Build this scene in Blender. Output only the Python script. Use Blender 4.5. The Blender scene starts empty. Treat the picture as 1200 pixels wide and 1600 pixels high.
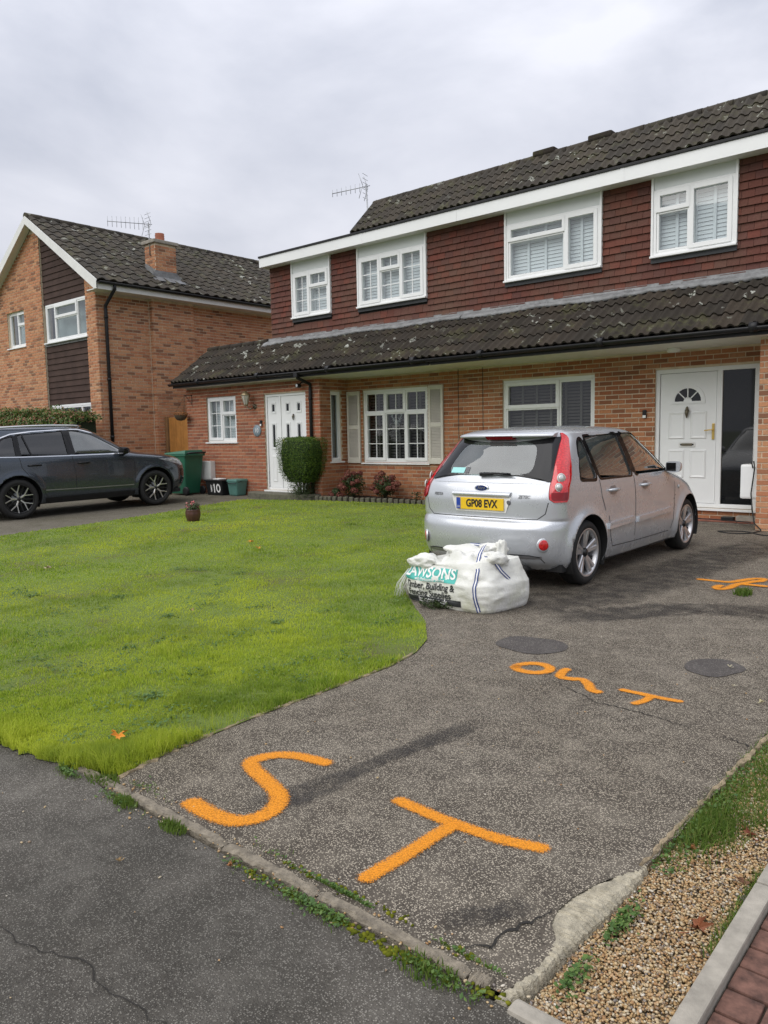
import bpy, bmesh, math, random
import numpy as np
from mathutils import Vector, Matrix

# ------------------------------------------------------------------ camera
SC = bpy.context.scene
COL = SC.collection
CAMZ = 1.45
YAW, PITCH, ROLL = math.radians(40.62), math.radians(5.72), math.radians(-1.10)
_f = Vector((-math.sin(YAW)*math.cos(PITCH), math.cos(YAW)*math.cos(PITCH), -math.sin(PITCH)))
_r = Vector((math.cos(YAW), math.sin(YAW), 0)); _u = _r.cross(_f)
_r2 = _r*math.cos(ROLL)+_u*math.sin(ROLL); _u2 = -_r*math.sin(ROLL)+_u*math.cos(ROLL)
cam = bpy.data.cameras.new('camera'); cam.sensor_fit = 'HORIZONTAL'; cam.sensor_width = 36; cam.lens = 36
cam.clip_start = 0.05; cam.clip_end = 2000
camo = bpy.data.objects.new('camera', cam); COL.objects.link(camo)
camo.matrix_world = Matrix(((_r2.x, _u2.x, -_f.x, 0), (_r2.y, _u2.y, -_f.y, 0), (_r2.z, _u2.z, -_f.z, CAMZ), (0, 0, 0, 1)))
SC.camera = camo
# ------------------------------------------------------------------ sky: overcast
SUN_EL, SUN_AZ = math.radians(52), math.radians(195)      # azimuth clockwise from +Y (sun behind the camera)
W = bpy.data.worlds.new('World'); SC.world = W; W.use_nodes = True
nt = W.node_tree; nt.nodes.clear()
def wn(t, **k):
    n = nt.nodes.new(t)
    for a, b in k.items(): setattr(n, a, b)
    return n
wo = wn('ShaderNodeOutputWorld'); wadd = wn('ShaderNodeAddShader')
bg1 = wn('ShaderNodeBackground'); bg2 = wn('ShaderNodeBackground')
sky = wn('ShaderNodeTexSky', sky_type='NISHITA'); sky.sun_disc = False; sky.sun_elevation = SUN_EL; sky.sun_rotation = SUN_AZ
sky.dust_density = 4.0; sky.air_density = 1.2
bg1.inputs['Strength'].default_value = 0.006       # thin blue seeping through the cloud layer
tc = wn('ShaderNodeTexCoord'); mp = wn('ShaderNodeMapping'); mp.inputs['Scale'].default_value = (1.0, 1.0, 2.6)
nz = wn('ShaderNodeTexNoise'); nz.inputs['Scale'].default_value = 1.7; nz.inputs['Detail'].default_value = 7; nz.inputs['Roughness'].default_value = .52
nz.inputs['Distortion'].default_value = .35
rp = wn('ShaderNodeValToRGB'); rp.color_ramp.elements[0].position = .38; rp.color_ramp.elements[1].position = .62
rp.color_ramp.elements[0].color = (.320, .338, .395, 1); rp.color_ramp.elements[1].color = (.515, .522, .570, 1)
sx = wn('ShaderNodeSeparateXYZ'); cl = wn('ShaderNodeClamp'); ma = wn('ShaderNodeMath', operation='MULTIPLY_ADD')
ma.inputs[1].default_value = 0.95; ma.inputs[2].default_value = 0.78      # overcast luminance rises towards the zenith
bg2c = wn('ShaderNodeVectorMath', operation='SCALE')
nt.links.new(tc.outputs['Generated'], mp.inputs['Vector']); nt.links.new(mp.outputs[0], nz.inputs['Vector']); nt.links.new(nz.outputs['Fac'], rp.inputs['Fac'])
nt.links.new(tc.outputs['Generated'], sx.inputs[0]); nt.links.new(sx.outputs['Z'], cl.inputs['Value']); nt.links.new(cl.outputs[0], ma.inputs[0])
nt.links.new(rp.outputs['Color'], bg2c.inputs[0]); nt.links.new(ma.outputs[0], bg2c.inputs['Scale'])
nt.links.new(bg2c.outputs[0], bg2.inputs['Color']); nt.links.new(sky.outputs[0], bg1.inputs['Color'])
nt.links.new(bg1.outputs[0], wadd.inputs[0]); nt.links.new(bg2.outputs[0], wadd.inputs[1]); nt.links.new(wadd.outputs[0], wo.inputs[0])
bg2.inputs['Strength'].default_value = 1.0
sl = bpy.data.lights.new('sun', 'SUN'); sl.energy = 1.5; sl.angle = math.radians(75); sl.color = (1.0, .97, .92)
so = bpy.data.objects.new('sun', sl); COL.objects.link(so)
_sd = Vector((math.sin(SUN_AZ)*math.cos(SUN_EL), math.cos(SUN_AZ)*math.cos(SUN_EL), math.sin(SUN_EL)))
so.rotation_euler = _sd.to_track_quat('Z', 'Y').to_euler(); so.location = (3, -6, 12)
vs = SC.view_settings; vs.view_transform = 'Standard'; vs.look = 'None'; vs.exposure = 0.60; vs.gamma = 1.0; vs.use_curve_mapping = False
SC.render.engine = 'CYCLES'; SC.cycles.max_bounces = 8; SC.cycles.transparent_max_bounces = 12
try: SC.cycles.use_denoising = True; SC.cycles.denoising_prefilter = 'NONE'
except Exception: pass

# ------------------------------------------------------------------ helpers
RND = random.Random(11)
NPR = np.random.default_rng(7)
I4 = Matrix.Identity(4)
WM = {}
def link(o, parent=None, world=None):
    COL.objects.link(o); world = I4 if world is None else world
    if parent is not None:
        o.parent = parent; o.matrix_parent_inverse = WM[parent.name].inverted()
    o.matrix_basis = world; WM[o.name] = world.copy()
    return o
def tag(o, label=None, cat=None, group=None, kind=None):
    if label: o['label'] = label
    if cat: o['category'] = cat
    if group: o['group'] = group
    if kind: o['kind'] = kind
    return o
def thing(name, label, cat, loc=(0, 0, 0), group=None, rz=0.0, rx=0.0):
    o = bpy.data.objects.new(name, None); o.empty_display_size = .2
    link(o, None, Matrix.Translation(Vector(loc)) @ Matrix.Rotation(rz, 4, 'Z') @ Matrix.Rotation(rx, 4, 'X'))
    return tag(o, label, cat, group)
def part(name, mesh, parent=None, world=None, **k):
    o = bpy.data.objects.new(name, mesh); link(o, parent, world)
    return tag(o, **k) if k else o
def lpart(name, mesh, parent, local=None):          # mesh given in the parent's own coordinates
    return part(name, mesh, parent, WM[parent.name] @ (local if local is not None else I4))
class MB:
    """collects polygons, builds ONE mesh"""
    def __init__(s): s.v = []; s.f = []; s.m = []; s.sm = []
    def poly(s, pts, mi=0, smooth=False):
        b = len(s.v); s.v += [tuple(p) for p in pts]; s.f.append(tuple(range(b, b+len(pts)))); s.m.append(mi); s.sm.append(smooth)
    def faces(s, pts, faces, mi=0, smooth=False):
        b = len(s.v); s.v += [tuple(p) for p in pts]
        for f in faces: s.f.append(tuple(b+i for i in f)); s.m.append(mi); s.sm.append(smooth)
    def box(s, x0, x1, y0, y1, z0, z1, mi=0, fr=None, skip=()):
        P = [(x0, y0, z0), (x1, y0, z0), (x1, y1, z0), (x0, y1, z0), (x0, y0, z1), (x1, y0, z1), (x1, y1, z1), (x0, y1, z1)]
        if fr: P = [fr(*p) for p in P]
        F = [(0, 3, 2, 1), (4, 5, 6, 7), (0, 1, 5, 4), (2, 3, 7, 6), (1, 2, 6, 5), (3, 0, 4, 7)]
        s.faces(P, [f for i, f in enumerate(F) if i not in skip], mi); return s
    def prism(s, pts, vec, mi=0, smooth=False):
        n = len(pts); v = Vector(vec); A = [Vector(p) for p in pts]; B = [p+v for p in A]
        s.faces(A+B, [tuple(range(n))[::-1], tuple(range(n, 2*n))]+[(i, (i+1) % n, n+(i+1) % n, n+i) for i in range(n)], mi, smooth); return s
    def tube(s, path, r, n=8, mi=0, cap=True, smooth=True):
        P = [Vector(p) for p in path]; rr = r if isinstance(r, (list, tuple)) else [r]*len(P); rings = []
        up = None
        for i, p in enumerate(P):
            d = (P[min(i+1, len(P)-1)]-P[max(i-1, 0)]).normalized()
            if up is None: up = Vector((0, 0, 1)) if abs(d.z) < .9 else Vector((1, 0, 0))
            a = d.cross(up).normalized(); b = a.cross(d).normalized(); up = b
            rings.append([p+(a*math.cos(2*math.pi*k/n)+b*math.sin(2*math.pi*k/n))*rr[i] for k in range(n)])
        s.loft(rings, mi, True, cap, smooth); return s
    def loft(s, rings, mi=0, closed=True, cap=False, smooth=True):
        n = len(rings[0]); b = len(s.v)
        for R in rings: s.v += [tuple(p) for p in R]
        for i in range(len(rings)-1):
            for k in range(n if closed else n-1):
                s.f.append((b+i*n+k, b+i*n+(k+1) % n, b+(i+1)*n+(k+1) % n, b+(i+1)*n+k)); s.m.append(mi); s.sm.append(smooth)
        if cap:
            s.f.append(tuple(b+k for k in range(n))[::-1]); s.m.append(mi); s.sm.append(False)
            e = b+(len(rings)-1)*n; s.f.append(tuple(e+k for k in range(n))); s.m.append(mi); s.sm.append(False)
        return s
    def lathe(s, prof, c=(0, 0, 0), n=24, axis='z', mi=0, smooth=True):   # prof: (r, h)
        rings = []
        for r, h in prof:
            ring = []
            for k in range(n):
                a = 2*math.pi*k/n; p = (r*math.cos(a), r*math.sin(a), h)
                if axis == 'x': p = (h, r*math.cos(a), r*math.sin(a))
                if axis == 'y': p = (r*math.cos(a), h, r*math.sin(a))
                ring.append((c[0]+p[0], c[1]+p[1], c[2]+p[2]))
            rings.append(ring)
        s.loft(rings, mi, True, False, smooth); return s
    def mesh(s, name, mats, recalc=True, bevel=0):
        me = bpy.data.meshes.new(name); me.from_pydata(s.v, [], s.f)
        if not isinstance(mats, (list, tuple)): mats = [mats]
        for m in mats: me.materials.append(m)
        me.polygons.foreach_set('material_index', s.m); me.polygons.foreach_set('use_smooth', s.sm)
        if recalc or bevel:
            bm = bmesh.new(); bm.from_mesh(me)
            if bevel:
                bmesh.ops.remove_doubles(bm, verts=bm.verts, dist=1e-5)
                bmesh.ops.bevel(bm, geom=[e for e in bm.edges if len(e.link_faces) == 2 and e.calc_face_angle(0) > .6], offset=bevel, segments=2, profile=.6, affect='EDGES', clamp_overlap=True)
            if recalc: bmesh.ops.recalc_face_normals(bm, faces=bm.faces)
            bm.to_mesh(me); bm.free()
        me.update(); return me
def npmesh(name, verts, faces, mats, mi=None, smooth=False):
    """fast mesh from numpy arrays; faces (n,3) or (n,4)"""
    me = bpy.data.meshes.new(name); k = faces.shape[1]
    me.vertices.add(len(verts)); me.vertices.foreach_set('co', np.ascontiguousarray(verts, dtype=np.float32).ravel())
    me.loops.add(faces.size); me.loops.foreach_set('vertex_index', np.ascontiguousarray(faces, dtype=np.int32).ravel())
    me.polygons.add(len(faces)); me.polygons.foreach_set('loop_start', np.arange(0, faces.size, k, dtype=np.int32))
    for m in (mats if isinstance(mats, (list, tuple)) else [mats]): me.materials.append(m)
    if mi is not None: me.polygons.foreach_set('material_index', np.ascontiguousarray(mi, dtype=np.int32))
    if smooth: me.polygons.foreach_set('use_smooth', np.ones(len(faces), dtype=bool))
    me.update(calc_edges=True); return me
def sm_(t): t = min(1, max(0, t)); return t*t*(3-2*t)
def gz(x, y):                                         # the plot rises gently from the road to the houses
    return (.006+.0105*sm_((-6-x)/5))*(min(max(y, 1.6), 12)-1.6)
def gzn(x, y):
    t = np.clip((-6-x)/5, 0, 1); t = t*t*(3-2*t)
    return (.006+.0105*t)*(np.clip(y, 1.6, 12)-1.6)
def FY(Y): return lambda u, d, z: (u, Y+d, z)         # wall facing -Y: u = x, d = depth into the wall
def FXp(X): return lambda u, d, z: (X-d, u, z)        # wall facing +X: u = y

# ------------------------------------------------------------------ materials
MATS = {}
class NT:
    def __init__(s, name):
        m = bpy.data.materials.new(name); m.use_nodes = True; s.m = m; s.t = m.node_tree; s.t.nodes.clear()
        s.out = s.n('ShaderNodeOutputMaterial'); s.b = s.n('ShaderNodeBsdfPrincipled'); s.l(s.b.outputs[0], s.out.inputs[0])
    def n(s, t, **k):
        x = s.t.nodes.new(t)
        for a, b in k.items(): setattr(x, a, b)
        return x
    def l(s, a, b): s.t.links.new(a, b)
    def val(s, sock, v):
        if hasattr(v, 'links') or hasattr(v, 'is_output'): s.l(v, sock)
        else: sock.default_value = v
    def math(s, op, a, b=0.0, c=None):
        x = s.n('ShaderNodeMath', operation=op); s.val(x.inputs[0], a); s.val(x.inputs[1], b)
        if c is not None: s.val(x.inputs[2], c)
        return x.outputs[0]
    def pos(s, obj=False):
        if obj: return s.n('ShaderNodeTexCoord').outputs['Object']
        return s.n('ShaderNodeNewGeometry').outputs['Position']
    def noise(s, scale, detail=4, rough=.55, vec=None, dist=0, out='Fac'):
        x = s.n('ShaderNodeTexNoise'); x.inputs['Scale'].default_value = scale; x.inputs['Detail'].default_value = detail
        x.inputs['Roughness'].default_value = rough; x.inputs['Distortion'].default_value = dist
        s.l(vec if vec is not None else s.pos(), x.inputs['Vector']); return x.outputs[out]
    def voro(s, scale, vec=None, feature='F1', out='Distance', rnd=1.0):
        x = s.n('ShaderNodeTexVoronoi', feature=feature); x.inputs['Scale'].default_value = scale; x.inputs['Randomness'].default_value = rnd
        s.l(vec if vec is not None else s.pos(), x.inputs['Vector']); return x.outputs[out]
    def ramp(s, fac, stops, interp='LINEAR'):
        x = s.n('ShaderNodeValToRGB'); r = x.color_ramp; r.interpolation = interp
        while len(r.elements) < len(stops): r.elements.new(.5)
        for e, (p, c) in zip(r.elements, stops):
            e.position = p; e.color = (c, c, c, 1) if isinstance(c, (int, float)) else (*c, 1)
        s.l(fac, x.inputs[0]); return x.outputs[0]
    def mix(s, fac, a, b, blend='MIX'):
        x = s.n('ShaderNodeMix', data_type='RGBA', blend_type=blend)
        s.val(x.inputs[0], fac)
        for sock, v in ((x.inputs[6], a), (x.inputs[7], b)):
            if isinstance(v, tuple): sock.default_value = (*v, 1) if len(v) == 3 else v
            else: s.l(v, sock)
        return x.outputs[2]
    def bump(s, h, strength=.5, dist=.01):
        x = s.n('ShaderNodeBump'); x.inputs['Strength'].default_value = strength; x.inputs['Distance'].default_value = dist
        s.l(h, x.inputs['Height']); s.l(x.outputs[0], s.b.inputs['Normal'])
    def set(s, **k):
        for a, v in k.items():
            sock = s.b.inputs[a.replace('_', ' ')]
            if isinstance(v, tuple) and len(v) == 3: v = (*v, 1)
            s.val(sock, v)
        return s
def pm(name, col, rough=.6, metal=0.0, var=.12, vs=6.0, bump=0.0, bs=60.0, bd=.004, obj=False, spec=None, coat=0.0, alpha=None):
    """plain procedural material: base colour with a little noise wear and relief"""
    if name in MATS: return MATS[name]
    t = NT(name); p = t.pos(obj)
    f = t.noise(vs, 5, .6, p)
    d = tuple(c*(1-var) for c in col); h = tuple(min(1, c*(1+var)) for c in col)
    t.set(Base_Color=t.ramp(f, [(.3, d), (.7, h)]), Roughness=rough, Metallic=metal)
    if spec is not None: t.b.inputs['Specular IOR Level'].default_value = spec
    if coat: t.b.inputs['Coat Weight'].default_value = coat; t.b.inputs['Coat Roughness'].default_value = .06
    if bump: t.bump(t.noise(bs, 4, .6, p), bump, bd)
    MATS[name] = t.m; return t.m
def glass(name, tint=(.9, .95, .95), trans=.85, rough=.02, boost=1.0, mist=0.0):
    """thin glazing: fresnel reflection over a tinted clear sheet"""
    if name in MATS: return MATS[name]
    t = NT(name); t.t.nodes.remove(t.b)
    g = t.n('ShaderNodeBsdfGlossy'); g.inputs['Roughness'].default_value = rough; g.inputs['Color'].default_value = (1, 1, 1, 1)
    tr = t.n('ShaderNodeBsdfTransparent'); tr.inputs[0].default_value = (*[c*trans for c in tint], 1)
    lw = t.n('ShaderNodeLayerWeight'); frn = t.math('MULTIPLY_ADD', t.math('POWER', lw.outputs['Facing'], 5.0), .957, .043)     # Schlick, same from both sides
    bm_ = t.n('ShaderNodeBump'); bm_.inputs['Strength'].default_value = .04; bm_.inputs['Distance'].default_value = .01
    t.l(t.noise(1.3, 2), bm_.inputs['Height']); t.l(bm_.outputs[0], g.inputs['Normal'])
    f = t.math('MULTIPLY', frn, 1.7*boost); f = t.math('MINIMUM', f, 1.0)
    base = tr.outputs[0]
    if mist:       # condensation and road film on the glass
        df = t.n('ShaderNodeBsdfDiffuse'); df.inputs[0].default_value = (.42, .50, .49, 1); ms = t.n('ShaderNodeMixShader')
        t.l(t.ramp(t.noise(2.2, 5, .6, t.pos(True)), [(.3, mist*.45), (.7, mist)]), ms.inputs[0]); t.l(tr.outputs[0], ms.inputs[1]); t.l(df.outputs[0], ms.inputs[2]); base = ms.outputs[0]
    mx = t.n('ShaderNodeMixShader'); t.l(f, mx.inputs[0]); t.l(base, mx.inputs[1]); t.l(g.outputs[0], mx.inputs[2]); t.l(mx.outputs[0], t.out.inputs[0])
    MATS[name] = t.m; return t.m

def brick_mat(name, tones, weather=.35, cw=.225, ch=.075, even=.15):
    t = NT(name); p = t.pos(); x = t.n('ShaderNodeSeparateXYZ'); t.l(p, x.inputs[0])
    row = t.math('FLOOR', t.math('DIVIDE', x.outputs[2], ch))
    u = t.math('ADD', x.outputs[0], x.outputs[1]); odd = t.math('FLOORED_MODULO', row, 2.0)
    colm = t.math('FLOOR', t.math('DIVIDE', t.math('MULTIPLY_ADD', odd, cw/2, u), cw))
    cv = t.n('ShaderNodeCombineXYZ'); t.l(colm, cv.inputs[0]); t.l(row, cv.inputs[1])
    w = t.n('ShaderNodeTexWhiteNoise', noise_dimensions='2D'); t.l(cv.outputs[0], w.inputs['Vector'])
    mean = tuple(sum(k[i] for k in tones)/len(tones) for i in range(3)); tones = [tuple(k[i]*(1-even)+mean[i]*even for i in range(3)) for k in tones]
    n = len(tones); c = t.ramp(w.outputs['Value'], [(i/n, k) for i, k in enumerate(tones)], 'CONSTANT')
    c = t.mix(t.ramp(t.noise(38, 4, .65), [(.35, 0.0), (.75, .55)]), c, tuple(v*.55 for v in tones[0]), 'MIX')
    big = t.ramp(t.noise(.75, 5, .6), [(.42, 0.0), (.72, weather)])
    c = t.mix(big, c, (.13, .105, .07), 'MIX')
    t.set(Base_Color=c, Roughness=.88); t.b.inputs['Specular IOR Level'].default_value = .2
    t.bump(t.noise(140, 4, .7), .55, .004); MATS[name] = t.m; return t.m
def asphalt_mat(name, dark, stone, big, scale=95, bumpd=.006, patchy=.5, speck=.5):
    t = NT(name); p = t.pos()
    vc = t.voro(scale, p, out='Color'); sv = t.n('ShaderNodeSeparateColor'); t.l(vc, sv.inputs[0])
    dist = t.voro(scale, p)
    sp = t.ramp(sv.outputs[0], [(speck, 0.0), (min(.98, speck+.3), 1.0)])
    core = t.ramp(dist, [(.36, 1.0), (.54, 0.0)])
    c = t.mix(t.math('MULTIPLY', sp, core), dark, stone)
    c = t.mix(t.ramp(t.noise(scale*2.3, 3, .7), [(.35, .0), (.8, .55)]), c, tuple(v*.45 for v in dark))
    lo = t.ramp(t.noise(.85, 6, .62, p, .6), [(.36, 0.0), (.66, 1.0)])
    c = t.mix(t.math('MULTIPLY', lo, patchy), c, big, 'MULTIPLY')
    mid = t.ramp(t.noise(5.5, 5, .65, p), [(.45, 0.0), (.75, .22)])
    c = t.mix(mid, c, stone)
    t.set(Base_Color=c, Roughness=t.ramp(t.noise(2.1, 4), [(.35, .72), (.7, .93)])); t.b.inputs['Specular IOR Level'].default_value = .3
    h = t.math('ADD', t.math('MULTIPLY', core, 1.0), t.math('MULTIPLY', t.noise(scale*1.6, 3, .7), .8))
    t.bump(h, .8, bumpd); MATS[name] = t.m; return t.m
def tile_mat(name, tones, lichen=.5, moss=.5, obj_rand=True):
    t = NT(name); p = t.pos()
    r = t.n('ShaderNodeObjectInfo').outputs['Random']
    c = t.ramp(r, [(i/len(tones), k) for i, k in enumerate(tones)], 'CONSTANT')
    c = t.mix(t.ramp(t.noise(22, 5, .7), [(.35, 0.), (.75, .6)]), c, tuple(v*.5 for v in tones[0]))
    c = t.mix(t.ramp(t.noise(2.6, 6, .75), [(.52, 0.), (.7, moss)]), c, (.085, .085, .035))
    li = t.math('MULTIPLY', t.ramp(t.noise(5.2, 3, .5), [(.635, 0.), (.66, 1.)]), t.ramp(t.noise(60, 3, .6), [(.42, 0.), (.5, 1.)])); li = t.math('MULTIPLY', li, t.ramp(t.noise(.9, 3, .5), [(.42, .15), (.6, 1.)]))
    c = t.mix(t.math('MULTIPLY', li, lichen), c, (.46, .47, .42))
    t.set(Base_Color=c, Roughness=.9); t.b.inputs['Specular IOR Level'].default_value = .25
    t.bump(t.noise(110, 4, .7), .5, .004); MATS[name] = t.m; return t.m
M = MATS
brick_mat('brick_multi', [(.40, .155, .070), (.46, .19, .09), (.33, .12, .058), (.50, .225, .11), (.42, .185, .10), (.24, .10, .055), (.47, .235, .125), (.37, .135, .065)], .18)
brick_mat('brick_red', [(.38, .14, .075), (.43, .165, .09), (.33, .115, .065), (.46, .19, .105), (.36, .15, .095), (.25, .095, .06), (.41, .145, .08)], .2)
brick_mat('brick_buff', [(.53, .245, .125), (.58, .29, .15), (.49, .21, .11), (.61, .33, .18), (.43, .18, .095), (.55, .27, .145), (.19, .095, .06), (.54, .24, .13), (.58, .31, .175), (.34, .15, .085)], .16)
brick_mat('hung_tile', [(.135, .053, .040), (.150, .060, .045), (.125, .053, .042), (.175, .058, .042), (.138, .065, .052), (.115, .053, .045)], .42, .18, .115)
tile_mat('roof_tile_dark', [(.036, .029, .022), (.044, .035, .026), (.031, .026, .020), (.050, .039, .028), (.040, .033, .026)], .9, .7)
tile_mat('roof_tile_grey', [(.058, .050, .040), (.067, .057, .044), (.050, .044, .036), (.074, .062, .047), (.061, .052, .041)], .75, .8)
pm('mortar', (.50, .41, .30), .95, var=.2, vs=5, bump=.5, bs=120)
pm('mortar_pale', (.62, .52, .38), .95, var=.2, vs=5, bump=.5, bs=120)
pm('upvc', (.80, .81, .80), .28, var=.03, vs=2)
pm('upvc_panel', (.66, .69, .68), .4, var=.05, vs=1.2)
pm('white_paint', (.70, .70, .67), .5, var=.08, vs=3)
pm('cream_paint', (.60, .57, .50), .55, var=.08, vs=4)
pm('black_plastic', (.014, .014, .015), .45, var=.2, spec=.3)
pm('black_matt', (.012, .012, .012), .8, var=.2)
pm('soffit', (.72, .72, .69), .6, var=.05)
pm('lead', (.175, .178, .178), .55, .0, var=.35, vs=7, bump=.6, bs=18, bd=.02)
pm('dark_room', (.035, .033, .032), .9, var=.1)
pm('blind_white', (.82, .84, .84), .6, var=.03)
pm('blind_dark', (.20, .18, .165), .6, var=.1)
pm('cladding', (.058, .036, .029), .8, spec=.2, var=.25, vs=3, bump=.2, bs=30)
pm('wood_gate', (.42, .19, .045), .6, var=.22, vs=4, bump=.3, bs=25)
pm('galv', (.34, .35, .36), .4, .7, var=.1)
pm('brass', (.62, .43, .13), .28, .9, var=.08)
pm('pewter', (.16, .14, .10), .4, .7, var=.2)
pm('concrete', (.30, .275, .23), .9, var=.25, vs=14, bump=.6, bs=110)
pm('concrete_pale', (.40, .36, .27), .9, var=.35, vs=26, bump=1, bs=120, bd=.012)
pm('edging', (.215, .185, .14), .95, var=.4, vs=30, bump=1, bs=110, bd=.01)
pm('mossy_stone', (.11, .105, .075), .95, var=.35, vs=12, bump=.8, bs=60, bd=.01)
pm('soil', (.045, .032, .022), .95, var=.4, vs=9, bump=.9, bs=30, bd=.03)
pm('paver', (.125, .062, .045), .9, var=.55, vs=24, bump=.5, bs=120)
glass('pane_glass', (.90, .95, .96), .9, boost=1.5); glass('pane_dark', (.75, .8, .8), .8)
asphalt_mat('asphalt_drive', (.104, .088, .069), (.57, .505, .40), (.66, .63, .58), 150, .008, .5, .16)
asphalt_mat('asphalt_road', (.108, .097, .081), (.36, .335, .29), (.54, .55, .54), 175, .007, .95, .34)
asphalt_mat('asphalt_side', (.145, .128, .098), (.27, .245, .2), (.6, .62, .5), 120, .004, .7, .55)
asphalt_mat('asphalt_patch', (.085, .076, .07), (.24, .22, .2), (.8, .8, .8), 130, .005, .4, .5)
# ------------------------------------------------------------------ the ground
def sheet(name, poly, mat, dz=0.0, step=.5, label=None, kind='structure', zf=gz, thick=0.0, parent=None, cat=None):
    bm = bmesh.new(); vs_ = [bm.verts.new((x, y, 0)) for x, y in poly]; bm.faces.new(vs_)
    xs = [p[0] for p in poly]; ys = [p[1] for p in poly]
    for ax, lo, hi in ((0, min(xs), max(xs)), (1, min(ys), max(ys))):
        k = math.ceil(lo/step+1e-6)
        while k*step < hi-1e-6:
            co = Vector((0, 0, 0)); co[ax] = k*step; no = Vector((0, 0, 0)); no[ax] = 1
            bmesh.ops.bisect_plane(bm, geom=bm.verts[:]+bm.edges[:]+bm.faces[:], plane_co=co, plane_no=no, dist=1e-5); k += 1
    for f in bm.faces:
        if f.normal.z < 0: f.normal_flip()
    for v in bm.verts: v.co.z = zf(v.co.x, v.co.y)+dz
    if thick:
        r = bmesh.ops.extrude_face_region(bm, geom=bm.faces[:])
        for v in [g for g in r['geom'] if isinstance(g, bmesh.types.BMVert)]: v.co.z -= thick
        bmesh.ops.recalc_face_normals(bm, faces=bm.faces)
    me = bpy.data.meshes.new(name); bm.to_mesh(me); bm.free(); me.materials.append(mat)
    o = part(name, me, parent)
    return tag(o, label, cat, kind=kind) if not parent else o
def wob(pts, a, seed=0, sub=6):
    """subdivide a polyline and make it uneven"""
    r = random.Random(seed); out = []
    for (x0, y0), (x1, y1) in zip(pts[:-1], pts[1:]):
        for k in range(sub):
            t = k/sub; out.append((x0+(x1-x0)*t+r.uniform(-a, a), y0+(y1-y0)*t+r.uniform(-a, a)))
    return out+[pts[-1]]
def lawn_mat():
    t = NT('lawn_soil'); c = t.ramp(t.noise(1.1, 6, .6), [(.3, (.11, .105, .035)), (.45, (.13, .18, .028)), (.75, (.17, .24, .03))])
    c = t.mix(t.ramp(t.noise(30, 4, .7), [(.45, 0.), (.75, .5)]), c, (.07, .10, .02))
    t.set(Base_Color=c, Roughness=.95); t.bump(t.noise(60, 4, .7), .9, .02); MATS['lawn_soil'] = t.m; return t.m
lawn_mat()
# one sheet reaching the horizon, then the things laid on it
pm('far_ground', (.10, .12, .05), .95, var=.3, vs=.2)
far = MB(); far.box(-400, 400, -400, 400, -.5, -.12); tag(part('ground', far.mesh('ground', M['far_ground'])), 'distant grassy ground reaching to the horizon', kind='structure')
sheet('road', [(-60, -9), (30, -9), (30, 1.56), (-2.9, 1.56), (-3.3, 1.62), (-5, 1.62), (-60, 1.62)], M['asphalt_road'], 0, 2.0, 'worn dark tarmac footway and road in the foreground')
DL = [(-2.93, 1.64), (-3.0, 1.92), (-3.02, 2.19), (-3.03, 2.48), (-3.03, 2.71), (-3.02, 2.93), (-3.02, 3.25), (-3.02, 3.56), (-3.08, 3.89), (-3.21, 4.18), (-3.55, 4.6), (-3.89, 4.9), (-4.5, 5.5), (-5.05, 6.3), (-5.25, 7.5), (-5.3, 9.5), (-5.3, 11.4)]
HAUNCH_IN = [(-.99, 1.60), (-.968, 1.70), (-.966, 1.79), (-.985, 1.87), (-1.035, 1.93), (-1.05, 2.0), (-1.045, 2.09), (-1.015, 2.21), (-.975, 2.3), (-.94, 2.36)]
DR = HAUNCH_IN+wob([(-.928, 2.40), (-.93, 2.7), (-.925, 3.0), (-.917, 3.4), (-.91, 3.8)], .010, 3, 6)+[(-.91, 6), (-.91, 12.3)]
sheet('driveway', [(-2.93, 1.595)]+[(-1.0, 1.595)]+DR[1:]+[(-5.3, 12.3)]+DL[::-1][:-1], M['asphalt_drive'], 0, .5, 'old tarmac driveway with exposed stone chippings')
LE = [(-11.6, 1.42), (-11.65, 3.0), (-11.775, 4.91), (-11.86, 6.16), (-12.2, 7.95), (-12.55, 9.2), (-12.8, 10.1), (-12.75, 10.42), (-12.4, 10.55), (-11.9, 10.62), (-11.5, 10.75), (-11.0, 10.92), (-10.4, 11.0), (-9.7, 11.2), (-8.9, 11.45), (-8.0, 11.55), (-5.3, 11.55)]
LAWN = wob([(-11.6, 1.42), (-5, 1.42), (-3.75, 1.48), (-3.25, 1.57), (-2.96, 1.66)], .022, 17, 16)+DL[1:]+LE[::-1][:-1]
sheet('lawn', LAWN, M['lawn_soil'], .006, .5, 'front lawn of mown grass')
sheet('side_driveway', [(-17.35, 1.4)]+LE[:9]+[(-12.4, 10.55), (-11.9, 10.62), (-11.5, 10.75), (-11.29, 11.0), (-11.29, 11.4), (-17.35, 11.4)], M['asphalt_side'], 0, .5, 'mossy tarmac driveway under the dark car')
sheet('passage', [(-17.6, 11.38), (-15.7, 11.38), (-15.7, 16), (-17.6, 16)], M['asphalt_side'], -.004, .5, 'narrow side passage behind the wooden gate')
sheet('neighbour_garden', [(-40, 1.4), (-17.35, 1.4), (-17.35, 10.1), (-40, 10.1)], M['lawn_soil'], -.01, 2.0, 'front garden ground of the left house')
sheet('flower_bed', [(-11.28, 10.98), (-10.4, 11.08), (-9.7, 11.28), (-8.9, 11.53), (-8.0, 11.62), (-5.3, 11.62), (-5.3, 12.05), (-11.28, 12.05)], M['soil'], .02, .5, 'narrow soil bed under the shuttered window')
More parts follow.
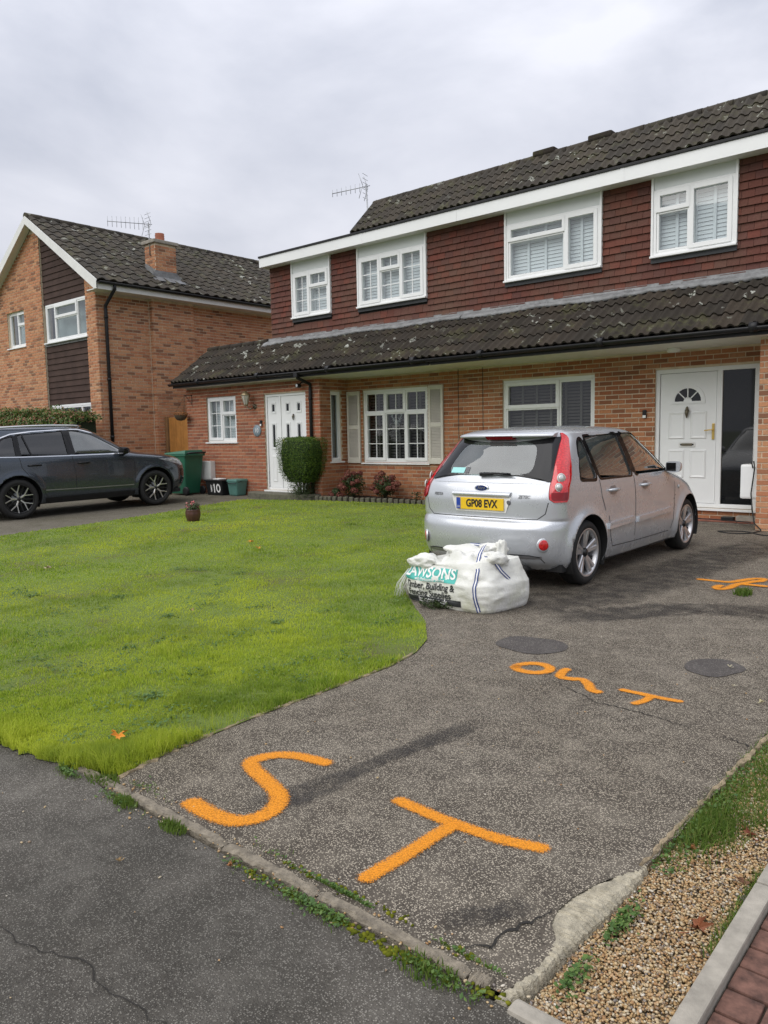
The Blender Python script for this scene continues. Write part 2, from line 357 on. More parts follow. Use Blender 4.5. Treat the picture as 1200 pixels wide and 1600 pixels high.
# gravel strip, its base and the pebbles
pm('gravel_base', (.16, .115, .06), .95, var=.4, vs=60, bump=1, bs=90, bd=.02)
sheet('gravel_strip', [(-.945, 1.62), (-.60, 1.62), (-.60, 12), (-.93, 12), (-.945, 2.4)], M['gravel_base'], -.035, .5, 'sunken gravel strip beside the driveway')
sheet('lawn_right', [(.9, 1.56), (14, 1.56), (14, 12), (.9, 12)], M['lawn_soil'], -.01, 2, 'garden ground beyond the brick path')

def ico():
    bm = bmesh.new(); bmesh.ops.create_icosphere(bm, subdivisions=1, radius=1); v = np.array([x.co[:] for x in bm.verts]); f = np.array([[a.index for a in p.verts] for p in bm.faces]); bm.free(); return v, f
ICV, ICF = ico()
def scatter_blobs(P, R, flat, seed, jit=.25):
    r = np.random.default_rng(seed); n = len(P); k = len(ICV)
    sc = np.stack([R*r.uniform(.8, 1.5, n), R*r.uniform(.7, 1.15, n), R*flat*r.uniform(.7, 1.2, n)], 1)
    V = ICV[None]*(1+r.uniform(-jit, jit, (n, k, 1)))*sc[:, None]
    # random tilt then spin
    t = r.uniform(-.6, .6, n); c, s = np.cos(t)[:, None], np.sin(t)[:, None]
    y, z = V[..., 1]*c-V[..., 2]*s, V[..., 1]*s+V[..., 2]*c; V = np.stack([V[..., 0], y, z], -1)
    a = r.uniform(0, 6.28, n); c, s = np.cos(a)[:, None], np.sin(a)[:, None]
    V = np.stack([V[..., 0]*c-V[..., 1]*s, V[..., 0]*s+V[..., 1]*c, V[..., 2]], -1)+P[:, None]
    F = (ICF[None]+(np.arange(n)*k)[:, None, None]).reshape(-1, 3)
    return V.reshape(-1, 3), F
def island_mat(name, stops, rough=.7, bump=0, interp='CONSTANT', trans=0, spec=.4):
    t = NT(name); r = t.n('ShaderNodeNewGeometry').outputs['Random Per Island']
    c = t.ramp(r, stops, interp); c = t.mix(t.ramp(t.noise(150, 3), [(.4, 0.), (.8, .4)]), c, (.1, .08, .05))
    t.set(Base_Color=c, Roughness=rough); t.b.inputs['Specular IOR Level'].default_value = spec
    if trans:
        tl = t.n('ShaderNodeBsdfTranslucent'); t.l(c, tl.inputs[0]); mx = t.n('ShaderNodeMixShader'); mx.inputs[0].default_value = trans
        t.l(t.b.outputs[0], mx.inputs[1]); t.l(tl.outputs[0], mx.inputs[2]); t.l(mx.outputs[0], t.out.inputs[0])
    MATS[name] = t.m; return t.m
island_mat('pebbles', [(0, (.40, .26, .12)), (.13, (.48, .36, .20)), (.27, (.32, .18, .08)), (.38, (.52, .44, .31)), (.5, (.43, .28, .13)), (.62, (.26, .19, .13)), (.71, (.46, .30, .16)), (.82, (.20, .175, .16)), (.87, (.50, .39, .24)), (.97, (.60, .55, .46))], .6, spec=.3)
n = 30000
gy = 1.60+NPR.uniform(0, 1, n)**1.25*3.2; gx = NPR.uniform(-.94, -.612, n)
gr = NPR.uniform(.0025, .0058, n)*(1+.35*(gy > 3))
pz = gzn(gx, gy)-.030+NPR.uniform(0, .016, n)-.012*np.clip((gx+.9)/-.05, 0, 1)
V, F = scatter_blobs(np.stack([gx, gy, pz], 1), gr, .7, 5)
part('gravel', npmesh('gravel', V, F, M['pebbles'], smooth=True), kind='stuff', label='tan and grey rounded pebbles of the gravel strip')
n = 260; P = np.stack([NPR.uniform(-2.9, -.9, n), NPR.normal(1.6, .05, n), np.zeros(n)+.004], 1)
P2 = np.stack([NPR.uniform(-3.6, -1.0, 140), NPR.uniform(.5, 5.5, 140), np.zeros(140)], 1); P2[:, 2] = gzn(P2[:, 0], P2[:, 1])+.003
P = np.concatenate([P, P2]); V, F = scatter_blobs(P, NPR.uniform(.0025, .006, len(P)), .6, 9)
part('loose_pebbles', npmesh('loose_pebbles', V, F, M['pebbles'], smooth=True), kind='stuff', label='stray pebbles along the edging and on the tarmac')

# concrete edging between road and driveway: separate lengths with joints
ed = part('edging_kerb', None if False else MB().box(-3.32, -1.02, 1.57, 1.635, -.2, -.06).mesh('edging_bed', M['concrete']), kind='structure', label='thin concrete edging between road and driveway')
x = -3.30; i = 0
while x < -1.06:
    L = min([.52, .63, .47, .58, .4][i % 5], -1.03-x); m = MB(); r = random.Random(40+i); n = 22; rings = []
    for k in range(n):
        t = k/(n-1); xx = x+.004+t*(L-.008); j = lambda a=.004: r.uniform(-a, a)
        zt = .012+j(.003)-(.012 if k in (0, n-1) else 0); sw = sm_((xx+3.3)/.5)*.008
        rings.append([(xx, 1.580+j(), -.06), (xx, 1.580+j(.006), zt-.009), (xx, 1.589+j(), zt), (xx, 1.616+j(), zt+.001+j(.003)), (xx, 1.625+j(.006), zt-.010), (xx, 1.626, -.06)])
    m.loft(rings, 0, True, True, False); part('edging_block', m.mesh('edging_block', M['edging']), ed); x += L; i += 1
# haunch: rough broken concrete along the right-hand edge of the driveway
hau = MB(); r = random.Random(5)
HO = [(-.965, 1.555), (-.95, 1.70), (-.945, 1.83), (-.94, 1.96), (-.93, 2.1), (-.925, 2.25), (-.925, 2.36)]
def hpt(poly, y):
    for (x0, y0), (x1, y1) in zip(poly[:-1], poly[1:]):
        if y0 <= y <= y1: return x0+(x1-x0)*(y-y0)/(y1-y0)
    return poly[0][0] if y < poly[0][1] else poly[-1][0]
rings = []
for k in range(130):
    y = 1.56+k*(2.39-1.56)/129; rj = r.uniform(-.004, .004); xi = hpt(HAUNCH_IN, y)-.012; xo = hpt(HO, y)+r.uniform(-.006, .006); xi = min(xi, xo-.02); n_ = 7
    ring = [(xi, y, -.1)]
    for q in range(n_):
        t = q/(n_-1); ring.append((xi+(xo-xi)*t, y, -.008+.013*sm_(t*4)+r.uniform(-.0015, .0015)+rj-(.012 if q == n_-1 else 0)))
    ring.append((xo+.012, y, -.1)); rings.append(ring)
hau.loft(rings, 0, True, True, False)
tag(part('concrete_haunch', hau.mesh('concrete_haunch', M['concrete_pale'])), 'broken pale concrete haunching at the driveway corner', kind='structure')
for nm, pts, wd, seed in (('edge_mortar', [(-.945, 2.38), (-.94, 2.6), (-.935, 2.9), (-.925, 3.2), (-.915, 3.5), (-.905, 3.8), (-.9, 5.5)], .022, 8), ('edge_mortar', [(-2.955, 1.66), (-3.01, 1.92), (-3.03, 2.19), (-3.04, 2.48), (-3.04, 2.71), (-3.03, 2.93), (-3.03, 3.25), (-3.03, 3.56), (-3.09, 3.87)], .026, 9)):
    m = MB(); r = random.Random(seed); w_ = wob(pts, .006, seed, 9); rings = []
    for k, (px, py) in enumerate(w_):
        wv = wd*r.uniform(.2, 1.3)*(.3 if r.random() < .25 else 1)*(1.7 if seed == 9 and k < 18 else 1); z = gz(px, py)
        rings.append([(px-wv*.6, py, z-.05), (px-wv*.5, py, z+.004+r.uniform(0, .005)), (px, py, z+.007+r.uniform(0, .006)), (px+wv*.5, py, z+.002+r.uniform(0, .005)), (px+wv*.7, py, z-.05)])
    m.loft(rings, 0, True, True, False)
    pm('old_mortar', (.30, .235, .15), .95, var=.35, vs=40, bump=.9, bs=120, bd=.01)
    tag(part(nm, m.mesh(nm, M['old_mortar'])), 'crumbling mortar edge of the driveway beside the '+('gravel' if seed == 8 else 'lawn'), kind='structure')
# small kerb end at the foot of the gravel, path kerb, brick path
m = MB(); m.box(-.955, -.62, 1.545, 1.60, -.15, .012); tag(part('kerb_end', m.mesh('kerb_end', M['concrete'], bevel=.012)), 'short grey kerb stone at the foot of the gravel', kind='structure')
pk = part('path_kerb', MB().box(-.612, -.562, 1.565, 12, -.2, -.05).mesh('path_kerb_bed', M['concrete']), kind='structure', label='pale concrete path edging beside the gravel')
y = 1.565; i = 0
while y < 11:
    m = MB(); m.box(-.617, -.560, y+.003, y+.912, -.06, .028); 
    for q in range(len(m.v)): vx, vy, vz = m.v[q]; m.v[q] = (vx, vy, vz+gz(vx, vy))
    part('edging_block', m.mesh('edging_block', M['concrete'], bevel=.007), pk); y += .915; i += 1
pth = sheet('brick_path', [(-.56, 1.565), (.9, 1.565), (.9, 12), (-.56, 12)], M['soil'], -.012, 1, 'red brick paved path')
pvm = MB(); pvm.box(0, .196, 0, .096, -.03, .0); pvme = pvm.mesh('paver', M['paver'], bevel=.005)
k = 0; rr = random.Random(3)
restp = MB()
for j in range(96):
    y = 1.572+j*.1035
    for i in range(8):
        x = -.555+i*.2-(.1 if j % 2 else 0)
        if x < -.56 or x > .72: 
            if not (j % 2 and i == 0): continue
        sx_ = 1.0
        if j % 2 and i == 0: x = -.555; sx_ = .48
        if j > 38:
            z_ = gz(x, y)+rr.uniform(-.003, .003); restp.box(x, x+.196*sx_, y, y+.096, z_-.03, z_); continue
        o = bpy.data.objects.new('paver', pvme)
        link(o, pth, Matrix.Translation((x, y, gz(x, y)+rr.uniform(-.003, .003))) @ Matrix.Rotation(rr.uniform(-.012, .012), 4, 'Y') @ Matrix.Diagonal((sx_, 1, 1, 1))); k += 1

part('paving', restp.mesh('paving', M['paver']), pth, kind='stuff')
# ------------------------------------------------------------------ marks on the driveway
def ribbon(name, pts, w, mat, dz, seed=0, taper=True, rough=0.0, label=None, kind=None, parent=None, sub=5, cat=None):
    """flat strip of paint or a crack following the ground; UV v runs across, u along"""
    P = [Vector((a, b, 0)) for a, b in pts]; Q = []
    for i in range(len(P)-1):
        p0, p1, p2, p3 = P[max(i-1, 0)], P[i], P[i+1], P[min(i+2, len(P)-1)]
        for k in range(sub):
            t = k/sub; Q.append(.5*((2*p1)+(p2-p0)*t+(2*p0-5*p1+4*p2-p3)*t*t+(3*p1-p0-3*p2+p3)*t**3))
    Q.append(P[-1]); r = random.Random(seed); n = len(Q); vs_, fs, uv = [], [], []
    cum = [0]
    for a, b in zip(Q[:-1], Q[1:]): cum.append(cum[-1]+(b-a).length)
    for i, q in enumerate(Q):
        d = (Q[min(i+1, n-1)]-Q[max(i-1, 0)]).normalized(); nn = Vector((-d.y, d.x, 0))
        ww = (w if not callable(w) else w(i/(n-1)))*(1+r.uniform(-rough, rough))
        for s in (-1, -.5, 0, .5, 1):
            p = q+nn*ww*s; vs_.append((p.x, p.y, gz(p.x, p.y)+dz)); uv.append((cum[i], s*.5+.5))
    for i in range(n-1):
        for k in range(4): fs.append((i*5+k, i*5+k+1, i*5+k+6, i*5+k+5))
    me = bpy.data.meshes.new(name); me.from_pydata(vs_, [], fs); me.materials.append(mat)
    ul = me.uv_layers.new(name='UVMap'); L_ = cum[-1]
    for lp in me.loops: ul.data[lp.index].uv = (uv[lp.vertex_index][0]/L_, uv[lp.vertex_index][1])
    me['len'] = L_
    o = part(name, me, parent)
    return tag(o, label, cat, kind=kind) if not parent else o
def spray_mat():
    t = NT('spray_orange'); uv = t.n('ShaderNodeUVMap').outputs[0]; s = t.n('ShaderNodeSeparateXYZ'); t.l(uv, s.inputs[0])
    e = t.math('ABSOLUTE', t.math('MULTIPLY_ADD', s.outputs[1], 2.0, -1.0))
    ends = t.math('ABSOLUTE', t.math('MULTIPLY_ADD', s.outputs[0], 2.0, -1.0))
    en = t.math('MAXIMUM', t.math('MULTIPLY_ADD', ends, t.n('ShaderNodeAttribute', attribute_type='OBJECT', attribute_name='endk').outputs['Fac'], t.n('ShaderNodeAttribute', attribute_type='OBJECT', attribute_name='endb').outputs['Fac']), 0.0)
    ee = t.math('POWER', t.math('ADD', t.math('POWER', e, 2.0), t.math('POWER', en, 2.0)), .5)
    cr = t.n('ShaderNodeSeparateColor'); t.l(t.voro(300, out='Color'), cr.inputs[0]); cr2 = t.n('ShaderNodeSeparateColor'); t.l(t.voro(640, out='Color'), cr2.inputs[0])
    dens = t.ramp(ee, [(.0, 1.0), (.34, .96), (.54, .66), (.72, .26), (.88, .06), (1.0, 0.0)])
    rnd = t.math('ADD', t.math('MULTIPLY', cr.outputs[0], .6), t.math('MULTIPLY', cr2.outputs[1], .4))
    a = t.math('MINIMUM', t.math('MAXIMUM', t.math('MULTIPLY', t.math('SUBTRACT', dens, rnd), 6.0), 0.0), 1.0)
    gap = t.ramp(t.voro(150), [(.42, 1.0), (.66, .72)]); a = t.math('MULTIPLY', a, gap)
    c = t.mix(t.noise(120, 3), (.66, .21, .003), (.82, .32, .006))
    t.set(Base_Color=c, Roughness=.75, Alpha=a); t.bump(t.noise(170, 4, .7), .7, .006); MATS['spray_orange'] = t.m; return t.m
spray_mat()
def spray(strokes, w, label):
    o = None; wv = w if callable(w) else (lambda t: w); W2 = lambda t: wv(t)*1.30; rm = wv(.5)*1.30
    def ext(s):
        a, b = Vector(s[0]), Vector(s[1]); c, d = Vector(s[-1]), Vector(s[-2]); e = rm*.55
        return [tuple(a+(a-b).normalized()*e)]+s+[tuple(c+(c-d).normalized()*e)]
    for k, s in enumerate(strokes):
        q = ribbon('sprayed_letter' if k == 0 else 'stroke_tmp', ext(s), W2, M['spray_orange'], .005+.002*k, k, label=label if k == 0 else None, cat='paint marking' if k == 0 else None)
        L = q.data['len']; kk = L/(2*rm)
        if k == 0: o = q
        else: me = q.data; bpy.data.objects.remove(q); q = part('stroke', me, o)
        q['endk'] = kk; q['endb'] = 1-kk
S_ = [(-2.326, 2.31), (-2.416, 2.299), (-2.511, 2.278), (-2.586, 2.229), (-2.622, 2.158), (-2.621, 2.108), (-2.541, 2.063), (-2.431, 2.031), (-2.315, 1.989), (-2.249, 1.944), (-2.208, 1.87), (-2.211, 1.793), (-2.25, 1.738), (-2.322, 1.712), (-2.424, 1.708), (-2.539, 1.718)]
spray([S_], lambda t: .044+.012*t, 'large orange sprayed S shaped mark near the road edging')
spray([[(-1.888, 2.238), (-1.779, 2.231), (-1.651, 2.224), (-1.51, 2.228), (-1.381, 2.24), (-1.239, 2.282)], [(-1.585, 2.222), (-1.596, 2.11), (-1.6, 1.967), (-1.609, 1.84), (-1.617, 1.74)]], .041, 'large orange sprayed T shaped mark in the foreground')
spray([[(-2.4, 4.0), (-2.39, 4.07), (-2.34, 4.13), (-2.27, 4.14), (-2.21, 4.1), (-2.2, 4.03), (-2.25, 3.97), (-2.33, 3.96), (-2.385, 3.985), (-2.4, 4.02)]], .042, 'small orange sprayed letter O on the driveway')
spray([[(-2.12, 4.16), (-2.12, 4.09), (-2.09, 4.0), (-2.05, 3.99), (-2.01, 4.0), (-1.96, 4.02), (-1.9, 3.97), (-1.84, 3.89), (-1.78, 3.88)]], .038, 'orange sprayed wavy letter between the O and the small T')
spray([[(-1.72, 3.99), (-1.64, 3.99), (-1.55, 3.99), (-1.46, 3.99), (-1.38, 4.0)], [(-1.54, 3.97), (-1.54, 3.9), (-1.57, 3.81)]], .030, 'small orange sprayed letter T on the driveway')
spray([[(-2.42, 7.36), (-2.32, 7.36), (-2.23, 7.36), (-2.13, 7.38), (-2.07, 7.52), (-2.01, 7.64), (-1.94, 7.7), (-1.92, 7.62), (-1.93, 7.52)], [(-2.15, 7.18), (-2.16, 7.08), (-2.12, 7.0), (-2.07, 7.07), (-2.05, 7.27), (-2.01, 7.39), (-1.94, 7.56)], [(-2.01, 7.32), (-1.9, 7.33), (-1.8, 7.33)]], .05, 'orange sprayed scribble beside the parked silver car')
t = NT('crack'); t.set(Base_Color=(.02, .018, .015), Roughness=1.0); M['crack'] = t.m
def crack(pts, w, seed, label):
    ribbon('crack', wob(pts, .012, seed, 4), lambda t: w*(.35+.65*math.sin(math.pi*min(max(t, .06), .94))), M['crack'], .004, seed, rough=.5, label=label, kind='structure', sub=2)
crack([(-2.1, 3.91), (-2.0, 3.87), (-1.92, 3.82), (-1.81, 3.78), (-1.74, 3.73), (-1.64, 3.73), (-1.54, 3.72), (-1.46, 3.72), (-1.37, 3.7), (-1.29, 3.68), (-1.23, 3.67)], .0032, 1, 'thin crack across the driveway below the small letters')
crack([(-1.07, 3.65), (-1.01, 3.64), (-.96, 3.61), (-.93, 3.61)], .0032, 2, 'short crack at the right-hand driveway edge')
crack([(-2.6, .9), (-2.32, .89), (-2.16, .89), (-2.05, .94), (-1.95, .96), (-1.82, .95), (-1.75, .95), (-1.6, .97), (-1.4, .93)], .0019, 3, 'thin crack in the dark foreground footway')
crack([(-1.17, 1.69), (-1.12, 1.73), (-1.11, 1.83), (-1.09, 1.9), (-1.06, 1.98)], .005, 4, 'ragged crack beside the broken driveway corner')
def blob(cx, cy, rx, ry, seed, n=40, a=.06):
    r = random.Random(seed); ph = [r.uniform(0, 6.28) for _ in range(4)]
    return [(cx+rx*(1+a*sum(math.sin((k+2)*2*math.pi*i/n+ph[k]) for k in range(4))/2)*math.cos(2*math.pi*i/n), cy+ry*(1+a*sum(math.sin((k+2)*2*math.pi*i/n+ph[k]) for k in range(4))/2)*math.sin(2*math.pi*i/n)) for i in range(n)]
sheet('tarmac_patch', blob(-2.56, 4.49, .24, .20, 1), M['asphalt_patch'], .004, .3, 'round dark tarmac repair near the builders bag')
sheet('tarmac_patch', blob(-1.44, 4.70, .16, .19, 2), M['asphalt_patch'], .004, .3, 'round dark tarmac repair near the small letter T')
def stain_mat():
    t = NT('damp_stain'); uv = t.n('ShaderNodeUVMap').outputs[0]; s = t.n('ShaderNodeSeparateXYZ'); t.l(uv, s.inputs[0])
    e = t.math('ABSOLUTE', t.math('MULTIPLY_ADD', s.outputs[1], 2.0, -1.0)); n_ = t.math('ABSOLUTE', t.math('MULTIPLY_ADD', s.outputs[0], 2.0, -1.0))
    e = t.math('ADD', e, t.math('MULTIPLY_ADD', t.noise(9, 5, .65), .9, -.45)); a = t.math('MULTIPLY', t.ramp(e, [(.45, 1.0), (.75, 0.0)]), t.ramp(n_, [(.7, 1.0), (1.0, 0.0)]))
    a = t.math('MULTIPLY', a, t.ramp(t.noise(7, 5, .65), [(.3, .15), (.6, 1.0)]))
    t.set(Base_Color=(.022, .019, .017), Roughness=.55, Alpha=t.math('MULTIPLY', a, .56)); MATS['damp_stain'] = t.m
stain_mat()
ribbon('damp_stain', [(-2.05, 3.18), (-2.1, 2.95), (-2.16, 2.6), (-2.19, 2.3), (-2.22, 2.05), (-2.3, 1.8)], lambda t: .07+.06*t+.025*math.sin(9*t), M['damp_stain'], .0035, 1, rough=.1, label='long dark damp streak running past the large S', kind='structure')
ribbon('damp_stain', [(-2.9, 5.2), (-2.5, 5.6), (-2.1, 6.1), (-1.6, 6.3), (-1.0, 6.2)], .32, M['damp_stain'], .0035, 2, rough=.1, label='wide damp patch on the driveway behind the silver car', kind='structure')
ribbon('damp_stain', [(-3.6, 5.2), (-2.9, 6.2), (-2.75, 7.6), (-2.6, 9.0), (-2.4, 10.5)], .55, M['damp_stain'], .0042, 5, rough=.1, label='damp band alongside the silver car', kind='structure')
ribbon('damp_stain', [(-1.3, 1.72), (-1.2, 1.85), (-1.12, 1.98)], .07, M['damp_stain'], .0035, 3, rough=.2, label='dark sunken patch at the driveway corner', kind='structure')
# ------------------------------------------------------------------ walls
BW, BH, J = .225, .075, .0155
BM_FULL = {}
def brick_mesh(mat, L=BW-J):
    k = (mat.name, round(L, 3))
    if k not in BM_FULL:
        m = MB(); m.box(-L/2, L/2, -.009, .006, -(BH-J)/2, (BH-J)/2, skip=(3,)); BM_FULL[k] = m.mesh('brick', mat)
    return BM_FULL[k]
def slab(fr, u0, u1, z0, z1, ops, thick, mb, top=None):
    us = sorted({u0, u1, *[v for o in ops for v in o[:2] if u0 < v < u1]}); zs = sorted({z0, z1, *[v for o in ops for v in o[2:4] if z0 < v < z1]})
    for a, b in zip(us[:-1], us[1:]):
        for c, d in zip(zs[:-1], zs[1:]):
            mu, mz = (a+b)/2, (c+d)/2
            if any(o[0] < mu < o[1] and o[2] < mz < o[3] for o in ops): continue
            mb.box(a, b, 0, thick, c, d, 0, fr)
def bricks(fr, u0, u1, z0, z1, ops, mat, out, uoff, topf=None, horiz='x', proud=True):
    """lay stretcher bond; returns list of (centre uv, length, world matrix). uoff: the constant coordinate added to u for the bond phase"""
    r0 = math.floor(z0/BH+.5); r1 = math.floor(z1/BH+1e-6)
    for r in range(r0, r1):
        zc = (r+.5)*BH; odd = r % 2
        free = [(u0, u1)]
        if topf: free = topf(zc+BH/2)
        for o in ops:
            if o[2]-.005 < zc < o[3]+.005:
                nf = []
                for a, b in free:
                    if o[1] <= a or o[0] >= b: nf.append((a, b)); continue
                    if o[0] > a: nf.append((a, o[0]))
                    if o[1] < b: nf.append((o[1], b))
                free = nf
        for a, b in free:
            k = math.floor((a+uoff+odd*BW/2)/BW)
            while True:
                s = k*BW-odd*BW/2-uoff; e = s+BW
                if s >= b: break
                s2, e2 = max(s, a), min(e, b)
                ls = s2+(J/2 if s2 == s else 0); le = e2-(J/2 if e2 == e else 0)
                if le-ls > .02: out.append(((ls+le)/2, le-ls, zc, fr, mat))
                k += 1
def place_bricks(lst, wallobj, horiz, limit, name='brick'):
    """nearest full bricks as parts, the rest as one joined part"""
    cp = np.array([0, 0, CAMZ]); items = []
    for (u, L, z, fr, mat) in lst:
        c = np.array(fr(u, 0, z)); dd = float(np.linalg.norm(c-cp)); items.append((dd, u, L, z, fr, mat))
    full = sorted([i for i in items if abs(i[2]-(BW-J)) < .002], key=lambda t: t[0]); n = min(limit, len(full))
    singles = full[:n]; rest = full[n:]+[i for i in items if abs(i[2]-(BW-J)) >= .002]
    for (dd, u, L, z, fr, mat) in singles:
        o = bpy.data.objects.new(name, brick_mesh(mat)); a = fr(0, 0, 0); b = fr(1, 0, 0); ux = Vector(b)-Vector(a); dy = Vector(fr(0, 1, 0))-Vector(a)
        ux, dy = ux.normalized(), dy.normalized()
        p = fr(u, RND.uniform(-.0015, .0015), z); Mx = Matrix(((ux.x, dy.x, 0, p[0]), (ux.y, dy.y, 0, p[1]), (0, 0, 1, p[2]), (0, 0, 0, 1)))
        link(o, wallobj, Mx)
    groups = {}
    for it in rest: groups.setdefault(it[5].name, []).append(it)
    for mn, g in groups.items():
        m = MB()
        for (dd, u, L, z, fr, mat) in g:
            e = RND.uniform(-.0015, .0015); m.box(u-L/2, u+L/2, -.009+e, .006, z-(BH-J)/2, z+(BH-J)/2, 0, fr, skip=(3,))
        part('brickwork', m.mesh('brickwork', M[mn], recalc=False), wallobj, kind='stuff')

def bar(m, fr, u0, u1, d0, d1, z0, z1): m.box(u0, u1, d0, d1, z0, z1, 0, fr)
def ring(m, fr, u0, u1, z0, z1, w, d0, d1):
    bar(m, fr, u0, u0+w, d0, d1, z0, z1); bar(m, fr, u1-w, u1, d0, d1, z0, z1)
    bar(m, fr, u0+w, u1-w, d0, d1, z0, z0+w); bar(m, fr, u0+w, u1-w, d0, d1, z1-w, z1)
def window(house, fr, u0, u1, z0, z1, panes, d=.055, bars=None, blind=None, sill=True, vrails=0, gl='pane_glass', fw=.05, depth=.07, label=None, slat=.045):
    """panes: (u0,u1,z0,z1,opens) in fractions of the clear frame; bars: {(pane index): (nu,nz)}"""
    m = MB(); ring(m, fr, u0, u1, z0, z1, fw, d, d+depth)
    iu0, iu1, iz0, iz1 = u0+fw, u1-fw, z0+fw, z1-fw; W_, H_ = iu1-iu0, iz1-iz0
    w = part('window', m.mesh('window_frame', M['upvc'], bevel=.006), house)
    if label: w['label'] = label
    rects = []
    for (a, b, c, e, op) in panes: rects.append((iu0+a*W_, iu0+b*W_, iz0+c*H_, iz0+e*H_, op))
    for k, (a, b, c, e, op) in enumerate(rects):
        s = MB(); g = .004; sw = .052 if op else .034; f0 = d-.016 if op else d+.004
        ring(s, fr, a+g-.012*op, b-g+.012*op, c+g-.012*op, e-g+.012*op, sw+.012*op, f0, d+depth-.01)
        part('sash', s.mesh('sash', M['upvc'], bevel=.006), w)
        p = MB(); q = sw-.006; P = [fr(a+q, d+.03, c+q), fr(b-q, d+.03, c+q), fr(b-q, d+.03, e-q), fr(a+q, d+.03, e-q)]; p.poly(P)
        part('pane', p.mesh('pane', M[gl], recalc=False), w)
        if bars and k in bars:
            nu, nz_ = bars[k]; g_ = MB()
            for i in range(1, nu): uu = a+q+(b-a-2*q)*i/nu; bar(g_, fr, uu-.008, uu+.008, d+.022, d+.040, c+q, e-q)
            for i in range(1, nz_): zz = c+q+(e-c-2*q)*i/nz_; bar(g_, fr, a+q, b-q, d+.0235, d+.0385, zz-.008, zz+.008)
            part('glazing_bar', g_.mesh('glazing_bar', M['upvc']), w)
    if sill:
        s = MB(); bar(s, fr, u0-.045, u1+.045, -.045, d+.03, z0-.032, z0-.001); part('sill', s.mesh('sill', M['upvc'], bevel=.005), w)
    if blind:
        cl_, dp_ = (.99, .22) if blind == 'blind_white' else (.66, .5); bl = MB(); z = z0+.06
        while z < z1-.05:
            bar_pts = [fr(u0+.03, d+.15, z), fr(u1-.03, d+.15, z), fr(u1-.03, d+.15+slat*dp_, z+slat*cl_), fr(u0+.03, d+.15+slat*dp_, z+slat*cl_)]
            bl.poly(bar_pts); z += slat
        for i in range(vrails+1):
            uu = u0+.04+(u1-u0-.08)*i/max(vrails, 1); bar(bl, fr, uu-.022, uu+.022, d+.125, d+.146, z0+.03, z1-.03)
        part('blind', bl.mesh('blind', M[blind], recalc=False), w)
    return w

# ---- roof tiles: interlocking concrete tile with rolls
def tile_mesh(name, mat, w=.30, L=.40, rolls=2, h=.024):
    n = rolls*6; m = MB(); up, lo, bt = [], [], []
    for k in range(n+1):
        x = w*k/n; ph = (k % 6)/6 if k < n else 0; hh = h*max(0, math.sin(math.pi*min(1, ph*1.5)))**1.0 if ph < .667 else 0
        lo.append((x, 0, .030+hh)); up.append((x, L, .004+hh)); bt.append((x, .004, .004+hh*.75))
    pts = bt+lo+up; N = n+1; m.faces(pts, [(k, k+1, N+k+1, N+k) for k in range(n)], 0, False); m.faces(pts, [(N+k, N+k+1, 2*N+k+1, 2*N+k) for k in range(n)], 0, True)
    for a, b in ((0, 1), ): pass
    m.poly([bt[0], lo[0], up[0], (0, L, -.01)]); m.poly([bt[-1], lo[-1], up[-1], (w, L, -.01)])
    return m.mesh(name, mat, recalc=False)
def tile_roof(roof, mesh, org, ud, vd, nu, nv, gauge, w, keep=None, limit=300, stagger=0.0, seed=1):
    u_, v_ = Vector(ud).normalized(), Vector(vd).normalized(); n_ = u_.cross(v_).normalized(); r = random.Random(seed); items = []
    for j in range(nv):
        for i in range(nu):
            p = Vector(org)+u_*(i*w+(stagger*w if j % 2 else 0))+v_*(j*gauge)
            if keep and not keep(p+u_*w/2+v_*gauge/2): continue
            items.append(((p-Vector((0, 0, CAMZ))).length, p))
    items.sort(key=lambda t: t[0]); rest = []
    for k, (dd, p) in enumerate(items):
        q = p+u_*r.uniform(-.003, .003)+v_*r.uniform(-.006, .006)+n_*r.uniform(-.002, .003); a = r.uniform(-.012, .012)
        Mx = Matrix(((u_.x, v_.x, n_.x, q.x), (u_.y, v_.y, n_.y, q.y), (u_.z, v_.z, n_.z, q.z), (0, 0, 0, 1))) @ Matrix.Rotation(a, 4, 'X')
        if k < limit: o = bpy.data.objects.new('roof_tile', mesh); link(o, roof, Mx)
        else: rest.append(Mx)
    if rest:
        b = bmesh.new()
        for Mx in rest:
            t = mesh.copy(); t.transform(Mx); b.from_mesh(t); bpy.data.meshes.remove(t)
        me = bpy.data.meshes.new('roof_tiling'); b.to_mesh(me); b.free(); me.materials.append(mesh.materials[0]); part('roof_tiling', me, roof, kind='stuff')
def gutter(m, p0, p1, r=.058, n=9):
    """half-round gutter along a straight run"""
    a, b = Vector(p0), Vector(p1); d = (b-a).normalized(); s = d.cross(Vector((0, 0, 1)))
    rings = []
    for p in (a, b):
        rings.append([p+s*r*math.cos(math.pi+math.pi*k/(n-1))+Vector((0, 0, r*math.sin(math.pi+math.pi*k/(n-1)))) for k in range(n)]+[p+s*(r-.006)*math.cos(-math.pi*k/(n-1))+Vector((0, 0, (r-.006)*math.sin(-math.pi*k/(n-1)))) for k in range(n)])
    m.loft(rings, 0, True, True, True)

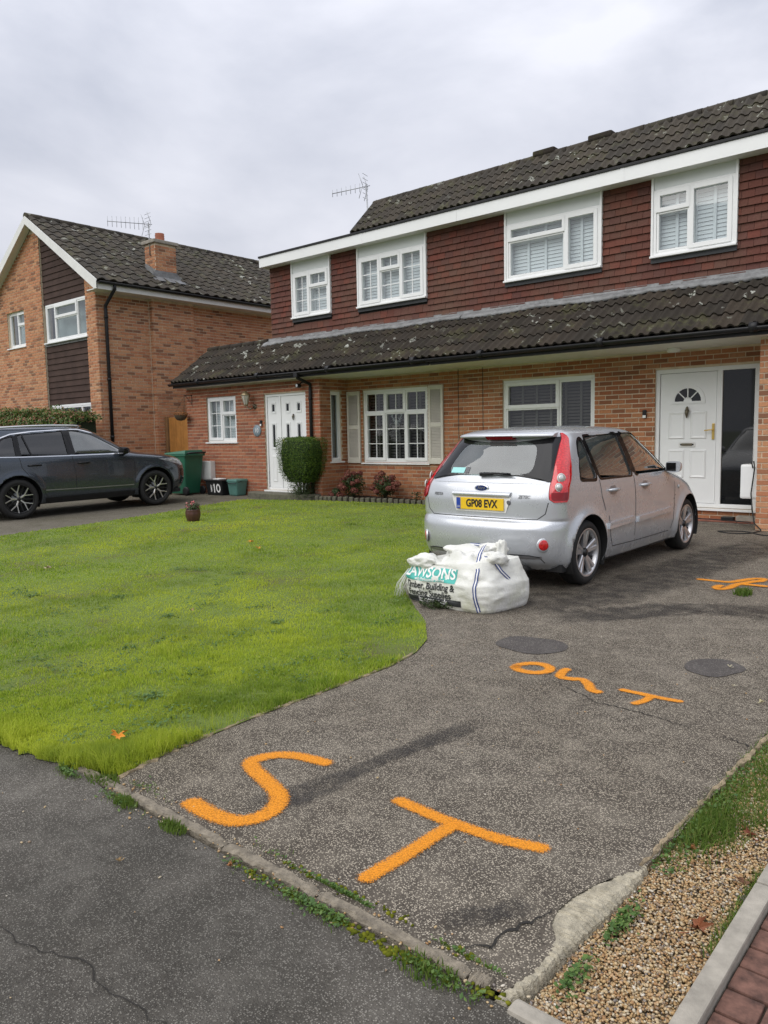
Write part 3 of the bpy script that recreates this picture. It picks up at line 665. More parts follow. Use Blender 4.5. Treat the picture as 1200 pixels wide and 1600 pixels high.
# ================================================================== the two semi-detached houses
YW, YB = 12.0, 11.2                 # main front wall, projecting front block
XL, XLB, XC, XP, XR, XE = -13.58, -15.85, -11.28, -8.22, -2.93, 1.6
ZL = 2.375
HA = thing('semi_detached_house', 'left semi with white double front door, shuttered window and red tile hung upper floor', 'house', (-11.5, 12, .1), 'pair of semi-detached houses')
HB = thing('semi_detached_house', 'right semi with panelled white door and dark sidelight behind the silver car', 'house', (-5.5, 12, .06), 'pair of semi-detached houses')
fw_, fb_, fr_ = FY(YW), FY(YB), FXp(XC)
WIN_A = (-10.82, -9.115, .885, ZL); NARROW = (11.50, 11.82, .92, 2.375); WIN_L = (-15.06, -13.97, 1.36, 2.41); DOOR_L = (-13.0, -11.69, .30, 2.38)
WIN_B = (-7.43, -5.66, .885, ZL); DOOR_R = (-4.655, -3.14, .255, ZL)
ZT = 2.66
# lower walls
ma_ = MB(); slab(fw_, XC-.2, XP-.001, 0, ZT+.3, [WIN_A], .25, ma_); slab(fb_, XLB, XC-.255, 0, ZT, [WIN_L, DOOR_L], .22, ma_)
slab(fr_, YB, YW+.02, 0, ZT, [NARROW], .25, ma_); ma_.box(XLB, XLB+.22, YB+.22, 16, 0, ZT)
wallA = part('wall', ma_.mesh('wall', M['mortar']), HA)
lst = []; bricks(fw_, XC, XP, 0, ZT, [WIN_A], M['brick_multi'], lst, YW); place_bricks(lst, wallA, 'x', 210)
lst = []; bricks(fb_, XLB, XC, 0, ZT, [WIN_L, DOOR_L], M['brick_red'], lst, YB); bricks(fr_, YB+.001, YW, 0, ZT, [NARROW], M['brick_multi'], lst, XC); place_bricks(lst, wallA, 'x', 90)
mb_ = MB(); slab(fw_, XP, XR+.3, 0, ZT+.3, [WIN_B, DOOR_R], .25, mb_); slab(fb_, XR, XE, 0, ZT, [], .22, mb_); mb_.box(XR, XR+.2, YB+.22, YW-.002, 0, ZT); mb_.box(XE-.2, XE, YB+.22, 17, 0, ZT)
wallB = part('wall', mb_.mesh('wall', M['mortar_pale']), HB)
lst = []; bricks(fw_, XP, XR, 0, ZT, [WIN_B, DOOR_R], M['brick_multi'], lst, YW); bricks(fb_, XR, XE, 0, ZT, [], M['brick_buff'], lst, YB); place_bricks(lst, wallB, 'x', 300)
# movement joints in the brickwork
for ux, h in ((-8.388, HA), (-7.846, HB)):
    m = MB(); m.tube([(ux, YW-.016, .2), (ux+.004, YW-.016, 1.2), (ux, YW-.014, ZT)], .004, 6); part('cable', m.mesh('cable', M['black_plastic']), h)
# upper walls (batten backing) and the tile hanging
UW = [(-12.84, -11.645, 4.045, 5.30), (-10.87, -9.09, 4.045, 5.30), (-7.36, -5.55, 4.07, 5.32), (-4.745, -3.49, 4.07, 5.32)]
ZU0, ZU1 = 3.60, 5.32
fu_ = FY(YW+.03)
tw, tg = .18, .115
def hung_mesh(w):
    m = MB(); z0, z1 = -.002, tg+.03
    P = [(-w/2, -.044, z0), (w/2, -.044, z0), (w/2, -.026, z0), (-w/2, -.026, z0), (-w/2, -.012, z1), (w/2, -.012, z1), (w/2, -.002, z1), (-w/2, -.002, z1)]
    m.faces(P, [(0, 1, 5, 4), (0, 3, 2, 1), (1, 2, 6, 5), (3, 0, 4, 7)]); return m
HM = hung_mesh(tw-.0045).mesh('hung_tile', M['hung_tile'], recalc=False)
def hang(house, x0, x1, ops, limit):
    m = MB(); slab(fu_, x0, x1, ZU0-.1, ZU1+.1, ops, .2, m); w = part('upper_wall', m.mesh('upper_wall', M['black_matt']), house)
    items = []; r0 = math.ceil((ZU0-.02)/tg); r = r0
    while r*tg < ZU1-.03:
        z = r*tg; odd = r % 2; free = [(x0, x1)]
        for o in ops:
            if o[2]-.13 < z+.03 < o[3]: free = [q for a, b in free for q in ([(a, min(b, o[0]))] if o[0] > a else [])+([(max(a, o[1]), b)] if o[1] < b else []) if q[1]-q[0] > .01]
        for a, b in free:
            k = math.floor((a+YW+odd*tw/2)/tw)
            while True:
                s = k*tw-odd*tw/2-YW; e = s+tw
                if s >= b: break
                s2, e2 = max(s, a), min(e, b); 
                if e2-s2 > .025: items.append((math.hypot((s2+e2)/2, YW), (s2+e2)/2, e2-s2, z))
                k += 1
        r += 1
    items.sort(); n = 0; rest = MB()
    for dd, u, L, z in items:
        jz, jy = RND.uniform(-.003, .003), RND.uniform(-.002, .004)
        if abs(L-tw) < .002 and n < limit:
            o = bpy.data.objects.new('hung_tile', HM); link(o, w, Matrix.Translation((u, YW+.03-jy, z+jz)) @ Matrix.Rotation(RND.uniform(-.008, .008), 4, 'Y')); n += 1
        else:
            t = hung_mesh(L-.0045); rest.faces([(a+u, b+YW+.03-jy, c+z+jz) for a, b, c in t.v], t.f)
    part('tile_hanging', rest.mesh('tile_hanging', M['hung_tile'], recalc=False), w, kind='stuff')
    return w
upA = hang(HA, XL, XP, UW[:2], 300); upB = hang(HB, XP, XE, UW[2:], 300)
m = MB(); m.box(XL, XL+.1, YW+.23, 17.5, 2.4, 5.4); part('side_wall', m.mesh('side_wall', M['brick_red']), HA)
# closed shells so that the rooms are dark
for h, x0, x1 in ((HA, XL+.1, XP-.01), (HB, XP+.01, XE)):
    m = MB(); m.box(x0, x1, YW+.26, 17.4, .05, 2.55, skip=(2,)); m.box(x0, x1, YW+.24, 17.4, 2.75, 5.42, skip=(2,)); part('room_lining', m.mesh('room_lining', M['dark_room'], recalc=False), h)
m = MB(); m.box(XLB+.23, XC-.26, YB+.23, 15, .05, 2.6, skip=(2, 4)); part('room_lining', m.mesh('room_lining', M['dark_room'], recalc=False), HA)
m = MB(); m.box(XC-.26, XC-.25, YB+.22, YW, .05, .9); part('room_lining', m.mesh('room_lining', M['dark_room']), HA)
# upper windows
def upwin(h, o, panes, bars, vr, zh, label):
    u0, u1, z0, z1 = o; fr = FY(YW-.035)
    w = window(h, fr, u0+.035, u1-.035, z0+.03, zh, panes, d=.0, bars=bars, blind='blind_white', vrails=vr, fw=.045, depth=.09, label=label, slat=.06, sill=False)
    m = MB(); bar(m, fr, u0-.005, u1+.005, -.05, .03, z0, z0+.032); part('sill', m.mesh('sill', M['upvc'], bevel=.005), w)
    m = MB(); bar(m, fr, u0, u0+.034, -.012, .1, z0+.033, z1-.02); bar(m, fr, u1-.034, u1, -.012, .1, z0+.033, z1-.02); part('side_trim', m.mesh('side_trim', M['upvc']), w)
    m = MB(); bar(m, fr, u0+.036, u1-.036, .012, .09, zh+.006, z1+.03); part('head_panel', m.mesh('head_panel', M['upvc_panel']), w)
    m = MB(); bar(m, fr, u0+.0, u1-.0, .004, .03, z0-.07, z0-.001); part('flashing_apron', m.mesh('flashing_apron', pm('old_lead', (.045, .048, .052), .7)), w)
    return w
upwin(HA, UW[0], [(0, .46, 0, 1, 1), (.46, 1, .64, 1, 1), (.46, 1, 0, .64, 0)], {0: (2, 3), 1: (2, 1), 2: (2, 2)}, 2, 5.03, None)
upwin(HA, UW[1], [(0, .33, 0, 1, 1), (.33, .66, .68, 1, 1), (.33, .66, 0, .68, 0), (.66, 1, 0, 1, 1)], {0: (2, 3), 1: (2, 1), 2: (2, 2), 3: (2, 3)}, 3, 5.05, None)
upwin(HB, UW[2], [(0, .66, .72, 1, 1), (0, .66, 0, .72, 0), (.66, 1, 0, 1, 1)], None, 5, 5.05, None)
upwin(HB, UW[3], [(0, .46, .68, 1, 1), (0, .46, 0, .68, 0), (.46, 1, 0, 1, 1)], None, 4, 5.08, None)
# lower windows
wA = window(HA, fw_, *WIN_A, [(0, .33, .70, 1, 0), (.33, .665, .70, 1, 1), (.665, 1, .70, 1, 0), (0, .33, 0, .70, 1), (.33, .665, 0, .70, 0), (.665, 1, 0, .70, 1)], bars={0: (2, 1), 1: (2, 1), 2: (2, 1), 3: (2, 3), 4: (2, 3), 5: (2, 3)}, blind='blind_dark', vrails=6, gl='pane_dark', d=.03, slat=.06)
window(HA, fr_, *NARROW, [(0, 1, 0, 1, 0)], blind='blind_white', d=.03, slat=.06, fw=.035, gl='pane_dark')
window(HA, fb_, *WIN_L, [(0, .5, 0, 1, 1), (.5, 1, .62, 1, 1), (.5, 1, 0, .62, 0)], bars={0: (2, 3), 1: (2, 1), 2: (2, 2)}, blind='blind_white', vrails=2, d=.03, slat=.06)
window(HB, fw_, *WIN_B, [(0, .63, .68, 1, 1), (0, .63, 0, .68, 0), (.63, 1, 0, 1, 0)], blind='blind_dark', vrails=6, gl='pane_dark', d=.03, slat=.055)
# wreath hanging in the shuttered window
m = MB()
for k in range(60):
    a = 2*math.pi*k/60; hx = .16*math.sin(a)**3*.85; hz = .13*math.cos(a)*.9-.05*math.cos(2*a)-.02*math.cos(3*a)
    for q in range(4):
        m.tube([(-9.98+hx, 12.085, 1.83+hz), (-9.98+hx+RND.uniform(-.05, .05), 12.085+RND.uniform(-.012, .012), 1.83+hz+RND.uniform(-.05, .05))], .004, 4)
tag(part('wreath', m.mesh('wreath', M['blind_white'])), 'pale heart shaped wreath hanging in the shuttered window', 'wreath')
# louvred shutters
def shutter(u0, u1, z0, z1, label):
    o = thing('louvred_shutter', label, 'shutter', ((u0+u1)/2, YW, z0), 'shutters beside the window'); fr = FY(YW-.052); m = MB(); w = .05
    zc = (z0+z1)/2
    bar(m, fr, u0, u0+w, 0, .04, z0, z1); bar(m, fr, u1-w, u1, 0, .04, z0, z1)
    for a, b in ((z0, z0+.11), (zc-.04, zc+.04), (z1-.08, z1)): bar(m, fr, u0+w, u1-w, 0.002, .038, a, b)
    part('frame', m.mesh('shutter_frame', M['cream_paint'], bevel=.004), o)
    m = MB(); n = 24; lz = []
    for a, b in ((z0+.11, zc-.04), (zc+.04, z1-.08)):
        k = 0; n_ = int((b-a)/.028)
        for k in range(n_): lz.append(a+(k+.5)*(b-a)/n_)
    sm2 = MB(); L = u1-u0-2*w; sm2.faces([(0, 0, -.014), (L, 0, -.014), (L, .004, -.014), (0, .004, -.014), (0, .028, .012), (L, .028, .012), (L, .032, .012), (0, .032, .012)], [(0, 1, 5, 4), (0, 3, 2, 1), (3, 7, 6, 2), (4, 5, 6, 7)])
    sme = sm2.mesh('slat', M['cream_paint'], recalc=False)
    for z in lz: q = bpy.data.objects.new('slat', sme); link(q, o, Matrix.Translation((u0+w, YW-.052+.003, z)))
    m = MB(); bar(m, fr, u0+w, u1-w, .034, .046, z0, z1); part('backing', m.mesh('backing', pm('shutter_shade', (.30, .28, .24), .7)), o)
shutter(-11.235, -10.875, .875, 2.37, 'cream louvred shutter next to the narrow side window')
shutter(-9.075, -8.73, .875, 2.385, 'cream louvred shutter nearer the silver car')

# ---- doors
def panel(m, fr, u0, u1, z0, z1, d):
    """raised field panel with a moulded edge"""
    w = .02; A = [(u0, d, z0), (u1, d, z0), (u1, d, z1), (u0, d, z1)]; B = [(u0+w, d-.014, z0+w), (u1-w, d-.014, z0+w), (u1-w, d-.014, z1-w), (u0+w, d-.014, z1-w)]; w2 = w*2.2
    C = [(u0+w2, d-.006, z0+w2), (u1-w2, d-.006, z0+w2), (u1-w2, d-.006, z1-w2), (u0+w2, d-.006, z1-w2)]
    P = [fr(*p) for p in A+B+C]; m.faces(P, [(i, (i+1) % 4, 4+(i+1) % 4, 4+i) for i in range(4)]+[(4+i, 4+(i+1) % 4, 8+(i+1) % 4, 8+i) for i in range(4)]+[(8, 9, 10, 11)])
def door_right():
    u0, u1, z0, z1 = DOOR_R; fr = fw_; m = MB(); d = .03
    ring(m, fr, u0, u1, z0, z1, .065, d, d+.08); bar(m, fr, -3.735, -3.655, d, d+.08, z0+.065, z1-.065)
    dr = part('front_door', m.mesh('door_frame', M['upvc'], bevel=.006), HB); dr['label'] = 'white panelled front door with fanlight and dark sidelight'
    a, b = u0+.07, -3.742; m = MB(); bar(m, fr, a, b, d+.016, d+.07, z0+.07, z1-.07)
    cx = (a+b)/2; pw = .21
    for s in (-1, 1):
        c = cx+s*.165; panel(m, fr, c-pw/2-.02, c+pw/2+.02, 1.30, 1.72, d+.0145); panel(m, fr, c-pw/2-.02, c+pw/2+.02, .70, 1.14, d+.0145)
    # moulded fanlight surround
    n = 14; R0, R1, zb = .20, .26, 1.875
    arc = lambda R, dd: [fr(cx+R*math.cos(math.pi*k/n), dd, zb+R*math.sin(math.pi*k/n)) for k in range(n+1)]
    A, B = arc(R1, d+.002), arc(R0, d+.004); m.faces(A+B, [(k, k+1, n+2+k, n+1+k) for k in range(n)]); A2 = arc(R1, d+.016); m.faces(A+A2, [(k, k+1, n+2+k, n+1+k) for k in range(n)])
    bar(m, fr, cx-R1, cx+R1, d+.002, d+.016, zb-.035, zb)
    leaf = part('door_leaf', m.mesh('door_leaf', M['upvc']), dr)
    m = MB(); P = arc(R0-.002, d+.013); m.poly(P); part('fanlight', m.mesh('fanlight', M['pane_black'], recalc=False), dr)
    m = MB()
    for q in (0, 1, 2, 3, 4):
        an = math.pi*(q)/4
        if q in (0, 4): continue
        dx, dz = math.cos(an), math.sin(an); px, pz_ = -dz*.008, dx*.008
        m.prism([fr(cx+dx*.05+px, d+.012, zb+dz*.05+pz_), fr(cx+dx*.05-px, d+.012, zb+dz*.05-pz_), fr(cx+dx*R0-px, d+.012, zb+dz*R0-pz_), fr(cx+dx*R0+px, d+.012, zb+dz*R0+pz_)], (0, -.008, 0))
    m.prism(arc(.062, d+.012), (0, -.008, 0)); part('glazing_bar', m.mesh('glazing_bar', M['upvc']), dr)
    m = MB(); m.poly([fr(-3.655, d+.03, z0+.065), fr(u1-.065, d+.03, z0+.065), fr(u1-.065, d+.03, z1-.065), fr(-3.655, d+.03, z1-.065)]); part('sidelight', m.mesh('sidelight', M['pane_black'], recalc=False), dr)
    m = MB(); m.box(cx-.08, cx+.08, YW+d-.002, YW+d+.014, 1.195, 1.235); m.tube([fr(cx, d+.0, 1.79), fr(cx, d-.02, 1.77), fr(cx, d-.02, 1.73)], [.012, .02, .028], 8); m.tube([fr(cx, d-.015, 1.74), fr(cx, d-.03, 1.70), fr(cx, d-.022, 1.62)], [.035, .03, .008], 8); part('knocker', m.mesh('knocker', M['pewter']), dr)
    m = MB(); ring(m, fr, cx-.125, cx+.125, 1.18, 1.25, .022, d+.004, d+.016); part('letter_plate', m.mesh('letter_plate', M['white_paint'], bevel=.004), dr)
    m = MB(); m.box(cx-.10, cx+.10, YW+d+.008, YW+d+.015, 1.202, 1.228); part('letter_slot', m.mesh('letter_slot', M['black_matt']), dr)
    m = MB(); hx = b-.035; m.box(hx-.018, hx+.018, YW+d-.004, YW+d+.016, 1.29, 1.53); m.tube([fr(hx, d, 1.435), fr(hx, d-.045, 1.435), fr(hx-.03, d-.05, 1.435), fr(hx-.115, d-.045, 1.425)], .0095, 8); part('door_handle', m.mesh('door_handle', M['brass'], bevel=.003), dr)
    m = MB(); m.box(u0-.02, u1+.02, YW-.07, YW+.03, z0-.035, z0-.002); part('threshold', m.mesh('threshold', M['upvc'], bevel=.004), dr)
t = NT('pane_black'); t.set(Base_Color=(.012, .013, .014), Roughness=.03); t.b.inputs['IOR'].default_value = 1.52; M['pane_black'] = t.m
door_right()
def door_left():
    u0, u1, z0, z1 = DOOR_L; fr = fb_; d = .03; m = MB()
    ring(m, fr, u0, u1, z0, z1, .055, d, d+.08); um = u0+.47; bar(m, fr, um-.025, um+.025, d, d+.08, z0+.055, z1-.055)
    dr = part('front_door', m.mesh('door_frame', M['upvc'], bevel=.006), HA); dr['label'] = 'white door and side leaf with small square and slot lights'
    for (a, b, nm, cs) in ((u0+.06, um-.03, 'side_leaf', [0.5]), (um+.03, u1-.06, 'door_leaf', [.27, .73])):
        m = MB(); bar(m, fr, a, b, d+.016, d+.07, z0+.06, z1-.06)
        g = MB()
        for c in cs:
            cx = a+(b-a)*c; hw = .075
            for (za, zb) in ((2.0, 2.16), (1.23, 1.72)):
                ring(m, fr, cx-hw, cx+hw, za-.04, zb+.04, .026, d+.004, d+.0155); g.poly([fr(cx-.036, d+.012, za+.005), fr(cx+.036, d+.012, za+.005), fr(cx+.036, d+.012, zb-.005), fr(cx-.036, d+.012, zb-.005)])
            panel(m, fr, cx-hw, cx+hw, .48, 1.05, d+.0145)
        lf = part(nm, m.mesh(nm, M['upvc']), dr); part('door_light', g.mesh('door_light', M['pane_black'], recalc=False), dr)
    m = MB(); hx = um+.075; m.box(hx-.014, hx+.014, YB+d-.003, YB+d+.014, 1.17, 1.4); m.tube([fr(hx, d, 1.30), fr(hx, d-.045, 1.30), fr(hx+.1, d-.045, 1.30)], .009, 8); part('door_handle', m.mesh('door_handle', M['brass']), dr)
    m = MB(); cx = (um+u1)/2; m.tube([fr(cx, d+.002, 1.93), fr(cx, d-.018, 1.88), fr(cx, d-.01, 1.80)], [.014, .022, .006], 8); part('knocker', m.mesh('knocker', M['pewter']), dr)
    m = MB(); m.box(u0-.03, u1+.02, YB-.06, YB+.03, z0-.035, z0-.002); part('threshold', m.mesh('threshold', M['upvc'], bevel=.004), dr)
door_left()

# ---- lower tiled roof, gutter, soffit
TM_D = tile_mesh('roof_tile', M['roof_tile_dark'], .30, .40, 2, .040)
EY, EZ = 10.86, 2.79; TY, TZ = 11.97, 3.60
vd = Vector((0, TY-EY, TZ-EZ)); SL = vd.length; vdn = vd.normalized(); nn = Vector((1, 0, 0)).cross(vdn)
for h, x0, x1 in ((HA, -15.92, XP-.005), (HB, XP+.005, XE+.1)):
    m = MB(); xs0 = x0
    m.faces([(xs0, EY+.03, EZ-.03), (x1, EY+.03, EZ-.03), (x1, TY, TZ-.03), (xs0, TY, TZ-.03), (xs0, EY+.03, EZ-.05), (x1, EY+.03, EZ-.05), (x1, TY, TZ-.3), (xs0, TY, TZ-.3)], [(0, 1, 2, 3), (4, 7, 6, 5), (0, 3, 7, 4), (1, 5, 6, 2), (0, 4, 5, 1)])
    rf = part('porch_roof', m.mesh('porch_roof', M['black_matt']), h)
    nu = int(round((x1-x0)/.30)); w_ = (x1-x0)/nu; g_ = SL/4.0
    tile_roof(rf, TM_D, (x0, EY-.02, EZ-.022), (1, 0, 0), vd, nu, 4, g_, w_, seed=21 if h is HA else 22)
    if h is HA:      # ridge and closing course where the side extension stands clear of the upper floor
        m = MB()
        for k in range(5): m.tube([(-15.93+k*.45, TY+.03, TZ+.03), (-15.49+k*.45, TY+.03, TZ+.035)], .075, 10)
        part('ridge', m.mesh('ridge', M['roof_tile_dark']), rf)
        m = MB(); m.faces([(x0, TY, TZ), (XL, TY, TZ), (XL, 14.5, TZ-1.2), (x0, 14.5, TZ-1.2)], [(0, 1, 2, 3)]); part('rear_slope', m.mesh('rear_slope', M['roof_tile_dark']), rf)
        m = MB(); m.prism([(x0-.02, EY-.02, EZ-.09), (x0-.02, EY-.02, EZ+.02), (x0-.02, TY, TZ+.03), (x0-.02, TY, TZ-.09)], (.06, 0, 0)); part('verge', m.mesh('verge', M['black_matt']), rf)
        m = MB(); m.prism([(XLB+.01, YB, ZT), (XLB+.01, TY, ZT), (XLB+.01, TY, TZ-.05), (XLB+.01, YB+.02, 2.98)], (.2, 0, 0)); part('gable_wall', m.mesh('gable_wall', M['brick_red']), h)
    # crinkled lead flashing
    m = MB(); xa = XL-.12 if h is HA else XP; xb = XP if h is HA else XE; n = int((xb-xa)/.08); rings = []
    for k in range(n+1):
        x = xa+(xb-xa)*k/n; low = .16+.03*math.sin(x*3.1)+RND.uniform(-.02, .02); b = Vector((x, TY, TZ))-vdn*low
        pr = [Vector((x, YW-.012, 3.70)), Vector((x, YW-.014, TZ+.045)), Vector((x, YW-.045, TZ+.035+RND.uniform(0, .012))), b*.5+Vector((x, YW-.045, TZ+.03))*.5+nn*(.05+RND.uniform(-.008, .008)), b+nn*(.058+RND.uniform(-.012, .01)), b+nn*.03]
        rings.append(pr)
    m.loft(rings, 0, False, False, True); part('lead_flashing', m.mesh('lead_flashing', M['lead'], recalc=False), h)
    m = MB(); gutter(m, (x0-.02, EY-.06, EZ-.04), (x1, EY-.06, EZ-.04)); 
    k = x0+1.1
    while k < x1: m.tube([(k-.05, EY-.06, EZ-.042), (k+.05, EY-.06, EZ-.042)], .066, 10); k += 2.1
    part('gutter', m.mesh('gutter', M['black_plastic']), h)
    m = MB(); m.box(x0+.03, x1, EY-.003, EY+.022, ZT-.012, EZ-.03); part('fascia_board', m.mesh('fascia_board', M['black_plastic']), h)
    m = MB()
    if h is HA: m.box(XLB, XC, EY+.022, YB+.02, ZT-.008, ZT+.008); m.box(XC+.001, x1, EY+.022, YW+.02, ZT-.008, ZT+.008)
    else: m.box(x0, XR, EY+.022, YW+.02, ZT-.008, ZT+.008); m.box(XR+.001, XE, EY+.022, YB+.02, ZT-.008, ZT+.008)
    part('soffit', m.mesh('soffit', M['soffit']), h)
# ---- fascia, flat roof and main pitched roof
FYY = 11.74; RX = -10.80
for h, x0, x1 in ((HA, XL-.06, XP), (HB, XP, XE+.1)):
    m = MB(); xx = x0; k = 0
    while xx < x1-.01:
        xe = min(xx+3.1, x1); m.box(xx+.0015, xe-.0015, FYY, FYY+.022, 5.255, 5.455); 
        if k: m.box(xx-.03, xx+.03, FYY-.004, FYY-.0005, 5.253, 5.457)
        xx = xe; k += 1
    part('fascia_board', m.mesh('fascia_board', M['upvc']), h)
    m = MB(); m.box(x0+.01, x1, FYY+.022, YW+.03, 5.262, 5.275); part('soffit', m.mesh('soffit', M['soffit']), h)
    m = MB(); m.box(x0-.015, x1, FYY-.02, FYY+.35, 5.457, 5.50)
    if h is HA: m.box(x0-.015, x0+.02, FYY+.351, 17.6, 5.30, 5.50)
    part('roof_edge', m.mesh('roof_edge', M['black_plastic'], bevel=.006), h)
m = MB(); m.box(XL-.03, XE, FYY+.36, 17.6, 5.42, 5.47); part('flat_roof', m.mesh('flat_roof', M['black_matt']), HA)
m = MB(); m.box(XL-.06, XL-.035, FYY+.0225, 17.6, 5.255, 5.455); part('fascia_board', m.mesh('fascia_board', M['upvc']), HA)
RY0, RZ0, RY1, RZ1 = 11.76, 5.515, 12.46, 6.22
vd2 = Vector((0, RY1-RY0, RZ1-RZ0)); S2 = vd2.length
TM_U = tile_mesh('roof_tile', M['roof_tile_grey'], .30, .33, 2, .038)
for h, x0, x1 in ((HA, RX, XP-.003), (HB, XP+.003, XE+.1)):
    m = MB(); m.faces([(x0+.02, RY0+.03, RZ0-.01), (x1, RY0+.03, RZ0-.01), (x1, RY1, RZ1-.03), (x0+.02, RY1, RZ1-.03), (x1, 16.8, 5.47), (x0+.02, 16.8, 5.47)], [(0, 1, 2, 3), (3, 2, 4, 5), (0, 3, 5), (1, 4, 2)])
    rf = part('main_roof', m.mesh('main_roof', M['roof_tile_grey']), h)
    nu = int(round((x1-x0)/.30)); tile_roof(rf, TM_U, (x0, RY0-.01, RZ0-.01), (1, 0, 0), vd2, nu, 4, S2/4.0, (x1-x0)/nu, seed=31 if h is HA else 32)
    rm = MB(); rm.tube([(0, 0, 0), (.44, 0, .006)], .085, 12); rme = rm.mesh('ridge_tile', M['roof_tile_grey']); x = x0
    while x < x1-.05: o = bpy.data.objects.new('ridge_tile', rme); link(o, rf, Matrix.Translation((x, RY1+.03, RZ1-.015))); x += .45
    if h is HA:
        m = MB(); m.prism([(x0-.035, RY0-.02, RZ0-.06), (x0-.035, RY0-.02, RZ0+.035), (x0-.035, RY1+.02, RZ1+.05), (x0-.035, RY1+.05, RZ1-.09)], (.04, 0, 0)); part('verge', m.mesh('verge', M['black_plastic']), rf)
    else:
        for vx in (-7.06, -6.02):
            m = MB(); m.box(vx, vx+.42, RY1-.06, RY1+.16, RZ1+.02, RZ1+.12); part('ridge_vent', m.mesh('ridge_vent', M['roof_tile_dark'], bevel=.03), rf)
# downpipe of the left semi
m = MB(); px = -11.50; m.tube([(px, EY-.06, EZ-.08), (px, EY-.06, EZ-.16), (px, YB-.05, ZT-.14), (px, YB-.05, ZT-.25), (px, YB-.05, .2)], .034, 10); m.box(px-.05, px+.05, EY-.12, EY, EZ-.14, EZ-.06)
for z in (2.2, 1.3, .5): m.tube([(px, YB-.05, z), (px, YB-.05, z+.05)], .042, 10)
part('downpipe', m.mesh('downpipe', M['black_plastic']), HA)

# ================================================================== the gabled neighbour
NX, NY, NXL, NYE = -17.5, 9.9, -23.3, 17.8
APX, APZ, EVX, EVZ = -20.4, 7.28, -17.03, 5.20; NS = (APZ-EVZ)/(EVX-APX); 
HN = thing('gabled_house', 'orange brick gabled house with dark cladding, chimney and mossy roof behind the dark car', 'house', (-20.4, 13, .1))
fnf, fns = FY(NY), FXp(NX)
NCL = (-20.2, -17.98, .95, 7.2); NW = (-20.1, -17.97, 4.02, 4.99); NSW = (-22.29, -21.25, 4.06, 5.04); NGW = (-20.15, -17.99, 1.2, 2.39); NWH = 6.9
def gab(z, inset=.0):
    """width left of the gable at height z"""
    if z <= 5.05: return [(NXL, NX)]
    hw = (APZ-.14-z)/NS; 
    return [(APX-hw, APX+hw)] if hw > .05 else []
m = MB(); GW = [(NXL, 0), (NX, 0), (NX, 5.05), (NX, 5.05)]
slab(fnf, NXL, NX, 0, 5.05, [NCL, NSW], .25, m)
m.prism([(NXL, NY, 5.051), (-20.2, NY, 5.051), (-20.2, NY, APZ-.14-(.2)*NS-.0), (APX, NY, APZ-.14)][:3]+[(APX, NY, APZ-.14)], (0, .25, 0)) if False else None
for a, b in ((NXL, -20.2), (-17.98, NX)):
    pts = [(a, NY, 5.051), (b, NY, 5.051)]
    tb = min(APZ-.15, APZ-.15-NS*abs(b-APX)); ta = APZ-.15-NS*abs(a-APX)
    if a < APX < b: pts += [(b, NY, max(5.06, tb)), (APX, NY, APZ-.15), (a, NY, max(5.06, ta))]
    else: pts += [(b, NY, max(5.06, tb)), (a, NY, max(5.06, ta))]
    m.prism(pts, (0, .25, 0))
m.box(NX-.25, NX, NY+.2501, NYE, 0, 5.1); m.box(NXL, NXL+.25, NY+.2501, NYE, 0, 5.1); m.box(NXL+.25, NX-.25, NYE-.25, NYE, 0, 5.1)
m.box(NX, NX+.12, 11.36, 12.62, 0, 5.0)
wallN = part('wall', m.mesh('wall', M['mortar_pale']), HN)
lst = []; bricks(fnf, NXL, NX, 0, 6.95, [NCL, NSW], M['brick_buff'], lst, NY, topf=gab)
fbr = FXp(NX+.12); BR = (11.36, 12.62, 0, 5.0)
bricks(fns, NY+.001, NYE, 0, 5.0, [(11.355, 12.625, 0, 5.1)], M['brick_buff'], lst, NX); bricks(fbr, 11.36, 12.62, 0, 5.0, [], M['brick_buff'], lst, NX+.12)
bricks(FY(11.36), NX+.001, NX+.12, 0, 5.0, [], M['brick_buff'], lst, 11.36)
lst = [l for l in lst if not (l[3] is fns and l[0] > 16.2)]
place_bricks(lst, wallN, 'x', 300)
# cladding boards
def boards(z0, z1, topf=None):
    m = MB(); m.box(NCL[0]+.01, NCL[1]-.01, NY+.11, NY+.2, z0, z1); cl_ = part('cladding', MB().mesh('x', []) if False else MB().box(NCL[0]+.005, NCL[1]-.005, NY+.12, NY+.2, z0, min(z1, 5.7)).mesh('cladding_back', M['black_matt']), HN)
    z = z0; h = .152
    while z < z1-.02:
        a, b = NCL[0]+.008, NCL[1]-.008; zt = min(z+h, z1)
        q = MB(); y0, y1 = NY+.03, NY+.055
        top = lambda x: min(zt+.02, APZ-.19-NS*abs(x-APX))
        if top(b) < z+.02: b = APX+(APZ-.19-z-.03)/NS
        if b < a+.05: break
        P = [(a, y0, z), (b, y0, z), (b, y1, max(z+.01, top(b))), (a, y1, top(a))]
        if top(b) < zt+.02 and top(a) >= zt+.02:
            xk = APX+(APZ-.19-zt-.02)/NS; P = [(a, y0, z), (b, y0, z), (b, y1, max(z+.005, top(b))), (max(a, xk), y1, zt+.02), (a, y1, zt+.02)] if xk > a+.01 else P
        q.prism(P, (0, .02, 0)); part('board', q.mesh('board', M['cladding']), cl_); z += h
boards(5.0, 6.95); boards(2.40, 3.93)
m = MB(); m.box(NCL[0]+.005, NCL[1]-.005, NY+.02, NY+.10, 3.93, 3.99); part('window_apron', m.mesh('window_apron', M['lead']), HN)
window(HN, fnf, *NW, [(0, .22, 0, 1, 0), (.22, .78, .64, 1, 1), (.22, .78, 0, .64, 0), (.78, 1, 0, 1, 0)], d=.03, gl='pane_glass')
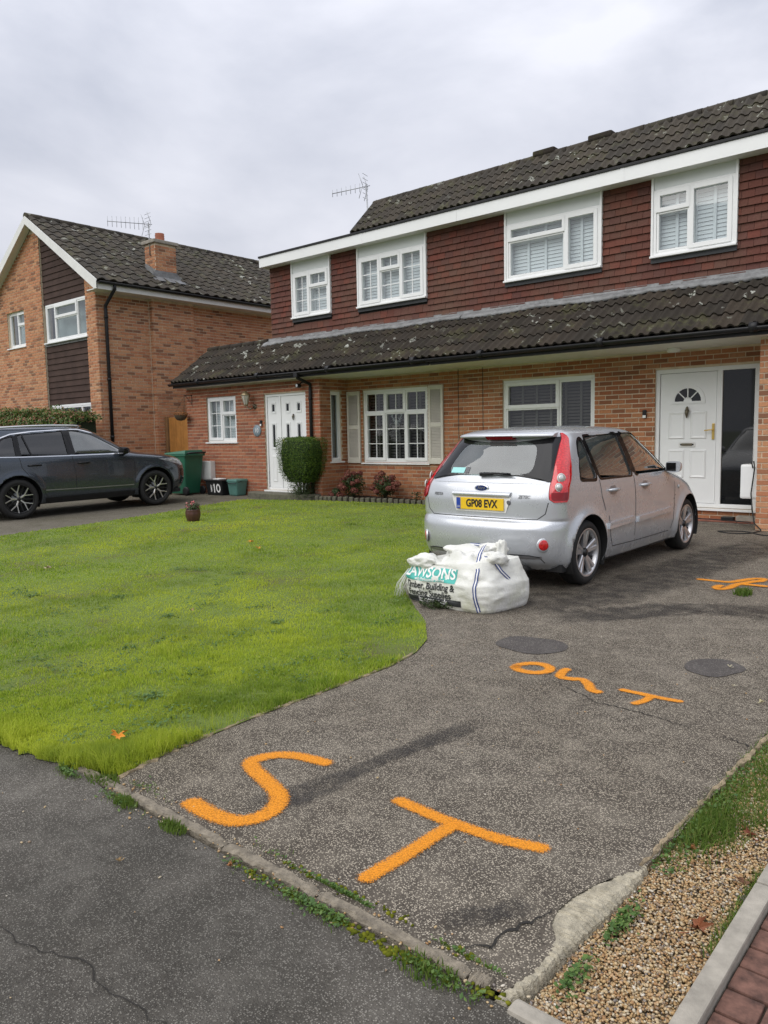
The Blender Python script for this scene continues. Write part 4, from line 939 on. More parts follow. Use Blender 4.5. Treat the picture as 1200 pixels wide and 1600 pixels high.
window(HN, fnf, *NSW, [(0, .5, 0, 1, 0), (.5, 1, .62, 1, 1), (.5, 1, 0, .62, 0)], d=.06, gl='pane_glass')
window(HN, fnf, *NGW, [(0, .25, 0, 1, 0), (.25, .78, 0, 1, 0), (.78, 1, 0, 1, 0)], d=.03, gl='pane_dark')
for (a, b, z) in ((-20.1, -17.97, 3.99), (-22.3, -21.24, 4.06)):
    m = MB(); m.box(a+.1, b-.1, NY+.26, NY+.30, z+.02, z+.98); part('net_curtain', m.mesh('net_curtain', pm('net', (.40, .46, .44), .9, var=.15, vs=2)), HN)
m = MB(); m.box(NXL+.26, NX-.26, NY+.4, NYE-.3, .1, 5.0, skip=()); part('room_lining', m.mesh('room_lining', M['dark_room']), HN)
# roof of the neighbour
OV = .22; ry0, ry1 = NY-OV, NYE+.2
m = MB(); exl = 2*APX-EVX
m.faces([(EVX, ry0, EVZ), (EVX, ry1, EVZ), (APX, ry1, APZ), (APX, ry0, APZ), (exl, ry0, EVZ), (exl, ry1, EVZ)], [(0, 1, 2, 3), (3, 2, 5, 4)])
m.faces([(EVX-.05, ry0, EVZ-.06), (EVX-.05, ry1, EVZ-.06), (APX, ry1, APZ-.09), (APX, ry0, APZ-.09), (exl+.05, ry0, EVZ-.06), (exl+.05, ry1, EVZ-.06)], [(0, 3, 2, 1), (3, 4, 5, 2)])
rfN = part('roof', m.mesh('roof', M['roof_tile_grey'], recalc=False), HN)
vN = Vector((APX-EVX, 0, APZ-EVZ)); SN = vN.length; nv = 12; gN = SN/nv
TM_N = tile_mesh('roof_tile', M['roof_tile_grey'], .30, gN*1.22, 1, .042)
CHX0, CHX1, CHY0, CHY1 = -18.12, -17.66, 11.72, 12.34
tile_roof(rfN, TM_N, (EVX+.02, ry0+.02, EVZ+.0), (0, 1, 0), vN, 25, nv, gN, .30, keep=lambda p: not (CHX0 < p.x < CHX1 and CHY0+.05 < p.y < CHY1-.05), limit=300, seed=41)
rm = MB(); rm.tube([(0, 0, 0), (0, .44, .006)], .10, 12); rme = rm.mesh('ridge_tile', M['roof_tile_grey']); y = ry0
while y < ry1-.1: o = bpy.data.objects.new('ridge_tile', rme); link(o, rfN, Matrix.Translation((APX, y, APZ+.0))); y += .45
for s, nm in ((1, 'barge_board'), (-1, 'barge_board')):
    m = MB(); ex = EVX+.02 if s > 0 else exl-.02
    P = [(APX, ry0-.02, APZ+.005), (ex, ry0-.02, EVZ+.005-.0), (ex, ry0-.02, EVZ-.19), (ex-s*.12, ry0-.02, EVZ-.19), (APX, ry0-.02, APZ-.20)]
    m.prism(P, (0, .022, 0)); part(nm, m.mesh(nm, M['white_paint']), HN)
    m = MB(); P = [(APX, ry0+.003, APZ-.1), (ex-s*.14, ry0+.003, EVZ-.09), (ex-s*.14, ry0+.003, EVZ-.11), (APX, ry0+.003, APZ-.12)]; m.prism(P, (0, OV-.005, 0)); part('verge_soffit', m.mesh('verge_soffit', M['soffit']), HN)
m = MB(); m.box(EVX-.03, EVX-.008, ry0+.003, NYE, EVZ-.20, EVZ-.03); m.box(EVX-.032, EVX+.02, ry0-.022, ry0+.002, EVZ-.20, EVZ-.02); part('fascia_board', m.mesh('fascia_board', M['white_paint']), HN)
m = MB(); m.box(NX, EVX-.031, ry0+.003, NYE, EVZ-.20, EVZ-.18); part('soffit', m.mesh('soffit', M['soffit']), HN)
m = MB(); gutter(m, (EVX+.05, NYE, EVZ-.025), (EVX+.05, ry0+.02, EVZ-.025)); part('gutter', m.mesh('gutter', M['black_plastic']), HN)
m = MB(); py_ = 10.12; m.tube([(EVX+.04, py_, EVZ-.05), (EVX+.04, py_, EVZ-.16), (NX+.05, py_, EVZ-.5), (NX+.05, py_, EVZ-.62), (NX+.05, py_, .1)], .04, 10)
for z in (4.4, 2.9, 1.5): m.tube([(NX+.05, py_, z), (NX+.05, py_, z+.06)], .05, 10)
part('downpipe', m.mesh('downpipe', M['black_plastic']), HN)
# pale mastic joint beside the chimney breast
m = MB(); m.box(NX+.001, NX+.014, 11.336, 11.349, .1, 5.0); part('mastic_joint', m.mesh('mastic_joint', M['mortar_pale']), HN)
# chimney
m = MB(); zt = 6.50; m.box(CHX0, CHX1, CHY0, CHY1, 5.2, zt); ch = part('chimney', m.mesh('chimney', M['mortar_pale']), HN)
lst = []; bricks(FY(CHY0), CHX0, CHX1, 5.3, zt, [], M['brick_buff'], lst, CHY0); bricks(FXp(CHX1), CHY0, CHY1, 5.3, zt, [], M['brick_buff'], lst, CHX1); place_bricks(lst, ch, 'x', 60)
m = MB(); m.box(CHX0-.06, CHX1+.06, CHY0-.07, CHY1+.07, zt, zt+.09); part('chimney_cap', m.mesh('chimney_cap', M['concrete'], bevel=.02), ch)
m = MB(); cxx, cyy = (CHX0+CHX1)/2, (CHY0+CHY1)/2; m.lathe([(.13, zt+.08), (.13, zt+.14), (.115, zt+.15), (.125, zt+.2), (.11, zt+.21), (.125, zt+.26), (.11, zt+.27), (.12, zt+.31), (.09, zt+.31), (.09, zt+.1)], (cxx, cyy, 0), 18); part('chimney_pot', m.mesh('chimney_pot', pm('terracotta', (.30, .10, .055), .8)), ch)
m = MB(); zr = lambda x: EVZ+(EVX-x)*NS
xa = CHX1+.26; P = [(CHX1+.012, CHY0-.16, zr(CHX1)+.06), (CHX1+.012, CHY1+.16, zr(CHX1)+.06), (xa, CHY1+.2, zr(xa)+.07), (xa, CHY0-.2, zr(xa)+.07), (CHX1+.014, CHY0, zr(CHX1)+.22), (CHX1+.014, CHY1, zr(CHX1)+.22)]
m.faces(P, [(0, 1, 2, 3)]); m.faces(P, [(0, 4, 5, 1)])
P = [(CHX0, CHY0-.014, zr(CHX0)+.03), (CHX1+.012, CHY0-.014, zr(CHX1)+.02), (CHX1+.012, CHY0-.014, zr(CHX1)+.22), (CHX0, CHY0-.014, zr(CHX0)+.18), (CHX0, CHY0-.2, zr(CHX0)+.06), (CHX1, CHY0-.2, zr(CHX1)+.065)]; m.faces(P, [(0, 1, 2, 3), (0, 4, 5, 1)])
part('lead_flashing', m.mesh('lead_flashing', M['lead'], recalc=False), ch)
# ================================================================== cars
def pchip(xs, ys):
    x = np.array(xs, float); y = np.array(ys, float); h = np.diff(x); d = np.diff(y)/h; m = np.zeros(len(x))
    for i in range(1, len(x)-1):
        if d[i-1]*d[i] > 0:
            w1, w2 = 2*h[i]+h[i-1], h[i]+2*h[i-1]; m[i] = (w1+w2)/(w1/d[i-1]+w2/d[i])
    m[0], m[-1] = d[0], d[-1]
    def f(q):
        q = np.clip(np.asarray(q, float), x[0], x[-1]); i = np.clip(np.searchsorted(x, q)-1, 0, len(x)-2)
        t = (q-x[i])/h[i]; a = t*t*(3-2*t)
        return y[i]*(1-a)+y[i+1]*a+h[i]*(m[i]*t*(1-t)**2-m[i+1]*t*t*(1-t))
    return f
class Car:
    def __init__(s, YR, YF, WZ, RR, RF, axles, ra, rt, wt, ztop, zbot, p=2.5, barrel=.03, flare=.02, zarch=None):
        tab = lambda T: pchip([a for a, b in T], [b for a, b in T])
        s.yr, s.yf, s.w, s.rr, s.rf = tab(YR), tab(YF), tab(WZ), tab(RR), tab(RF)
        s.ax, s.ra, s.rt, s.wt, s.zt, s.zb, s.p, s.barrel, s.flare = axles, ra, rt, wt, ztop, zbot, p, barrel, flare
    def X(s, y, z):
        w = s.w(z); a, b = s.yr(z), s.yf(z); p = s.p
        tr = np.clip((y-a)/s.rr(z), 0, 1); tf = np.clip((b-y)/s.rf(z), 0, 1)
        h = (1-(1-tr)**p)**(1/p)*(1-(1-tf)**p)**(1/p)
        L = b-a; x = w*h*(1-s.barrel*((y-(a+b)/2)/(L/2+1e-6))**2)
        return x+s.bulge(y, z)*h
    def bulge(s, y, z):
        o = 0
        for ay in s.ax:
            r = np.hypot(y-ay, z-s.rt); o = o+s.flare*np.exp(-((r-s.ra-.01)/.055)**2)*(z < 1.0)
        return o
    def RS(s, x, z, off=0.0):       # rear skin
        w = s.w(z)*(1-s.barrel); p = s.p; q = np.clip(abs(x)/w, 0, .9999); dr = s.rr(z)*(1-(1-q**p)**(1/p))
        return (x, float(s.yr(z)+dr+off), z)
    def FS(s, x, z, off=0.0):
        w = s.w(z)*(1-s.barrel); p = s.p; q = np.clip(abs(x)/w, 0, .9999); dr = s.rf(z)*(1-(1-q**p)**(1/p))
        return (x, float(s.yf(z)-dr-off), z)
    def CS(s, th, z, side, off=0.0):  # rear corner: th 0 = middle of the tail, 90 = flank; beyond 90 runs on along the flank (1 degree = 1 cm)
        w = float(s.w(z)); R = float(s.rr(z)); p = s.p; a = float(s.yr(z))
        if th <= 90:
            t = math.radians(th); y = a+R*(1-max(0, math.cos(t))**(2/p))
        else: y = a+R+(th-90)*.01
        x = float(s.X(y, z)) if y > a+1e-5 else 0.0
        if th <= 90: x = max(x, w*(1-s.barrel)*math.sin(t)**(2/p)*.0)
        n = Vector((math.sin(min(math.radians(th), math.pi/2)), -math.cos(min(math.radians(th), math.pi/2)), .15)).normalized()
        return (side*(x+n.x*off), y+n.y*off, z+n.z*off)
    def slice(s, z):
        a, b = float(s.yr(z)), float(s.yf(z)); R, Rf = float(s.rr(z)), float(s.rf(z)); p = s.p
        if R+Rf > (b-a)*.98: k = (b-a)*.98/(R+Rf); R *= k; Rf *= k
        th = np.linspace(0, math.pi/2, 34)[:-1]; y1 = a+R*(1-np.cos(th)**(2/p)); y2 = np.linspace(a+R, b-Rf, 110); th2 = np.linspace(math.pi/2, 0, 26)[1:]; y3 = b-Rf*(1-np.cos(th2)**(2/p))
        ys = np.concatenate([y1, y2, y3]); xs = s.X(ys, np.full_like(ys, z)); xs[0] = 0; xs[-1] = 0
        return ys, xs
    def body(s, zs, name, mat, cutters, thick=.022):
        rings = []
        for z in zs:
            ys, xs = s.slice(z); R = [(x, y, z) for x, y in zip(xs, ys)]+[(-x, y, z) for x, y in zip(xs[::-1][1:-1], ys[::-1][1:-1])]
            rings.append(R)
        m = MB(); m.loft(rings, 0, True, False, True); n = len(rings[0]); b = (len(rings)-1)*n
        h = n//2
        # roof cap as strips between mirrored points
        for k in range(0, h):
            i0, i1 = b+k, b+k+1; j0, j1 = b+(n-k) % n, b+(n-k-1) % n
            f = [i0, i1, j1, j0]; f = list(dict.fromkeys(f))
            if len(f) >= 3: m.f.append(tuple(f)); m.m.append(0); m.sm.append(True)
        me = m.mesh(name, [mat, M['black_matt']]); 
        ob = bpy.data.objects.new('tmp', me); COL.objects.link(ob)
        bm = bmesh.new(); bm.from_mesh(me); bmesh.ops.remove_doubles(bm, verts=bm.verts, dist=1e-4); bmesh.ops.recalc_face_normals(bm, faces=bm.faces); bm.to_mesh(me); bm.free()
        so_ = ob.modifiers.new('s', 'SOLIDIFY'); so_.thickness = thick; so_.offset = -1; so_.material_offset = 1; so_.material_offset_rim = 1
        tmp = [ob]
        for group in cutters:
            cb = MB()
            for c in group: cb.faces(c.v, c.f)
            cme = cb.mesh('cut', [mat, M['black_matt']]); co = bpy.data.objects.new('cut', cme); COL.objects.link(co); tmp.append(co)
            for pl in cme.polygons: pl.material_index = 1
            bo = ob.modifiers.new('b', 'BOOLEAN'); bo.operation = 'DIFFERENCE'; bo.object = co; bo.solver = 'EXACT'
        dg = bpy.context.evaluated_depsgraph_get(); out = bpy.data.meshes.new_from_object(ob.evaluated_get(dg)); out.name = name
        [bpy.data.objects.remove(q) for q in tmp]
        return out
    # surface-following sheets -------------------------------------------------
    def side_patch(s, poly, off, side, nz=10, ny=10, grow=0.0):
        """convex (y,z) polygon laid on the flank"""
        P = np.array(poly); c = P.mean(0)
        if grow: d = P-c; P = P+d/np.linalg.norm(d, axis=1)[:, None]*grow
        z0, z1 = P[:, 1].min()+1e-4, P[:, 1].max()-1e-4; V = []; n = len(P)
        for i in range(nz+1):
            z = z0+(z1-z0)*i/nz; cr = []
            for k in range(n):
                (a, b), (c_, d) = P[k], P[(k+1) % n]
                if (b-z)*(d-z) <= 0 and b != d: cr.append(a+(c_-a)*(z-b)/(d-b))
            y0, y1 = min(cr), max(cr)
            for j in range(ny+1): y = y0+(y1-y0)*j/ny; V.append((side*(float(s.X(y, z))+off), y, z))
        F = [(i*(ny+1)+j, i*(ny+1)+j+1, (i+1)*(ny+1)+j+1, (i+1)*(ny+1)+j) for i in range(nz) for j in range(ny)]
        return V, F
    def ring_patch(s, outer, inner, fn, off):
        n = len(outer); V = [fn(a, b, off) for a, b in outer]+[fn(a, b, off) for a, b in inner]
        return V, [(k, (k+1) % n, n+(k+1) % n, n+k) for k in range(n)]
    def line(s, pts, side, w=.0042, off=.0018):
        """thin dark shut line along the flank through (y,z) points"""
        P = []
        for (a, b), (c, d) in zip(pts[:-1], pts[1:]):
            k = max(2, int(math.hypot(c-a, d-b)/.05))
            for i in range(k): t = i/k; P.append((a+(c-a)*t, b+(d-b)*t))
        P.append(pts[-1]); V = []; F = []
        for i, (y, z) in enumerate(P):
            q, r = P[max(i-1, 0)], P[min(i+1, len(P)-1)]; dy, dz = r[0]-q[0], r[1]-q[1]; L = math.hypot(dy, dz); ny_, nz_ = -dz/L*w, dy/L*w
            for sg in (-1, 1): V.append((side*(float(s.X(y+sg*ny_, z+sg*nz_))+off), y+sg*ny_, z+sg*nz_))
        for i in range(len(P)-1): F.append((2*i, 2*i+1, 2*i+3, 2*i+2))
        return V, F
    def corner_patch(s, rows, side, off, nc=8):
        V = [s.CS(a+(b-a)*j/nc, z, side, off) for z, a, b in rows for j in range(nc+1)]
        F = [(i*(nc+1)+j, i*(nc+1)+j+1, (i+1)*(nc+1)+j+1, (i+1)*(nc+1)+j) for i in range(len(rows)-1) for j in range(nc)]
        return V, F
def cyl(cx, cy, cz, r, x0, x1, n=48):
    m = MB(); m.loft([[(x0, cy+r*math.cos(2*math.pi*k/n), cz+r*math.sin(2*math.pi*k/n)) for k in range(n)], [(x1, cy+r*math.cos(2*math.pi*k/n), cz+r*math.sin(2*math.pi*k/n)) for k in range(n)]], 0, True, True); return m
def prx(poly, x0, x1):
    m = MB(); m.prism([(x0, y, z) for y, z in poly], (x1-x0, 0, 0)); return m
def pry(poly, y0, y1):
    m = MB(); m.prism([(x, y0, z) for x, z in poly], (0, y1-y0, 0)); return m
def rnd_poly(P, r=.04, n=4):
    out = []; N = len(P)
    for i in range(N):
        p, a, b = Vector(P[i]).to_3d(), Vector(P[i-1]).to_3d(), Vector(P[(i+1) % N]).to_3d(); da, db = (a-p), (b-p); ra = min(r, da.length*.45, db.length*.45)
        A, B = p+da.normalized()*ra, p+db.normalized()*ra
        for k in range(n+1): t = k/n; q = A*(1-t)**2+p*2*t*(1-t)+B*t*t; out.append((q.x, q.y))
    return out
def sub_poly(P, L=.05):
    out = []
    for (a, b), (c, d) in zip(P, P[1:]+P[:1]):
        k = max(1, int(math.hypot(c-a, d-b)/L)); out += [(a+(c-a)*i/k, b+(d-b)*i/k) for i in range(k)]
    return out
def wheel(root, x, y, rt, wt, side, style, rimr, name='wheel'):
    """tyre with tread shoulder, rim barrel, spokes, brake disc; axle along x, outer face at x"""
    m = MB(); h = wt
    prof = [(rimr*1.0, -.012), (rimr*1.05, -.004), (rimr+(rt-rimr)*.45, .004), (rt-.022, -.006), (rt-.008, -.02), (rt, -.04), (rt, -h+.04), (rt-.01, -h+.015), (rimr, -h)]
    m.lathe([(r, side*d) for r, d in prof], (0, 0, 0), 44, 'x')
    w = lpart(name, m.mesh('tyre', M['rubber']), root, Matrix.Translation((x, y, rt)))
    g = MB()
    for dd in (.05, .078, .106, .134):
        g.lathe([(rt+.0012, side*-dd), (rt+.0012, side*-(dd+.008))], (0, 0, 0), 44, 'x')
    Wp = WM[w.name]
    part('tread_groove', g.mesh('tread_groove', M['black_matt']), w, Wp)
    m = MB(); m.lathe([(rimr+.004, side*-.004), (rimr-.008, side*-.001), (rimr-.018, side*-.012), (rimr-.022, side*-.10), (rimr-.02, side*-h+side*.01)], (0, 0, 0), 44, 'x'); part('rim', m.mesh('rim', M['rim_dark' if style == 'split' else 'rim_silver']), w, Wp)
    m = MB(); m.lathe([(0, side*-.085), (.115, side*-.085), (.115, side*-.10)], (0, 0, 0), 28, 'x'); part('brake_disc', m.mesh('brake_disc', M['galv']), w, Wp)
    m = MB(); m.lathe([(rimr-.02, side*-.115), (0, side*-.115)], (0, 0, 0), 28, 'x'); part('wheel_back', m.mesh('wheel_back', M['black_matt']), w, Wp)
    sp = MB(); mi = MB()
    def spoke(a0, a1, w0, w1, r0, r1, d0, d1, tgt, th=.022):
        P = []
        for (a, ww, r, d) in ((a0, w0, r0, d0), (a1, w1, r1, d1)):
            c, s_ = math.cos(a), math.sin(a)
            for q, e in ((-ww, .008), (-ww*.6, 0), (ww*.6, 0), (ww, .008), (ww, th), (-ww, th)): P.append((side*-(d+e), r*c-q*s_, r*s_+q*c))
        tgt.faces(P, [(k, (k+1) % 6, 6+(k+1) % 6, 6+k) for k in range(6)]+[(0, 1, 2, 3, 4, 5), (6, 7, 8, 9, 10, 11)])
    for k in range(5):
        a = 2*math.pi*k/5+.3+(.25 if style == 'split' else 0)
        if style == 'split':
            spoke(a, a, .015, .015, .03, rimr*.50, .022, .014, sp)
            for q in (-1, 1): spoke(a+q*.02, a+q*.30, .012, .009, rimr*.44, rimr-.004, .0145, .002, sp)
            b = a+math.pi/5; spoke(b, b, .014, .011, .06, rimr-.02, .030, .012, mi)
        else:
            for q in (-1, 1): spoke(a+q*.16, a+q*.17, .020, .026, .045, rimr-.010, .030, .010, sp, .03)
            spoke(a, a, .026, .05, .05, rimr-.016, .042, .028, mi, .02)
    part('spokes', sp.mesh('spokes', M['rim_bright' if style == 'split' else 'rim_silver']), w, Wp); part('inner_spokes', mi.mesh('inner_spokes', M['rim_dark' if style == 'split' else 'rim_silver2']), w, Wp)
    m = MB(); m.lathe([(0, side*-.010), (.026, side*-.012), (.034, side*-.02), (.04, side*-.04)], (0, 0, 0), 20, 'x'); part('hub_cap', m.mesh('hub_cap', M['rim_dark']), w, Wp)
    return w
t = NT('rubber'); t.set(Base_Color=(.014, .014, .014), Roughness=.75); t.bump(t.noise(90, 3), .25, .002); M['rubber'] = t.m
pm('rim_silver', (.55, .55, .56), .32, .75, var=.05); pm('rim_silver2', (.30, .30, .31), .4, .7, var=.08); pm('rim_dark', (.015, .015, .016), .3, .2, var=.1); pm('rim_bright', (.66, .66, .66), .28, .8, var=.04)
def paint(name, col, metal, rough, fl=.06):
    t = NT(name); p = t.pos(True); c = t.mix(t.ramp(t.noise(900, 1, .5, p), [(.3, 0.), (.7, 1.)]), tuple(v*(1-fl) for v in col), tuple(v*(1+fl) for v in col))
    dirt = t.ramp(t.noise(3.5, 6, .65, p), [(.45, 0.), (.8, .25)]); s = t.n('ShaderNodeSeparateXYZ'); t.l(p, s.inputs[0]); low = t.ramp(s.outputs[2], [(.22, .5), (.62, 0.)])
    c = t.mix(t.math('MULTIPLY', dirt, t.math('ADD', low, .25)), c, (.10, .09, .075))
    t.set(Base_Color=c, Metallic=metal, Roughness=t.math('MULTIPLY_ADD', dirt, .6, rough)); t.b.inputs['Coat Weight'].default_value = .8; t.b.inputs['Coat Roughness'].default_value = .04; M[name] = t.m
paint('paint_silver', (.515, .535, .56), .4, .26); paint('paint_slate', (.050, .064, .082), .55, .18)
glass('car_glass', (.42, .60, .62), .13, .01, 2.0, .17); glass('car_privacy', (.18, .2, .2), .35, .01, 1.1, .01); glass('car_rear_glass', (.62, .76, .72), .60, .01, 1.4, .15)
t = NT('gloss_black'); t.set(Base_Color=(.008, .008, .009), Roughness=.10); t.b.inputs['Specular IOR Level'].default_value = .3; M['gloss_black'] = t.m
t = NT('lamp_red'); t.set(Base_Color=t.mix(t.ramp(t.noise(60, 2, .5, t.pos(True)), [(.4, 0.), (.6, 1.)]), (.42, .004, .006), (.62, .012, .014)), Roughness=.08); t.b.inputs['Coat Weight'].default_value = 1; M['lamp_red'] = t.m
t = NT('lamp_dark_red'); t.set(Base_Color=(.20, .004, .006), Roughness=.12); M['lamp_dark_red'] = t.m
pm('headlamp', (.30, .31, .32), .12, .3, var=.5, vs=18, obj=True); pm('lamp_clear', (.62, .62, .60), .12, .4, var=.05); pm('chrome', (.70, .71, .72), .12, .95, var=.03); pm('seat_cloth', (.035, .036, .04), .9, var=.2); pm('plate_yellow', (.80, .52, .02), .4, var=.03); pm('plate_blue', (.02, .06, .35), .4); pm('sticker_teal', (.30, .62, .60), .5, var=.05); pm('trim_grey', (.10, .10, .105), .6, var=.1); pm('cable_black', (.01, .01, .01), .6)
def addm(root, name, VF, mat, smooth=True, label=None, thick=0.0):
    V, F = VF; m = MB(); m.faces(V, F, 0, smooth); me = m.mesh(name, M[mat], recalc=False)
    o = lpart(name, me, root)
    if label: o['label'] = label
    return o
def text_mesh(txt, size, mat, name='lettering', ext=0.0, map_=None, align='CENTER', bold=0.0, sx=1.0, fine=0):
    cu = bpy.data.curves.new('t', 'FONT'); cu.body = txt; cu.size = size; cu.align_x = align; cu.align_y = 'CENTER'; cu.extrude = ext; cu.offset = bold; cu.resolution_u = 4
    ob = bpy.data.objects.new('t', cu); COL.objects.link(ob); dg = bpy.context.evaluated_depsgraph_get(); me = bpy.data.meshes.new_from_object(ob.evaluated_get(dg)); bpy.data.objects.remove(ob); bpy.data.curves.remove(cu)
    me.name = name; me.materials.clear(); me.materials.append(mat)
    if fine:
        b = bmesh.new(); b.from_mesh(me); bmesh.ops.triangulate(b, faces=b.faces)
        for _ in range(3):
            e = [q for q in b.edges if q.calc_length() > fine]
            if e: bmesh.ops.subdivide_edges(b, edges=e, cuts=1, use_grid_fill=False); bmesh.ops.triangulate(b, faces=[f for f in b.faces if len(f.verts) > 3])
        b.to_mesh(me); b.free()
    if map_:
        for v in me.vertices: v.co = map_(v.co.x*sx, v.co.y, v.co.z)
    return me
def seats(root, pos, z, back, head=True):
    for k, (x, y, w) in enumerate(pos):
        m = MB(); m.box(x-w/2, x+w/2, y, y+.48, z-.12, z); st = lpart('seat', m.mesh('seat', M['seat_cloth'], bevel=.04), root)
        m = MB(); m.prism([(x-w/2, y-.02, z-.1), (x-w/2, y+.10, z-.1), (x-w/2, y-.06, z+back), (x-w/2, y-.16, z+back)], (w, 0, 0)); part('seat_back', m.mesh('seat_back', M['seat_cloth'], bevel=.03), st, WM[root.name])
        if head:
            hs = [x] if w < .8 else [x-w*.3, x+w*.3]
            for hx in hs: m = MB(); m.box(hx-.12, hx+.12, y-.17, y-.07, z+back+.02, z+back+.20); part('headrest', m.mesh('headrest', M['seat_cloth'], bevel=.035), st, WM[root.name])

# ---- silver hatchback -----------------------------------------------------------------
FC = Car(YR=[(.18, .16), (.26, .06), (.36, .015), (.46, .0), (.55, .005), (.61, .03), (.635, .065), (.66, .078), (.80, .082), (.92, .112), (1.0, .175), (1.10, .25), (1.30, .425), (1.375, .485), (1.40, .478), (1.425, .51), (1.45, .66), (1.47, 1.02)],
         YF=[(.18, 3.84), (.30, 3.92), (.50, 3.95), (.64, 3.92), (.74, 3.84), (.83, 3.66), (.90, 3.42), (.96, 3.16), (1.0, 3.05), (1.15, 2.80), (1.30, 2.53), (1.38, 2.36), (1.42, 2.22), (1.45, 2.0), (1.47, 1.6)],
         WZ=[(.18, .745), (.28, .782), (.42, .797), (.55, .80), (.66, .798), (.78, .796), (.90, .786), (.98, .770), (1.10, .728), (1.25, .668), (1.36, .618), (1.41, .575), (1.44, .49), (1.47, .30)],
         RR=[(.18, .36), (.5, .36), (.62, .33), (.66, .25), (.9, .23), (1.0, .24), (1.3, .28), (1.4, .30), (1.47, .3)], RF=[(.18, .75), (.6, .85), (.9, 1.1), (1.0, .8), (1.3, .62), (1.47, .35)],
         axles=(.67, 3.20), ra=.345, rt=.300, wt=.19, ztop=1.47, zbot=.18, p=2.9, barrel=.03, flare=.034)
FS_ = 1.0
F_LOC = (-3.935, 6.555-.67, gz(-4, 6.6)); FTILT = (gz(-4, 9.2)-gz(-4, 6.6))/2.53
fc = thing('hatchback_car', 'silver five door hatchback parked on the driveway, seen from behind', 'car', F_LOC, rx=math.atan(FTILT), rz=math.radians(-.4))
QW = rnd_poly([(.575, .985), (.885, .975), (.845, 1.345), (.755, 1.315)], .05); RW = rnd_poly([(.955, .972), (1.66, .962), (1.63, 1.385), (.915, 1.368)], .05); FW_ = rnd_poly([(1.76, .962), (2.84, .955), (2.70, 1.05), (2.32, 1.32), (2.10, 1.385), (1.73, 1.39)], .05)
BKIN = rnd_poly([(-.475, 1.045), (.475, 1.045), (.40, 1.32), (-.40, 1.32)], .10, 6)
cut = []
for sd in (-1, 1):
    for ay in FC.ax: cut.append(cyl(0, ay, FC.rt+.012, FC.ra, *(sorted((sd*.52, sd*1.3)))))
    for P in (QW, RW, FW_): cut.append(prx(P, *sorted((sd*.35, sd*1.2))))
cut2 = [pry(BKIN, -.5, .80), pry(rnd_poly([(-.60, 1.0), (.60, 1.0), (.50, 1.375), (-.50, 1.375)], .05), 1.75, 3.3)]
ztab = np.concatenate([np.linspace(.18, .60, 34), np.linspace(.61, .67, 9), np.linspace(.69, 1.36, 40), 1.365+.105*(1-(1-np.linspace(0, 1, 22))**2)])
lpart('body', FC.body(ztab, 'body', M['paint_silver'], [cut, cut2]), fc)
